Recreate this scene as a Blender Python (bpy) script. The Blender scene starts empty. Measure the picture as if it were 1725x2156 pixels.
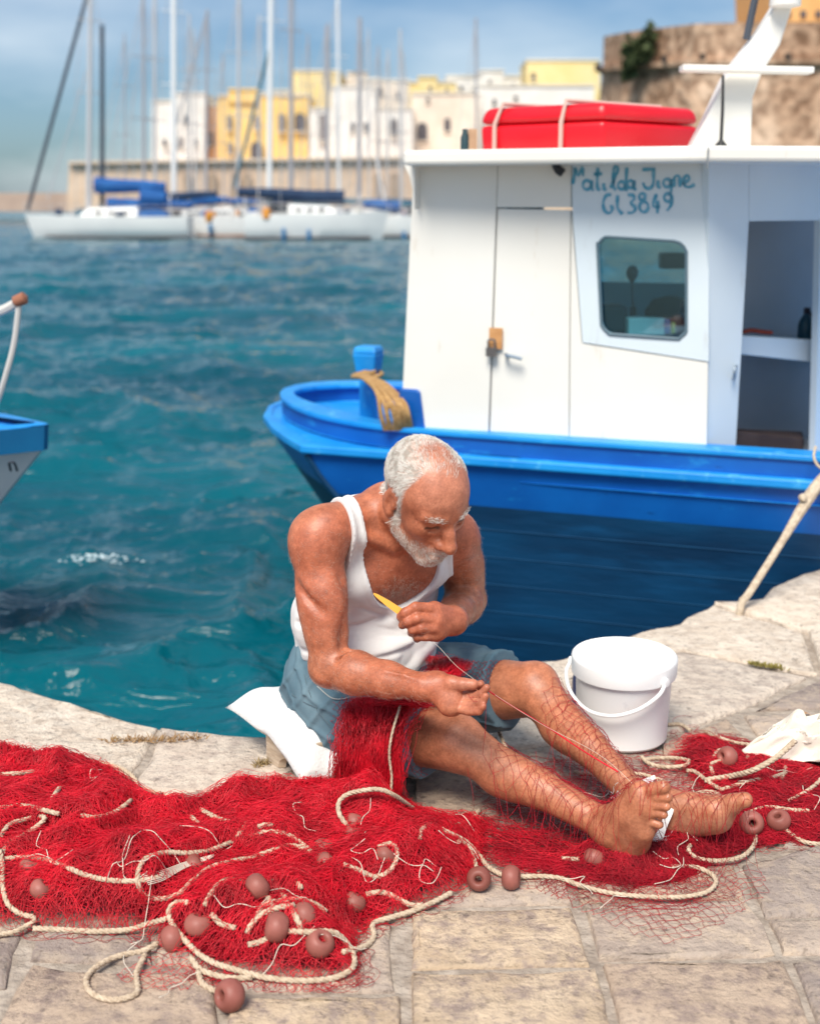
import bpy, bmesh, math, random
import numpy as np
from mathutils import Vector, Matrix
from mathutils.bvhtree import BVHTree

random.seed(7)
RNG = np.random.default_rng(11)
SC = bpy.context.scene
COL = SC.collection

# ------------------------------------------------------------------ camera
CAM_H, PITCH, FPX, IW, IH = 1.3, math.radians(13.7), 2666.0, 1725.0, 2155.5
CP, SP = math.cos(PITCH), math.sin(PITCH)
cam_data = bpy.data.cameras.new('camera')
cam = bpy.data.objects.new('camera', cam_data)
COL.objects.link(cam)
cam.location = (0, 0, CAM_H)
cam.rotation_euler = (math.pi / 2 - PITCH, 0, 0)
cam_data.sensor_fit = 'HORIZONTAL'
cam_data.sensor_width = 36.0
cam_data.lens = 36.0 * FPX / IW
cam_data.clip_start = 0.05
cam_data.clip_end = 3000
cam_data.dof.use_dof = True
cam_data.dof.focus_distance = 2.60
cam_data.dof.aperture_fstop = 3.7
SC.camera = cam

# ------------------------------------------------------------------ world, sun, exposure
SUN_EL, SUN_AZ = math.radians(54), math.radians(199)      # azimuth of the sun, clockwise from +Y
world = bpy.data.worlds.new('World')
SC.world = world
world.use_nodes = True
wt = world.node_tree
for n in list(wt.nodes): wt.nodes.remove(n)
w_out = wt.nodes.new('ShaderNodeOutputWorld')
w_bg = wt.nodes.new('ShaderNodeBackground')
w_sky = wt.nodes.new('ShaderNodeTexSky')
w_sky.sky_type = 'NISHITA'
w_sky.sun_disc = False
w_sky.sun_elevation = SUN_EL
w_sky.sun_rotation = SUN_AZ
w_sky.air_density = 1.0
w_sky.dust_density = 1.2
w_sky.ozone_density = 1.6
w_tc = wt.nodes.new('ShaderNodeTexCoord')
w_map = wt.nodes.new('ShaderNodeMapping')
w_map.inputs['Scale'].default_value = (1.0, 1.0, 3.0)
w_map.inputs['Location'].default_value = (0.35, 0.2, 0.12)
w_noise = wt.nodes.new('ShaderNodeTexNoise')
w_noise.inputs['Scale'].default_value = 2.3
w_noise.inputs['Detail'].default_value = 5.0
w_noise.inputs['Roughness'].default_value = 0.5
w_ramp = wt.nodes.new('ShaderNodeValToRGB')
w_ramp.color_ramp.elements[0].position = 0.40
w_ramp.color_ramp.elements[0].color = (0.06, 0.06, 0.06, 1)
w_ramp.color_ramp.elements[1].position = 0.72
w_ramp.color_ramp.elements[1].color = (0.85, 0.85, 0.85, 1)
w_tint = wt.nodes.new('ShaderNodeMix'); w_tint.data_type = 'RGBA'; w_tint.blend_type = 'MULTIPLY'
w_tint.inputs[0].default_value = 1.0
w_tint.inputs[7].default_value = (0.35, 0.49, 0.62, 1)
w_mix = wt.nodes.new('ShaderNodeMix'); w_mix.data_type = 'RGBA'
w_mix.inputs[7].default_value = (6.0, 6.5, 6.8, 1)       # lit cloud
w_bg.inputs['Strength'].default_value = 0.13
wt.links.new(w_tc.outputs['Generated'], w_map.inputs['Vector'])
wt.links.new(w_map.outputs['Vector'], w_noise.inputs['Vector'])
wt.links.new(w_noise.outputs['Fac'], w_ramp.inputs['Fac'])
wt.links.new(w_sky.outputs['Color'], w_tint.inputs[6])
wt.links.new(w_ramp.outputs['Color'], w_mix.inputs[0])
wt.links.new(w_tint.outputs[2], w_mix.inputs[6])
wt.links.new(w_mix.outputs[2], w_bg.inputs['Color'])
wt.links.new(w_bg.outputs['Background'], w_out.inputs['Surface'])

sun_data = bpy.data.lights.new('sun', 'SUN')
sun_data.energy = 3.9
sun_data.angle = math.radians(26)
sun_data.color = (1.0, 0.93, 0.82)
sun = bpy.data.objects.new('sun', sun_data)
COL.objects.link(sun)
_sd = Vector((math.sin(SUN_AZ) * math.cos(SUN_EL), math.cos(SUN_AZ) * math.cos(SUN_EL), math.sin(SUN_EL)))
sun.rotation_euler = _sd.to_track_quat('Z', 'Y').to_euler()

SC.view_settings.view_transform = 'Standard'
SC.view_settings.look = 'None'
SC.view_settings.exposure = 0.38
SC.view_settings.gamma = 1.0
SC.view_settings.use_curve_mapping = False
SC.cycles.max_bounces = 6
SC.cycles.use_denoising = True

# ------------------------------------------------------------------ helpers
def pix(x, y, Y=None, z=None):
    """A point of the place seen at photo position (x, y), at distance Y or at height z."""
    u, v = (x - IW / 2) / FPX, (y - IH / 2) / FPX
    d = np.array([u, CP - v * SP, -SP - v * CP])
    t = Y / d[1] if Y is not None else (z - CAM_H) / d[2]
    return np.array([0, 0, CAM_H]) + t * d

def V3(*a): return np.array(a, dtype=float)

def nrm(a):
    a = np.asarray(a, float)
    return a / (np.linalg.norm(a) + 1e-12)

def tag(o, label=None, cat=None, group=None, kind=None):
    if label: o['label'] = label
    if cat: o['category'] = cat
    if group: o['group'] = group
    if kind: o['kind'] = kind
    return o

def empty(name, loc=(0, 0, 0)):
    o = bpy.data.objects.new(name, None)
    o.empty_display_size = 0.1
    COL.objects.link(o)
    o.location = loc
    return o

def add_obj(name, me, parent=None, mat=None):
    o = bpy.data.objects.new(name, me)
    COL.objects.link(o)
    if mat is not None and len(me.materials) == 0: me.materials.append(mat)
    if parent is not None:
        o.parent = parent
        p = parent.location.copy()
        if parent.parent: p = p + parent.parent.location
        o.location = -p                       # vertices are given in world space
    return o

def mesh_from(name, v, f, mat=None, parent=None, smooth=False):
    me = bpy.data.meshes.new(name)
    if isinstance(f, np.ndarray):
        v = np.asarray(v, np.float32)
        n = f.shape[1]
        me.vertices.add(len(v)); me.vertices.foreach_set('co', v.ravel())
        me.loops.add(f.size); me.loops.foreach_set('vertex_index', f.astype(np.int32).ravel())
        me.polygons.add(len(f)); me.polygons.foreach_set('loop_start', np.arange(0, f.size, n, dtype=np.int32))
        me.update(calc_edges=True)
    else:
        me.from_pydata([tuple(map(float, p)) for p in v], [], f)
        me.update()
    me.validate()
    if smooth:
        me.polygons.foreach_set('use_smooth', np.ones(len(me.polygons), dtype=bool))
    return add_obj(name, me, parent, mat)

class MB:
    """collects shapes into one mesh"""
    def __init__(s): s.v, s.f = [], []
    def add(s, v, f):
        b = len(s.v)
        s.v.extend([tuple(map(float, p)) for p in v])
        s.f.extend([[b + i for i in q] for q in f])
        return s
    def hexa(s, p):
        """8 points: bottom ring 0-3, top ring 4-7"""
        return s.add(p, [(3, 2, 1, 0), (4, 5, 6, 7), (0, 1, 5, 4), (1, 2, 6, 5), (2, 3, 7, 6), (3, 0, 4, 7)])
    def box(s, lo, hi):
        x0, y0, z0 = lo; x1, y1, z1 = hi
        return s.hexa([(x0, y0, z0), (x1, y0, z0), (x1, y1, z0), (x0, y1, z0), (x0, y0, z1), (x1, y0, z1), (x1, y1, z1), (x0, y1, z1)])
    def obox(s, c, ax, ay, az):
        c, ax, ay, az = map(np.asarray, (c, ax, ay, az))
        return s.hexa([c - ax - ay - az, c + ax - ay - az, c + ax + ay - az, c - ax + ay - az,
                       c - ax - ay + az, c + ax - ay + az, c + ax + ay + az, c - ax + ay + az])
    def tube(s, pts, r, sides=8, caps=True, closed=False, flat=1.0):
        v, f = tube_geo(pts, r, sides, caps, closed, flat)
        return s.add(v, f)
    def lathe(s, prof, c=(0, 0, 0), axis=(0, 0, 1), n=24, caps=True):
        a = nrm(axis); t = nrm(np.cross(a, (0, 0, 1) if abs(a[2]) < .9 else (1, 0, 0))); b = np.cross(a, t)
        v = []
        for r, h in prof:
            for k in range(n):
                q = 2 * math.pi * k / n
                v.append(np.asarray(c) + a * h + (t * math.cos(q) + b * math.sin(q)) * r)
        f = []
        for i in range(len(prof) - 1):
            for k in range(n):
                k2 = (k + 1) % n
                f.append((i * n + k, i * n + k2, (i + 1) * n + k2, (i + 1) * n + k))
        if caps:
            f.append(tuple(range(n - 1, -1, -1)))
            f.append(tuple((len(prof) - 1) * n + k for k in range(n)))
        return s.add(v, f)
    def prism(s, poly, off):
        n = len(poly); off = np.asarray(off, float)
        v = [np.asarray(p, float) for p in poly] + [np.asarray(p, float) + off for p in poly]
        f = [tuple(range(n - 1, -1, -1)), tuple(range(n, 2 * n))]
        f += [(i, (i + 1) % n, n + (i + 1) % n, n + i) for i in range(n)]
        return s.add(v, f)
    def build(s, name, mat, parent=None, smooth=False, bevel=0, seg=2, fix=True):
        me = bpy.data.meshes.new(name)
        me.from_pydata(s.v, [], s.f)
        if bevel or fix:
            bm = bmesh.new(); bm.from_mesh(me)
            if fix: bmesh.ops.recalc_face_normals(bm, faces=bm.faces)
            if bevel:
                es = [e for e in bm.edges if len(e.link_faces) == 2 and e.calc_face_angle(0) > 0.5]
                bmesh.ops.bevel(bm, geom=es, offset=bevel, segments=seg, affect='EDGES', profile=0.5, clamp_overlap=True)
            bm.to_mesh(me); bm.free()
        me.update()
        if smooth:
            me.polygons.foreach_set('use_smooth', np.ones(len(me.polygons), dtype=bool))
            if smooth == 'auto': me.set_sharp_from_angle(angle=math.radians(38))
        return add_obj(name, me, parent, mat)

def catmull(P, step):
    """smooth curve through points, evenly resampled"""
    P = np.asarray(P, float)
    if len(P) == 2: Q = np.linspace(P[0], P[1], 20)
    else:
        E = np.vstack([2 * P[0] - P[1], P, 2 * P[-1] - P[-2]])
        out = []
        t = np.linspace(0, 1, 12, endpoint=False)[:, None]
        for i in range(1, len(E) - 2):
            a, b, c, d = E[i - 1], E[i], E[i + 1], E[i + 2]
            out.append(0.5 * (2 * b + (c - a) * t + (2 * a - 5 * b + 4 * c - d) * t ** 2 + (3 * b - a - 3 * c + d) * t ** 3))
        out.append(P[-1:])
        Q = np.vstack(out)
    L = np.r_[0, np.cumsum(np.linalg.norm(np.diff(Q, axis=0), axis=1))]
    n = max(3, int(L[-1] / step) + 1)
    s = np.linspace(0, L[-1], n)
    return np.stack([np.interp(s, L, Q[:, k]) for k in range(Q.shape[1])], 1)

def tube_geo(pts, r, sides=8, caps=True, closed=False, flat=1.0):
    P = np.asarray(pts, float); n = len(P)
    r = np.broadcast_to(np.asarray(r, float), (n,))
    T = np.gradient(P, axis=0) if not closed else np.roll(P, -1, 0) - np.roll(P, 1, 0)
    T = T / (np.linalg.norm(T, axis=1, keepdims=True) + 1e-12)
    up = np.array([0, 0, 1.0]) if abs(T[0, 2]) < .9 else np.array([1.0, 0, 0])
    A = np.zeros_like(P); a = nrm(np.cross(T[0], up))
    for i in range(n):
        a = a - T[i] * a.dot(T[i]); a = a / (np.linalg.norm(a) + 1e-12); A[i] = a
    B = np.cross(T, A)
    q = np.linspace(0, 2 * math.pi, sides, endpoint=False)
    v = P[:, None] + r[:, None, None] * (A[:, None] * np.cos(q)[None, :, None] + flat * B[:, None] * np.sin(q)[None, :, None])
    v = v.reshape(-1, 3)
    f = []
    m = n if closed else n - 1
    for i in range(m):
        j = (i + 1) % n
        for k in range(sides):
            k2 = (k + 1) % sides
            f.append((i * sides + k, i * sides + k2, j * sides + k2, j * sides + k))
    if caps and not closed:
        f.append(tuple(range(sides - 1, -1, -1))); f.append(tuple((n - 1) * sides + k for k in range(sides)))
    return v, f

def strands_mesh(name, paths, r, mat, parent=None, sides=3):
    """many thin threads of equal point count: paths (N, n, 3) -> one mesh of thin tubes"""
    P = np.asarray(paths, np.float32); N, n, _ = P.shape
    T = np.gradient(P, axis=1); T /= (np.linalg.norm(T, axis=2, keepdims=True) + 1e-9)
    ref = np.where(np.abs(T[:, :, 2:3]) < .8, np.array([[[0, 0, 1.0]]]), np.array([[[1.0, 0, 0]]]))
    A = np.cross(T, ref); A /= (np.linalg.norm(A, axis=2, keepdims=True) + 1e-9)
    B = np.cross(T, A)
    rr = np.broadcast_to(np.asarray(r, np.float32).reshape(-1, 1, 1), (N, 1, 1)) if np.ndim(r) else np.full((N, 1, 1), r)
    rings = [P + rr * (A * math.cos(q) + B * math.sin(q)) for q in np.linspace(0, 2 * math.pi, sides, endpoint=False)]
    v = np.stack(rings, 2).reshape(-1, 3)
    base = (np.arange(N)[:, None] * n + np.arange(n - 1)[None]).ravel() * sides
    fs = []
    for k in range(sides):
        k2 = (k + 1) % sides
        fs.append(np.stack([base + k, base + k2, base + sides + k2, base + sides + k], 1))
    return mesh_from(name, v, np.concatenate(fs), mat, parent, smooth=True)

def vnoise(p, seed=0):
    """cheap smooth value noise on points (N, d), about -1..1"""
    p = np.asarray(p, float); N, d = p.shape
    i = np.floor(p).astype(np.int64); f = p - i; f = f * f * (3 - 2 * f)
    out = np.zeros(N)
    pr = [73856093, 19349663, 83492791]
    for c in range(2 ** d):
        o = [(c >> k) & 1 for k in range(d)]
        h = np.full(N, seed * 2654435761 & 0xffffffff, dtype=np.int64); w = np.ones(N)
        for k in range(d):
            h ^= (i[:, k] + o[k]) * pr[k]
            w *= f[:, k] if o[k] else 1 - f[:, k]
        h = (h ^ (h >> 13)) * 1274126177 & 0xffffffff
        h = (h ^ (h >> 16)) & 0xffff
        out += w * (h / 32767.5 - 1)
    return out

def fbm(p, seed=0, oct=3):
    s = 0; a = 1.0; p = np.asarray(p, float)
    for k in range(oct):
        s = s + a * vnoise(p * 2 ** k, seed + k); a *= .5
    return s

# ------------------------------------------------------------------ materials
def new_mat(name, color=(.5, .5, .5), rough=.6, metal=0.0, spec=0.5):
    m = bpy.data.materials.new(name); m.use_nodes = True
    b = m.node_tree.nodes['Principled BSDF']
    b.inputs['Base Color'].default_value = (*color, 1)
    b.inputs['Roughness'].default_value = rough
    b.inputs['Metallic'].default_value = metal
    b.inputs['Specular IOR Level'].default_value = spec
    return m

def mat_noise(name, c1, c2, scale=8, rough=.7, bump=0.0, bscale=None, c3=None, detail=6, spec=.4, stretch=None, lo=.35, hi=.65, metal=0.0, dist=.01, bdetail=8):
    """two or three tones mixed by noise, with bump"""
    m = new_mat(name, c1, rough, metal, spec); t = m.node_tree; b = t.nodes['Principled BSDF']
    tc = t.nodes.new('ShaderNodeTexCoord'); src = tc.outputs['Object']
    if stretch:
        mp = t.nodes.new('ShaderNodeMapping'); mp.inputs['Scale'].default_value = stretch
        t.links.new(src, mp.inputs['Vector']); src = mp.outputs['Vector']
    n = t.nodes.new('ShaderNodeTexNoise'); n.inputs['Scale'].default_value = scale; n.inputs['Detail'].default_value = detail
    t.links.new(src, n.inputs['Vector'])
    r = t.nodes.new('ShaderNodeValToRGB')
    r.color_ramp.elements[0].position = lo; r.color_ramp.elements[0].color = (*c1, 1)
    r.color_ramp.elements[1].position = hi; r.color_ramp.elements[1].color = (*c2, 1)
    if c3:
        e = r.color_ramp.elements.new(min(.98, hi + .12)); e.color = (*c3, 1)
    t.links.new(n.outputs['Fac'], r.inputs['Fac']); t.links.new(r.outputs['Color'], b.inputs['Base Color'])
    if bump:
        n2 = t.nodes.new('ShaderNodeTexNoise'); n2.inputs['Scale'].default_value = bscale or scale * 3; n2.inputs['Detail'].default_value = bdetail
        t.links.new(src, n2.inputs['Vector'])
        bp = t.nodes.new('ShaderNodeBump'); bp.inputs['Strength'].default_value = bump; bp.inputs['Distance'].default_value = dist
        t.links.new(n2.outputs['Fac'], bp.inputs['Height']); t.links.new(bp.outputs['Normal'], b.inputs['Normal'])
    return m
# ================================================================== SEA
SEA_Z = -.55
def sea():
    # rows get wider apart with distance, as do the columns
    ys = [2.3]
    while ys[-1] < 1500: ys.append(ys[-1] + max(.019, ys[-1] * .0068))
    ys = np.array(ys); nx = 400
    q = np.linspace(-1, 1, nx); q = np.sign(q) * (np.abs(q) * .72 + np.abs(q) ** 3 * .28)
    X = q[None, :] * (ys[:, None] * .62 + 1.4); Y = np.repeat(ys[:, None], nx, 1)
    p = np.stack([X.ravel(), Y.ravel()], 1)
    h = np.zeros(len(p)); dist = p[:, 1]
    ca, sa = math.cos(-.22), math.sin(-.22)
    pr_ = np.stack([p[:, 0] * ca - p[:, 1] * sa, p[:, 0] * sa + p[:, 1] * ca], 1)
    pr_ = pr_ + .20 * np.stack([fbm(p * 1.1, 31, 2), fbm(p * 1.1 + 9, 37, 2)], 1)
    for k, (lam, amp, an) in enumerate(((2.6, .075, 1.9), (1.25, .110, 2.0), (.62, .095, 1.9), (.32, .060, 1.8), (.165, .036, 1.7), (.085, .017, 1.5))):
        fade = np.clip(2.4 - dist * .0068 * 3 / lam, 0, 1)
        nz = 1 - np.abs(vnoise(pr_ / lam * np.array([1 / an, 1]) + 7.3 * k, 201 + k))
        nz2 = .5 + .5 * vnoise(p * .55 + 3 * k, 301 + k)                       # gusts: rougher and calmer patches
        h += amp * fade * (nz ** 2.6 - .36) * (.55 + .75 * nz2)
    h *= np.clip(1.2 - dist / 260, .15, 1)
    v = np.c_[p, SEA_Z + h]
    n = len(ys)
    i = (np.arange(n - 1)[:, None] * nx + np.arange(nx - 1)[None]).ravel()
    f = np.stack([i, i + 1, i + nx + 1, i + nx], 1)
    m = new_mat('sea_water', (.004, .115, .165), .08, 0, .46); t = m.node_tree; b = t.nodes['Principled BSDF']
    b.inputs['IOR'].default_value = 1.33
    tc = t.nodes.new('ShaderNodeTexCoord'); mp = t.nodes.new('ShaderNodeMapping'); mp.inputs['Scale'].default_value = (.6, 1.5, 1)
    t.links.new(tc.outputs['Object'], mp.inputs['Vector'])
    n1 = t.nodes.new('ShaderNodeTexNoise'); n1.inputs['Scale'].default_value = 3.2; n1.inputs['Detail'].default_value = 6; n1.inputs['Distortion'].default_value = .8
    bp = t.nodes.new('ShaderNodeBump'); bp.inputs['Strength'].default_value = .75; bp.inputs['Distance'].default_value = .09
    n3 = t.nodes.new('ShaderNodeTexNoise'); n3.inputs['Scale'].default_value = .28; n3.inputs['Detail'].default_value = 3
    rp = t.nodes.new('ShaderNodeValToRGB')
    rp.color_ramp.elements[0].position = .32; rp.color_ramp.elements[0].color = (.0008, .058, .086, 1)
    rp.color_ramp.elements[1].position = .70; rp.color_ramp.elements[1].color = (.0015, .112, .148, 1)
    t.links.new(mp.outputs['Vector'], n1.inputs['Vector']); t.links.new(mp.outputs['Vector'], n3.inputs['Vector'])
    t.links.new(n1.outputs['Fac'], bp.inputs['Height']); t.links.new(bp.outputs['Normal'], b.inputs['Normal'])
    t.links.new(n3.outputs['Fac'], rp.inputs['Fac']); t.links.new(rp.outputs['Color'], b.inputs['Base Color'])
    tag(mesh_from('sea', v, f, m, None, smooth=True), kind='structure', label='choppy teal harbour water')
sea()
fr_ = np.random.default_rng(8); v, f = [], []
for k in range(80):
    t = fr_.normal(0, 1); c = pix(205 + 38 * t + fr_.normal(0, 10), 1166 + abs(fr_.normal(0, 7)) + 3 * abs(t), z=SEA_Z + .075); r_ = fr_.uniform(.003, .011)
    b0 = len(v); v += [c + V3(math.cos(a) * r_ * fr_.uniform(.6, 1.5), math.sin(a) * r_, fr_.uniform(-.003, .003)) for a in np.linspace(0, 2 * math.pi, 7)[:-1]] + [c + V3(0, 0, r_ * .6)]
    f += [(b0 + i, b0 + (i + 1) % 6, b0 + 6) for i in range(6)]
tag(mesh_from('foam', v, f, new_mat('sea_foam', (.55, .66, .70), .6), None, smooth=True), 'small patch of white foam on a breaking wave crest', None, None, 'stuff')

# ================================================================== QUAY
G = lambda x, y: pix(x, y, z=0.0)[:2]
edge_px = [(0, 1432), (60, 1449), (120, 1468), (180, 1486), (240, 1504), (290, 1520), (335, 1529), (380, 1533), (440, 1538), (500, 1543), (560, 1546),
           (640, 1552), (720, 1556), (800, 1545), (880, 1510), (960, 1462), (1030, 1420), (1085, 1397), (1120, 1387), (1165, 1389), (1215, 1372),
           (1290, 1347), (1340, 1329), (1380, 1322), (1428, 1312), (1443, 1297), (1462, 1287), (1500, 1273), (1560, 1268), (1600, 1262), (1622, 1240),
           (1648, 1228), (1690, 1213), (1725, 1202)]
edge = [G(*p) for p in edge_px]
edge = [edge[0] + np.array([-6.0, 2.4]), edge[0] + np.array([-2.2, .86])] + edge + [edge[-1] + np.array([.9, .62]), edge[-1] + np.array([5.0, 3.6])]
mort_mat = mat_noise('mortar', (.28, .23, .19), (.44, .375, .315), 26, .95, .8, 70, spec=.1, dist=.012)
q_poly = [(*p, -.010) for p in edge] + [(7, -2.0, -.010), (-7.5, -2.0, -.010)]
qb = MB(); qb.prism(q_poly, (0, 0, -1.6))
quay = qb.build('quay', mort_mat)
tag(quay, 'old stone quay with worn flagstones and broken pale edge', kind='structure')

def stone_mat(name, c1, c2, c3, seed):
    m = new_mat(name, c1, .85, 0, .25); t = m.node_tree; b = t.nodes['Principled BSDF']
    tc = t.nodes.new('ShaderNodeTexCoord')
    def noise(sc, det, off, rough=.55):
        mp = t.nodes.new('ShaderNodeMapping'); mp.inputs['Location'].default_value = (off, off * 1.7, 0)
        n = t.nodes.new('ShaderNodeTexNoise'); n.inputs['Scale'].default_value = sc; n.inputs['Detail'].default_value = det; n.inputs['Roughness'].default_value = rough
        t.links.new(tc.outputs['Object'], mp.inputs['Vector']); t.links.new(mp.outputs['Vector'], n.inputs['Vector']); return n.outputs['Fac']
    def ramp(f, a, b_, ca, cb):
        r = t.nodes.new('ShaderNodeValToRGB'); r.color_ramp.elements[0].position = a; r.color_ramp.elements[1].position = b_
        r.color_ramp.elements[0].color = (*ca, 1); r.color_ramp.elements[1].color = (*cb, 1)
        t.links.new(f, r.inputs['Fac']); return r.outputs['Color']
    def mix(f, a, b_):
        x = t.nodes.new('ShaderNodeMix'); x.data_type = 'RGBA'
        t.links.new(f, x.inputs[0]); t.links.new(a, x.inputs[6]); t.links.new(b_, x.inputs[7]); return x.outputs[2]
    base = ramp(noise(7, 9, seed), .34, .66, c1, c2)
    lich = ramp(noise(19, 10, seed + 3, .72), .47, .60, (0, 0, 0), (1, 1, 1))
    c3n = t.nodes.new('ShaderNodeRGB'); c3n.outputs[0].default_value = (*c3, 1)
    col = mix(lich, base, c3n.outputs[0])
    pit = ramp(noise(52, 8, seed + 7, .65), .56, .66, (0, 0, 0), (.55, .55, .55))
    dk = t.nodes.new('ShaderNodeRGB'); dk.outputs[0].default_value = (.13, .10, .085, 1)
    col = mix(pit, col, dk.outputs[0])
    t.links.new(col, b.inputs['Base Color'])
    bp = t.nodes.new('ShaderNodeBump'); bp.inputs['Strength'].default_value = .95; bp.inputs['Distance'].default_value = .016
    ad = t.nodes.new('ShaderNodeMath'); ad.operation = 'ADD'
    t.links.new(noise(34, 9, seed + 5, .65), ad.inputs[0]); t.links.new(noise(11, 5, seed + 2), ad.inputs[1])
    t.links.new(ad.outputs[0], bp.inputs['Height']); t.links.new(bp.outputs['Normal'], b.inputs['Normal'])
    return m
ST = {'y': stone_mat('ochre_flagstone', (.52, .39, .27), (.68, .53, .38), (.36, .275, .23), 1.0),
      'g': stone_mat('grey_flagstone', (.38, .30, .25), (.52, .42, .345), (.57, .45, .345), 4.0),
      'b': stone_mat('brown_flagstone', (.43, .32, .24), (.56, .43, .325), (.33, .25, .21), 9.0),
      'd': stone_mat('dark_flagstone', (.29, .23, .205), (.40, .325, .28), (.46, .365, .29), 6.0),
      'p': stone_mat('pale_edge_stone', (.66, .555, .45), (.76, .66, .55), (.56, .46, .37), 12.0),
      'q': stone_mat('pale_slab', (.58, .48, .395), (.70, .60, .50), (.47, .385, .325), 17.0)}
SRNG = np.random.default_rng(3)
def stone(poly, mat, top=0.0, gap=.0025, rough=.003, bev=.009):
    """one flagstone: outline resampled with an uneven edge, rounded shoulders, slightly uneven top"""
    P = np.array(poly, float)
    a = 0.5 * np.sum(P[:, 0] * np.roll(P[:, 1], -1) - P[:, 1] * np.roll(P[:, 0], -1))
    if a < 0: P = P[::-1]
    pts = []
    for i in range(len(P)):
        p, q = P[i], P[(i + 1) % len(P)]; L = np.linalg.norm(q - p); n = max(1, int(L / .045))
        for k in range(n): pts.append(p + (q - p) * k / n)
    pts = np.array(pts); n = len(pts)
    tn = np.roll(pts, -1, 0) - np.roll(pts, 1, 0); tn /= np.linalg.norm(tn, axis=1, keepdims=True) + 1e-9
    nr = np.stack([tn[:, 1], -tn[:, 0]], 1)
    j = SRNG.normal(0, rough, n); j = (j + np.roll(j, 1) + np.roll(j, -1)) / 2
    O = pts - nr * (gap + np.abs(j))[:, None]
    sl = SRNG.normal(0, .0035, 2); c = pts.mean(0)
    def zz(Q, d): return top - d + (Q - c) @ sl + .0022 * SRNG.normal(0, 1, n)
    R = [np.c_[O, np.full(n, -.05)], np.c_[O, zz(O, bev)], np.c_[O - nr * bev * .4, zz(O, bev * .3)], np.c_[O - nr * bev * 1.3, zz(O, 0)]]
    v = np.vstack(R); f = []
    for r in range(3):
        for k in range(n):
            k2 = (k + 1) % n; f.append((r * n + k, r * n + k2, (r + 1) * n + k2, (r + 1) * n + k))
    f.append(tuple(3 * n + k for k in range(n)))
    o = mesh_from('paving_stone', v, f, mat, quay, smooth=False)
    o.data.polygons.foreach_set('use_smooth', np.ones(len(o.data.polygons), dtype=bool)); o.data.set_sharp_from_angle(angle=math.radians(50))
    return o
def R6(*c): return [G(862.5 + x / 2, 1380 + y / 2) for x, y in c]      # corner lists read off two enlargements
def R7(*c): return [G(x / 2, 1725 + y / 2) for x, y in c]
def RD(*c): return [G(x, y) for x, y in c]
FS = [(R6((0, 1062), (690, 1056), (728, 1150), (770, 1300), (0, 1312)), 'y'), (R6((0, 1326), (790, 1316), (830, 1440), (875, 1600), (0, 1600)), 'y'),
      (R6((150, 890), (660, 880), (690, 1042), (130, 1046), (0, 1050), (0, 900)), 'g'), (R6((722, 1040), (1420, 1024), (1500, 1130), (1545, 1245), (1480, 1262), (790, 1276)), 'g'),
      (R6((806, 1290), (1590, 1272), (1640, 1400), (1720, 1600), (890, 1600), (850, 1440)), 'b'), (R6((1390, 872), (1760, 780), (1800, 1085), (1490, 1098)), 'd'),
      (R6((1498, 1106), (1800, 1094), (1850, 1250), (1566, 1250), (1545, 1190)), 'g'), (R6((1604, 1274), (1860, 1258), (2000, 1600), (1730, 1600), (1660, 1420)), 'd'),
      (R6((690, 890), (1375, 872), (1412, 1014), (705, 1034)), 'b'),
      (R7((140, 470), (640, 465), (640, 600), (110, 588)), 'd'), (R7((-200, 470), (92, 480), (28, 700), (-260, 720)), 'd'), (R7((120, 602), (330, 618), (900, 640), (930, 900), (-40, 900), (60, 700)), 'b'),
      (R7((650, 470), (1500, 440), (1650, 430), (1670, 718), (1000, 726), (900, 632), (650, 600)), 'g'), (R7((960, 742), (1690, 732), (1700, 900), (945, 900)), 'y'),
      (R7((-300, 740), (0, 722), (-60, 900), (-400, 900)), 'b'),
      # far right, behind the net
      (RD((1436, 1372), (1656, 1417), (1700, 1424), (1592, 1478), (1466, 1526), (1380, 1560), (1200, 1560), (1205, 1440), (1330, 1390)), 'q'),
      (RD((1584, 1492), (1640, 1464), (1712, 1430), (1790, 1422), (1850, 1486)), 'd'),
      (RD((1562, 1503), (1860, 1494), (1900, 1578), (1625, 1578), (1590, 1545)), 'g'), (RD((1474, 1530), (1528, 1510), (1612, 1580), (1600, 1597), (1392, 1598), (1390, 1566)), 'b'),
      (RD((1380, 1604), (1620, 1600), (1640, 1700), (1620, 1785), (1380, 1790)), 'g'), (RD((1632, 1586), (1910, 1586), (1960, 1760), (1640, 1790), (1650, 1700)), 'd'),
      (RD((1110, 1580), (1370, 1570), (1370, 1790), (1040, 1810)), 'd'), (RD((870, 1600), (1095, 1585), (1030, 1810), (870, 1815)), 'b'),
      (RD((560, 1660), (860, 1600), (860, 1815), (560, 1820)), 'd'), (RD((-60, 1680), (200, 1690), (550, 1670), (550, 1820), (-60, 1830)), 'b'),
      (RD((-160, 1840), (550, 1830), (550, 1950), (-200, 1955)), 'g'), (RD((560, 1830), (860, 1826), (860, 1935), (560, 1942)), 'b')]
for poly, k in FS: stone(poly, ST[k])
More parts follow.
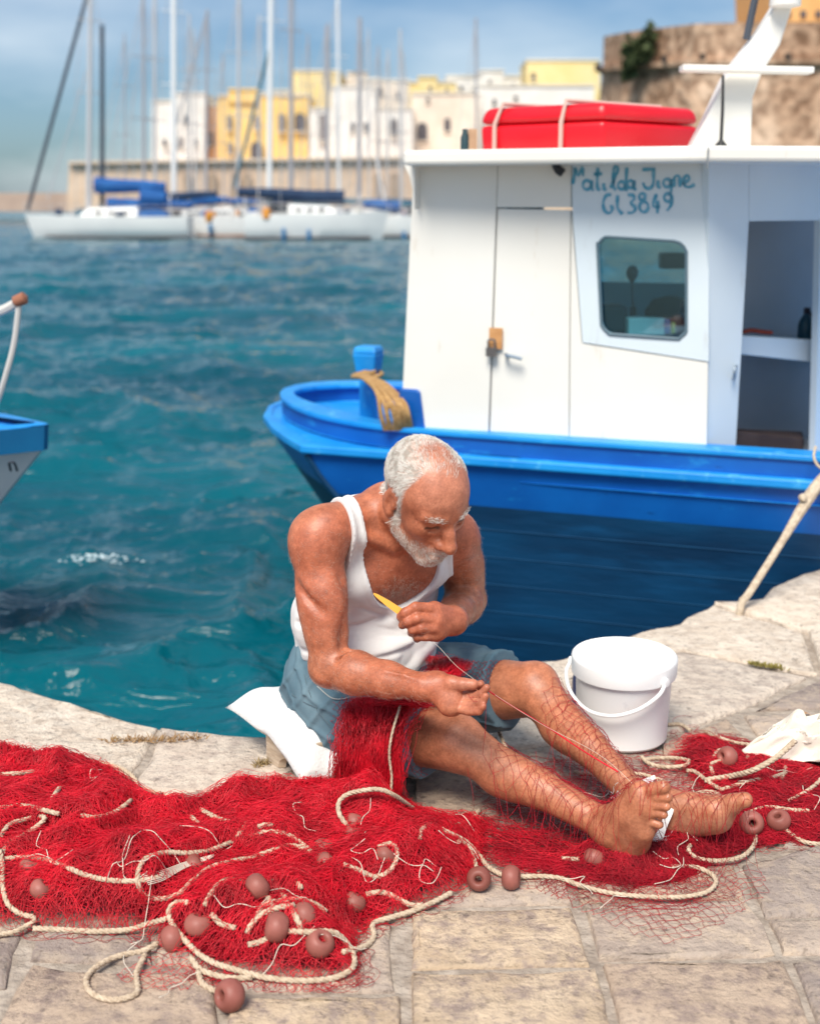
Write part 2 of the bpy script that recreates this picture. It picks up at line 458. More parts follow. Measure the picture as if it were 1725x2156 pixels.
# pale edge stones along the water
def E(i0, i1): return [np.array(edge[i]) for i in range(i0, i1 + 1)]
stone(E(1, 8) + RD((300, 1600), (240, 1670), (-60, 1672)) , ST['p'], .004, rough=.003)
stone(E(8, 13)[0:1] + E(9, 13) + RD((640, 1610), (560, 1655), (250, 1672), (310, 1600)), ST['q'], -.002, rough=.003)
stone(E(13, 19) + RD((1030, 1575), (870, 1592), (650, 1606)), ST['q'], -.002, rough=.003)
stone(E(19, 23) + RD((1330, 1385), (1200, 1436), (1195, 1560), (1100, 1572), (1036, 1573)), ST['p'], .0, rough=.003)
stone(E(23, 29) + RD((1690, 1330), (1720, 1420), (1656, 1411), (1436, 1366), (1336, 1384)), ST['p'], .0, rough=.003)
stone(E(29, 36) + RD((1900, 1330), (1900, 1412), (1728, 1418), (1698, 1330)), ST['p'], .008, rough=.003)
# plain courses beyond the frame
def course(x0, x1, y0, y1, w):
    x = x0
    while x < x1 - .05:
        w2 = min(w * SRNG.uniform(.75, 1.3), x1 - x)
        stone([(x, y0), (x + w2, y0), (x + w2, y1), (x, y1)], ST['ygbd'[SRNG.integers(4)]]); x += w2
yb = 1.80
for r_ in range(3): course(-2.4, 2.4, yb - .36 * (r_ + 1), yb - .36 * r_, .5)
for r_ in range(4):
    course(.98 + .10 * r_, 3.2, yb + .36 * r_, yb + .36 * (r_ + 1), .55); course(-3.0, -.86 - .10 * r_, yb + .36 * r_, yb + .36 * (r_ + 1) if r_ < 3 else yb + 1.16, .55)

# ================================================================== FAR SHORE
def wall_px(poly, Y, depth):
    return [pix(x, y, Y) for x, y in poly], V3(0, depth, 0)
sw_mat = mat_noise('harbour_wall_stone', (.62, .44, .31), (.74, .56, .42), .35, .9, .5, 2.2, c3=(.52, .36, .26), spec=.1, dist=.2)
P_, off = wall_px([(140, 446), (146, 345), (230, 342), (230, 338), (900, 330), (1250, 330), (1250, 452)], 128, 14)
b_ = MB(); b_.prism(P_, off); hw = b_.build('harbour_wall', sw_mat); tag(hw, 'tan stone harbour wall below the row of far houses', 'wall')
cop = MB(); cop.prism([pix(x, y, 127.4) for x, y in [(144, 345), (144, 339), (900, 328), (1250, 327), (1250, 333), (900, 334)]], (0, 3, 0)); cop.build('coping', mat_noise('coping_stone', (.66, .50, .37), (.74, .58, .45), .8, .9), hw)
arch_mat = mat_noise('blind_arch', (.34, .24, .17), (.44, .32, .23), .8, .95)
for x in (395, 447, 495, 520, 795, 830):
    m = MB(); A_ = []
    for q in np.linspace(0, math.pi, 9): A_.append(pix(x + 9 * math.cos(q), 372 - 9 * math.sin(q), 127.9))
    A_ = [pix(x + 9, 428, 127.9)] + A_ + [pix(x - 9, 428, 127.9)]
    m.prism(A_, (0, -.35, 0)); m.build('buttress_arch', arch_mat, hw)
P_, off = wall_px([(-700, 442), (-700, 408), (282, 405), (282, 446)], 150, 10)
b_ = MB(); b_.prism(P_, off); tag(b_.build('breakwater', mat_noise('breakwater_stone', (.42, .30, .24), (.54, .40, .32), .5, .95, .4, 3, dist=.2)), 'low brown breakwater running out to sea behind the first sailboat', 'breakwater')
glass_far = new_mat('far_window', (.10, .09, .10), .25)
shut_far = new_mat('far_shutter', (.22, .20, .20), .6)
trim_far = new_mat('far_trim', (.72, .68, .60), .8)
def house(name, label, blocks, Y, mat, wins, depth=9, extra=None):
    """blocks: (x0, x1, top, base) in photo units; wins: (x, y, w, h, kind)"""
    x_, y_ = (blocks[0][0] + blocks[0][1]) / 2, blocks[0][3]
    c = pix(x_, y_, Y); h = empty(name, (c[0], Y, c[2]))
    for k, (x0, x1, t_, b0) in enumerate(blocks):
        m = MB(); d = .35 * k
        m.prism([pix(x0, b0, Y - d), pix(x0, t_, Y - d), pix(x1, t_, Y - d), pix(x1, b0, Y - d)], (0, depth, 0)); m.build('wall', mat, h)
        m = MB(); m.prism([pix(x0 - 1, t_ + 1.5, Y - d - .15), pix(x0 - 1, t_ - 2.5, Y - d - .15), pix(x1 + 1, t_ - 2.5, Y - d - .15), pix(x1 + 1, t_ + 1.5, Y - d - .15)], (0, depth + .3, 0)); m.build('parapet', trim_far if k == 0 else mat, h)
    yo = .35 * (len(blocks) - 1)
    for (x, y, w, hh, kd) in wins:
        m = MB(); Yw = Y - yo - .12
        if kd == 'a':
            A_ = [pix(x - w / 2, y + hh / 2, Yw)] + [pix(x - w / 2 * math.cos(q), y - hh / 2 + w / 2 - w / 2 * math.sin(q), Yw) for q in np.linspace(0, math.pi, 7)] + [pix(x + w / 2, y + hh / 2, Yw)]
        else: A_ = [pix(x - w / 2, y + hh / 2, Yw), pix(x - w / 2, y - hh / 2, Yw), pix(x + w / 2, y - hh / 2, Yw), pix(x + w / 2, y + hh / 2, Yw)]
        m.prism(A_, (0, .3, 0)); wi = m.build('window' if kd != 'd' else 'door', shut_far if kd == 's' else glass_far, h)
        m = MB(); m.prism([pix(x - w * .62, y + hh / 2 + 2, Yw - .12), pix(x - w * .62, y + hh / 2, Yw - .12), pix(x + w * .62, y + hh / 2, Yw - .12), pix(x + w * .62, y + hh / 2 + 2, Yw - .12)], (0, .4, 0)); m.build('sill', trim_far, wi)
    tag(h, label, 'house', 'houses behind the harbour wall'); return h
W_ = mat_noise('white_render', (.74, .71, .66), (.82, .80, .76), .5, .9)
Y_ = mat_noise('yellow_render', (.78, .52, .17), (.84, .60, .24), .5, .9)
YL = mat_noise('pale_yellow_render', (.82, .63, .28), (.86, .69, .36), .5, .9)
C_ = mat_noise('cream_render', (.70, .60, .50), (.78, .70, .60), .5, .9)
O_ = mat_noise('apricot_render', (.66, .42, .27), (.74, .50, .34), .5, .9)
house('white_house', 'white far house with stepped roof, leftmost of the far houses', [(320, 432, 212, 338), (366, 430, 196, 338)], 140, W_, [(390, 250, 8, 16, 'r'), (380, 300, 11, 22, 's'), (346, 300, 7, 14, 'r'), (411, 300, 8, 16, 'r')])
house('apricot_house', 'narrow apricot far house squeezed between white and yellow houses', [(433, 459, 222, 338)], 142, O_, [(445, 292, 8, 30, 'r')])
house('yellow_house', 'golden yellow far house with arched ground floor doorway', [(459, 650, 200, 338), (480, 542, 188, 215)], 139, Y_, [(482, 258, 11, 28, 's'), (540, 258, 11, 28, 's'), (540, 315, 24, 36, 'a'), (484, 312, 11, 24, 's'), (592, 258, 15, 36, 's'), (631, 256, 22, 38, 'a')])
house('tall_yellow_house', 'tallest pale yellow block with blank upper storey', [(614, 716, 148, 335)], 152, YL, [(690, 175, 7, 10, 'r')])
house('white_row_house', 'long white far house with tall dark door behind the masts', [(652, 868, 228, 336), (696, 790, 182, 336)], 138, W_, [(678, 268, 13, 56, 's'), (742, 268, 8, 20, 'r'), (770, 268, 8, 20, 'r'), (828, 268, 12, 36, 'r')])
house('cream_house', 'cream far house with dark parapet line beside the cabin roof', [(757, 860, 168, 335)], 150, C_, [(800, 190, 9, 14, 'r'), (840, 200, 9, 14, 'r')])
house('pale_house', 'pale far house with arched window just left of red case', [(866, 1010, 196, 340)], 141, C_, [(888, 276, 22, 38, 'a'), (941, 262, 13, 28, 'a'), (900, 210, 8, 8, 'r')])
house('roof_house', 'flat white house with terrace behind the red case', [(1000, 1250, 180, 340)], 146, W_, [(1040, 215, 8, 14, 'r'), (1085, 205, 9, 8, 'r')])
house('yellow_rooftop_block', 'yellow rooftop block standing next to the brown bastion', [(1108, 1262, 126, 300)], 158, YL, [(1122, 160, 9, 13, 'r')])
house('terrace_house', 'pale terrace house left of the tall yellow block', [(560, 620, 190, 330)], 158, W_, [(590, 205, 7, 10, 'r')])
house('sand_house', 'sand coloured house rising behind the long white house', [(712, 800, 165, 330), (730, 770, 152, 200)], 160, C_, [(722, 195, 6, 10, 'r'), (765, 180, 6, 10, 'r')])
house('stepped_house', 'pale stepped houses between cream house and red case', [(846, 960, 172, 330), (880, 920, 162, 220)], 162, YL, [(905, 185, 7, 9, 'r'), (940, 190, 7, 9, 'r')])
house('balcony_house', 'pale house with two small balconies above the red case', [(940, 1112, 160, 330), (1010, 1060, 148, 200)], 166, W_, [(970, 185, 7, 10, 'r'), (1030, 172, 7, 10, 's'), (1080, 180, 8, 10, 'r')])
# bastion
fort_mat = new_mat('bastion_stone', (.3, .2, .14), .95, 0, .1)
_t = fort_mat.node_tree; _b = _t.nodes['Principled BSDF']
_tc = _t.nodes.new('ShaderNodeTexCoord'); _n = _t.nodes.new('ShaderNodeTexNoise'); _n.inputs['Scale'].default_value = .35; _n.inputs['Detail'].default_value = 9
_n2 = _t.nodes.new('ShaderNodeTexNoise'); _n2.inputs['Scale'].default_value = 1.6; _n2.inputs['Detail'].default_value = 8
_r = _t.nodes.new('ShaderNodeValToRGB'); _r.color_ramp.elements[0].position = .3; _r.color_ramp.elements[0].color = (.37, .235, .155, 1); _r.color_ramp.elements[1].position = .68; _r.color_ramp.elements[1].color = (.68, .50, .37, 1)
_e = _r.color_ramp.elements.new(.5); _e.color = (.53, .355, .245, 1)
_r2 = _t.nodes.new('ShaderNodeValToRGB'); _r2.color_ramp.elements[0].position = .38; _r2.color_ramp.elements[0].color = (.5, .44, .40, 1); _r2.color_ramp.elements[1].position = .6; _r2.color_ramp.elements[1].color = (1.1, 1.08, 1.05, 1)
_m = _t.nodes.new('ShaderNodeMix'); _m.data_type = 'RGBA'; _m.blend_type = 'MULTIPLY'; _m.inputs[0].default_value = 1
for a, b in ((_tc.outputs['Object'], _n.inputs['Vector']), (_tc.outputs['Object'], _n2.inputs['Vector']), (_n.outputs['Fac'], _r.inputs['Fac']), (_n2.outputs['Fac'], _r2.inputs['Fac']), (_r.outputs['Color'], _m.inputs[6]), (_r2.outputs['Color'], _m.inputs[7]), (_m.outputs[2], _b.inputs['Base Color'])): _t.links.new(a, b)
_bp = _t.nodes.new('ShaderNodeBump'); _bp.inputs['Strength'].default_value = .8; _bp.inputs['Distance'].default_value = .25; _t.links.new(_n2.outputs['Fac'], _bp.inputs['Height']); _t.links.new(_bp.outputs['Normal'], _b.inputs['Normal'])
fort = empty('bastion', (16, 80, 0))
plan = [(1243, 84), (1290, 78.5), (1370, 74.5), (1470, 72), (1600, 71), (1750, 71), (2000, 73), (2500, 78)]
topy = [72, 62, 52, 44, 41, 40, 40, 40]
def ringz(dz, inset, fixed=None):
    R_ = []
    for (x, Y), ty in zip(plan, topy):
        p = pix(x, ty, Y); R_.append(V3(p[0] + (inset if x < 1400 else 0), Y + inset, fixed if fixed is not None else p[2] + dz))
    return R_
rows = [ringz(0, 0, -1.0), ringz(-2.3, .9), ringz(-2.15, .5), ringz(-1.9, .5), ringz(-1.85, .95), ringz(0, .95)]
m = MB(); n_ = len(plan)
V_ = [p for r_ in rows for p in r_] + [rows[-1][-1] + V3(0, 16, 0), rows[-1][0] + V3(6, 16, 0)]
F_ = [(r_ * n_ + k, r_ * n_ + k + 1, (r_ + 1) * n_ + k + 1, (r_ + 1) * n_ + k) for r_ in range(5) for k in range(n_ - 1)]
F_.append(tuple([5 * n_ + k for k in range(n_)] + [6 * n_, 6 * n_ + 1]))
m.add(V_, F_); m.build('wall', fort_mat, fort, fix=False)
for x, y, w in ((1260, 140, 9), (1330, 150, 8), (1400, 122, 7), (1480, 118, 9), (1560, 128, 8), (1660, 118, 10)):
    mm = MB(); Yp = float(np.interp(x, [p[0] for p in plan], [p[1] for p in plan])) + .42
    mm.prism([pix(x - w / 2, y + 7, Yp), pix(x - w / 2, y - 7, Yp), pix(x + w / 2, y - 7, Yp), pix(x + w / 2, y + 7, Yp)], (0, .9, 0)); mm.build('embrasure', new_mat('embrasure_dark', (.07, .05, .04), .95), fort)
tag(fort, 'massive brown stone bastion rising behind the blue boat', 'fortress')
ob = empty('orange_building', tuple(pix(1700, 40, 79)))
m = MB(); m.prism([pix(1622, 60, 79), pix(1618, -60, 79), pix(1900, -60, 79), pix(1900, 60, 79)], (0, 8, 0)); m.build('wall', mat_noise('orange_render', (.70, .38, .14), (.76, .44, .18), .5, .9), ob)
for x in (1658, 1690, 1722):
    m = MB(); m.prism([pix(x - 6, 36, 78.9), pix(x - 6, 22, 78.9), pix(x + 6, 22, 78.9), pix(x + 6, 36, 78.9)], (0, .3, 0)); m.build('window', glass_far, ob)
tag(ob, 'orange building standing on top of the stone bastion', 'building')
# shrubs rooted in the bastion wall
leaf_mat = mat_noise('shrub_leaf', (.035, .055, .018), (.09, .11, .04), 3, .8)
def shrub(name, label, x, y, Y, sx, sz, n, slant=0):
    c = pix(x, y, Y); o = empty(name, tuple(c)); r = np.random.default_rng(int(x))
    v, f = [], []
    for k in range(n):
        d = r.normal(0, 1, 3); d /= np.linalg.norm(d); q = d * r.uniform(.2, 1) ** .5 * np.array([sx, .5, sz]) * (1 + .4 * math.sin(5 * d[0] + 3 * d[2]))
        p = c + q + V3(slant * q[2], -.35, 0); u_, w_ = r.normal(0, .16, 3), r.normal(0, .16, 3); b0 = len(v); v += [p - u_, p + w_, p + u_, p - w_]; f.append((b0, b0 + 1, b0 + 2, b0 + 3))
    mesh_from('foliage', v, f, leaf_mat, o)
    m = MB(); m.tube([c + V3(0, .6, -sz * .8), c + V3(slant * .3, -.1, 0)], [.06, .03], 5); m.build('stem', new_mat('shrub_stem', (.12, .08, .05), .9), o)
    tag(o, label, 'shrub', 'shrubs growing out of the bastion')
shrub('wall_shrub', 'dark green shrub hanging near the top of the bastion', 1350, 98, 76.3, .75, 1.0, 420, .5)
shrub('wall_shrub', 'small dry tuft on the bastion face below the large shrub', 1325, 148, 77.2, .3, .5, 90, .3)
# ================================================================== SAILBOATS
gel = mat_noise('white_gelcoat', (.74, .74, .73), (.80, .80, .78), .6, .35, spec=.5)
deckm = mat_noise('boat_deck', (.66, .63, .58), (.74, .71, .66), 1.2, .7)
alu = new_mat('mast_aluminium', (.62, .60, .60), .4, .25)
grey_m = new_mat('mast_grey', (.42, .40, .42), .45, .2)
white_m = new_mat('mast_white', (.80, .80, .80), .4)
dark_m = new_mat('mast_dark', (.055, .065, .085), .5)
wire = new_mat('rigging', (.45, .45, .47), .5)
boot = new_mat('waterline_paint', (.06, .055, .06), .6)
brownp = new_mat('brown_waterline', (.20, .10, .06), .6)
blue_c = mat_noise('blue_canvas', (.010, .075, .27), (.016, .12, .36), 1.5, .8)
navy_c = mat_noise('navy_canvas', (.010, .028, .075), (.018, .045, .10), 1.5, .8)
teal_c = mat_noise('teal_canvas', (.012, .10, .16), (.02, .15, .22), 1.5, .8)
win_m = new_mat('cabin_window', (.03, .035, .045), .2)
red_c = new_mat('red_canvas', (.45, .04, .03), .8)
fend = new_mat('fender_blue', (.012, .16, .36), .4)
orange_m = new_mat('lifebuoy_orange', (.75, .30, .04), .6)
def sail_boat(label, xb, xs, Y, wl, dk, masts, covers=(), stays=(), fenders=(), mat=gel, bootm=boot, extra=None, name='sailboat', hood=None):
    """xb bow, xs stern (photo units), wl waterline, dk deck line"""
    bow, stern = pix(xb, wl, Y), pix(xs, wl, Y); zb = SEA_Z; fb = pix(xb, dk, Y)[2] - pix(xb, wl, Y)[2]
    L = stern[0] - bow[0]; s_ = 1 if L > 0 else -1; La = abs(L); bm_ = La * .16
    root = empty(name, (float((bow[0] + stern[0]) / 2), Y, zb))
    def hp(t, w, z): return V3(bow[0] + L * t, Y + w, zb + z)
    ts = np.linspace(0, 1, 12); v, f = [], []
    prof = lambda t: bm_ * (1 - (1 - min(1, t / .62)) ** 2.2) * (1 - .28 * max(0, (t - .62) / .38) ** 2)
    for t in ts:
        b_ = prof(t) + .02; sh = fb * (1.12 - .25 * t * (1.4 - t)) + .02; rk = .06 * (1 - t) ** 3
        for w, z, back in ((-1, sh, 0), (-.98, sh * .5, .4), (-.8, .02, .8), (-.45, -.25, 1), (.45, -.25, 1), (.8, .02, .8), (.98, sh * .5, .4), (1, sh, 0)): v.append(hp(t + rk * back * (1 if t < .5 else 0), w * b_, z))
    n = len(ts)
    for i in range(n - 1):
        for k in range(7): f.append((i * 8 + k, i * 8 + k + 1, i * 8 + 9 + k, i * 8 + 8 + k))
    f.append(tuple(range(8))); f.append(tuple((n - 1) * 8 + k for k in range(7, -1, -1)))
    m = MB(); m.add(v, f); m.build('hull', mat, root, smooth='auto')
    m = MB(); m.add([v[i * 8] + V3(0, 0, -.03) for i in range(n)] + [v[i * 8 + 7] + V3(0, 0, -.03) for i in range(n)], [(i, i + 1, n + i + 1, n + i) for i in range(n - 1)]); m.build('deck', deckm, root)
    m = MB(); P_ = [v[i * 8 + 2] + V3(0, -.02, .06) for i in range(1, n)]
    m.tube(P_, .11, 5); m.build('waterline_stripe', bootm, root)
    h1 = fb * 1.02
    m = MB(); m.hexa([hp(.34, -bm_ * .55, h1), hp(.70, -bm_ * .6, h1), hp(.70, bm_ * .6, h1), hp(.34, bm_ * .55, h1), hp(.40, -bm_ * .42, h1 + .42), hp(.70, -bm_ * .48, h1 + .5), hp(.70, bm_ * .48, h1 + .5), hp(.40, bm_ * .42, h1 + .42)])
    cab = m.build('cabin', mat, root, bevel=.05)
    for t in (.44, .52, .60):
        m = MB(); m.hexa([hp(t, -bm_ * .56, h1 + .14), hp(t + .05, -bm_ * .565, h1 + .14), hp(t + .05, -bm_ * .45, h1 + .14), hp(t, -bm_ * .45, h1 + .14), hp(t, -bm_ * .52, h1 + .3), hp(t + .05, -bm_ * .525, h1 + .3), hp(t + .05, -bm_ * .45, h1 + .3), hp(t, -bm_ * .45, h1 + .3)]); m.build('porthole', win_m, cab)
    # cockpit clutter: winches, hatch, wheel arch
    for t in (.30, .42, .74, .82, .9):
        c = hp(t, -bm_ * .35, h1 + .1); MB().lathe([(.07, -.1), (.09, 0), (.06, .16), (.03, .2)], c, n=8).build('winch', (wire, boot, deckm)[int(t * 100) % 3], root, smooth='auto')
    m = MB(); c = hp(.90, 0, h1); m.tube(catmull([c + V3(0, -bm_ * .6, 0), c + V3(0, -bm_ * .6, 1.1), c + V3(0, bm_ * .6, 1.1), c + V3(0, bm_ * .6, 0)], .2), .03, 5); m.build('stern_arch', alu, root, smooth='auto')
    # guard rails
    m = MB()
    for k in range(0, n, 2): m.tube([v[k * 8], v[k * 8] + V3(0, 0, .55)], .018, 5)
    m.tube([v[k * 8] + V3(0, 0, .55) for k in range(0, n)], .014, 5); m.tube([v[k * 8] + V3(0, 0, .3) for k in range(0, n)], .012, 5); m.build('guard_rail', wire, root)
    for (x, ty, by, r, mm, sp) in masts:
        b0 = pix(x[1] if isinstance(x, tuple) else x, by, Y); t0 = pix(x[0] if isinstance(x, tuple) else x, ty, Y)
        r *= 1.35; mst = MB().tube([b0, t0], [r, r * .8], 8).build('mast', mm, root, smooth='auto')
        if sp:
            H_ = t0[2] - b0[2]
            for fr in (.45, .72):
                c = b0 + (t0 - b0) * fr; w = .05 * H_; q = MB()
                q.tube([c + V3(-w * .9, -.5, 0), c + V3(w * .9, .5, 0)], .03, 5); q.build('spreader', mm, mst)
            for sx in (-1, 1):
                q = MB(); q.tube([t0 + V3(0, 0, -.2), b0 + (t0 - b0) * .5 + V3(sx * .045 * H_, sx * .5, 0), V3(b0[0] + sx * .04 * H_, Y + sx * .6, zb + fb)], .016, 4); q.build('shroud', wire, mst)
    for (x0, y0, x1, y1, r, mm) in covers:
        a, b = pix(x0, y0, Y - .25), pix(x1, y1, Y - .25)
        c = catmull([a, a + (b - a) * .3 + V3(0, 0, -.03), a + (b - a) * .65 + V3(0, 0, .02), b], .5); rr = r * (1.1 - .45 * np.linspace(0, 1, len(c)))
        MB().tube(c, rr, 9).build('sail_cover', mm, root, smooth='auto')
    for (x0, y0, x1, y1, r, mm) in stays:
        MB().tube([pix(x0, y0, Y), pix(x1, y1, Y)], r, 6).build('furled_sail' if r > .04 else 'stay', mm, root, smooth='auto')
    for (x, y) in fenders:
        c = pix(x, y, Y - bm_ - .12); MB().lathe([(.02, .34), (.10, .26), (.12, 0), (.10, -.26), (.03, -.34)], c, n=10).build('fender', fend, root, smooth='auto')
    if hood:
        x0, x1, y0, y1, mm = hood; c0, c1 = pix(x0, y1, Y), pix(x1, y0, Y)
        q = MB(); w = abs(c1[0] - c0[0]) / 2; cc = (c0 + c1) / 2; hgt = c1[2] - c0[2]
        v2, f2 = [], []
        for yy in (-1.0, -.5, .5, 1.0):
            for a_ in np.linspace(0, math.pi, 9): v2.append(V3(cc[0] - w * math.cos(a_), Y + yy * bm_ * .55, c0[2] + hgt * math.sin(a_) ** .7 * (1 if abs(yy) < .9 else .82)))
        for i in range(3):
            for k in range(8): f2.append((i * 9 + k, i * 9 + k + 1, i * 9 + 10 + k, i * 9 + 9 + k))
        f2.append(tuple(range(9))); f2.append(tuple(27 + k for k in range(8, -1, -1)))
        q.add(v2, f2); q.build('spray_hood', mm, root, smooth='auto')
    ra = np.random.default_rng(abs(int(xb * 7)) + 3)
    for k in range(6):
        t = ra.uniform(.15, .95); c = hp(t, ra.uniform(-.7, .3) * bm_, h1 + ra.uniform(.05, .25)); a_ = ra.uniform(.08, .26)
        m = MB(); m.obox(c, (a_, 0, .02), (0, a_ * .8, 0), (0, 0, ra.uniform(.06, .22))); m.build('deck_gear', (blue_c, teal_c, orange_m, navy_c, deckm, boot, red_c, white_m)[ra.integers(8)], root, bevel=.02)
    if extra: extra(root, Y)
    tag(root, label, 'sailboat', 'sailboats moored in the harbour'); return root
def kit1(root, Y):
    MB().lathe([(.12, 0), (.2, .1), (.2, .5), (.1, .6)], pix(440, 468, Y - 1), n=10).build('life_raft', orange_m, root, smooth='auto')
S_BOAT1 = sail_boat('white sailboat at far left with dark furled jib and bright blue sail covers', 56, 402, 70, 503, 457,
          [((192, 186), -120, 440, .105, alu, 1), (215, 52, 442, .10, dark_m, 0)],
          [(200, 389, 348, 394, .40, blue_c), (226, 428, 404, 431, .30, blue_c), (298, 416, 350, 418, .62, blue_c)],
          [(182, -6, 58, 442, .10, dark_m), (182, 150, 100, 420, .035, wire)], (), hood=(285, 360, 437, 462, blue_c), extra=kit1)
sail_boat('small white cutter with brown waterline between the two large sailboats', 398, 532, 72, 511, 468,
          [((365, 366), -140, 425, .12, white_m, 1)], [(350, 414, 456, 408, .24, navy_c)], [(437, 22, 372, 260, .06, grey_m)], [(443, 482)], bootm=brownp, hood=(420, 452, 440, 470, blue_c))
def kit3(root, Y):
    MB().lathe([(.10, 0), (.22, .1), (.22, .5), (.1, .6)], pix(561, 462, Y - 1), n=10).build('horseshoe_buoy', orange_m, root, smooth='auto')
    q = MB(); q.obox(pix(588, 438, Y), (.55, 0, 0), (0, .5, 0), (0, 0, .22)); q.build('solar_panel', win_m, root)
sail_boat('white sailboat with navy boom cover and two blue fenders beside the cabin', 818, 520, 68, 521, 468,
          [((571, 566), -120, 440, .115, white_m, 1), ((613, 612), -90, 440, .10, grey_m, 1)], [(724, 416, 500, 404, .36, navy_c)],
          [(566, 105, 492, 395, .085, teal_c), (716, 400, 722, 470, .03, alu)], [(597, 493), (650, 496)], hood=(613, 668, 441, 470, teal_c), extra=kit3)
sail_boat('white motor sailer half hidden by the cabin wall with teal cover', 822, 905, 73, 518, 474, [((757, 755), 36, 440, .10, grey_m, 1)], [(822, 428, 885, 432, .2, teal_c)], [(790, 330, 815, 450, .06, white_m)], ())
sail_boat('white cruiser with blue spray hood behind the small cutter', 330, 492, 75, 501, 462, [((398, 399), 30, 440, .06, alu, 1)], [(402, 424, 480, 420, .26, blue_c)], (), [(450, 478)], hood=(425, 470, 440, 462, blue_c))
sail_boat('white yacht with teal hood tucked behind the two-fendered sailboat', 742, 600, 74.5, 503, 464, [((690, 690), 48, 440, .06, grey_m, 1)], [(690, 430, 610, 424, .24, teal_c)], (), (), hood=(640, 690, 440, 464, navy_c))
sail_boat('white yacht with blue boom cover just left of the cabin', 905, 742, 71, 516, 472, [((842, 843), 60, 450, .06, alu, 1)], [(840, 436, 765, 430, .3, blue_c)], [(842, 80, 900, 470, .02, wire)], [(790, 497), (850, 499)], hood=(770, 815, 446, 474, teal_c))
bk = [((301, 303), -20, 240, .07, 'thin grey masted yacht behind the white house, first in the back row'), ((325, 327), -10, 230, .08, 'grey masted yacht second in the back row'),
      ((436, 433), 20, 330, .075, 'yacht with raked mast left of the yellow house'), ((503, 500), -30, 430, .085, 'yacht whose mast crosses the yellow house'),
      ((686, 688), 55, 650, .08, 'yacht with short mast before the tall yellow block'), ((710, 714), -20, 690, .085, 'white masted yacht right of the tall yellow block'),
      ((796, 797), 96, 800, .055, 'small yacht with thin mast near the cream house'), ((817, 815), 104, 840, .06, 'yacht with thin dark mast left of the blue boat cabin'),
      ((262, 264), 70, 290, .05, 'yacht with thin mast over the left end of the harbour wall'), ((408, 410), 60, 410, .055, 'yacht whose thin mast stands before the white house'), ((468, 470), 110, 480, .05, 'yacht with short thin mast at the yellow house corner'),
      ((545, 547), 30, 560, .06, 'yacht whose mast crosses the arched doorway house'), ((648, 650), 70, 640, .055, 'yacht with grey mast at the edge of the tall yellow block'), ((775, 777), 60, 760, .05, 'yacht with grey mast between white row house and cream house'),
      ((1001, 1003), 38, 1030, .09, 'yacht whose pale mast rises behind the red case'), ((849, 850), 112, 870, .045, 'farthest small yacht with hair-thin mast')]
for i, (x, ty, xc, r, lab) in enumerate(bk):
    Yb = 77.5 + 2.6 * i; w = 8.0 / Yb * FPX / 2; wl = 427 + (CAM_H - SEA_Z) / Yb * FPX * 1.04
    xm = x[1]; sail_boat(lab, xm - w * .75, xm + w * 1.15, Yb, wl, wl - .95 / Yb * FPX, [(x, ty, wl - .95 / Yb * FPX, r * 1.1, white_m if i in (5,) else (alu if i % 2 else grey_m), 1)],
                         [(xm + 2, wl - 2.1 / Yb * FPX, xm + w * .85, wl - 2.0 / Yb * FPX, .17, (navy_c, teal_c, blue_c)[i % 3])], [(x[0], ty + 8, xm - w * .72, wl - 1.0 / Yb * FPX, .03, wire)])

# ================================================================== BLUE FISHING BOAT
blue_p = mat_noise('blue_hull_paint', (.0015, .080, .36), (.003, .115, .45), 3, .38, .25, 14, spec=.5, dist=.006)
rail_p = mat_noise('light_blue_rail_paint', (.004, .23, .66), (.012, .30, .74), 5, .4, .3, 16, spec=.5, dist=.006)
navy_p = mat_noise('navy_shaded_hull', (.001, .024, .070), (.0015, .046, .125), 1.6, .5, .3, 9, spec=.35, stretch=(1, 1, 4), dist=.01)  # shading of the lower hull painted in as dark navy
white_p = mat_noise('white_cabin_paint', (.76, .74, .69), (.80, .785, .74), 2.0, .5, .12, 12, spec=.4, dist=.004)
pale_p = mat_noise('pale_blue_cabin_paint', (.62, .70, .76), (.67, .75, .80), 2.0, .5, .12, 12, spec=.4, dist=.004)
grey_p = mat_noise('grey_interior_paint', (.36, .38, .42), (.44, .46, .50), 2.0, .7)
teal_p = mat_noise('teal_interior_paint', (.05, .22, .30), (.08, .28, .36), 2.0, .7)
def weather(m, col, lo, hi, sc, stretch):
    t = m.node_tree; b = t.nodes['Principled BSDF']; l = b.inputs['Base Color'].links[0].from_socket
    tc = t.nodes.new('ShaderNodeTexCoord'); mp = t.nodes.new('ShaderNodeMapping'); mp.inputs['Scale'].default_value = stretch
    n = t.nodes.new('ShaderNodeTexNoise'); n.inputs['Scale'].default_value = sc; n.inputs['Detail'].default_value = 10; n.inputs['Roughness'].default_value = .65
    r = t.nodes.new('ShaderNodeValToRGB'); r.color_ramp.elements[0].position = lo; r.color_ramp.elements[0].color = (0, 0, 0, 1); r.color_ramp.elements[1].position = hi; r.color_ramp.elements[1].color = (1, 1, 1, 1)
    x = t.nodes.new('ShaderNodeMix'); x.data_type = 'RGBA'; x.inputs[7].default_value = (*col, 1)
    t.links.new(tc.outputs['Object'], mp.inputs['Vector']); t.links.new(mp.outputs['Vector'], n.inputs['Vector']); t.links.new(n.outputs['Fac'], r.inputs['Fac']); t.links.new(r.outputs['Color'], x.inputs[0]); t.links.new(l, x.inputs[6]); t.links.new(x.outputs[2], b.inputs['Base Color'])
weather(blue_p, (.012, .22, .55), .60, .72, 6, (1, 1, 2.5)); weather(blue_p, (.002, .05, .22), .63, .72, 9, (1, 1, 3))
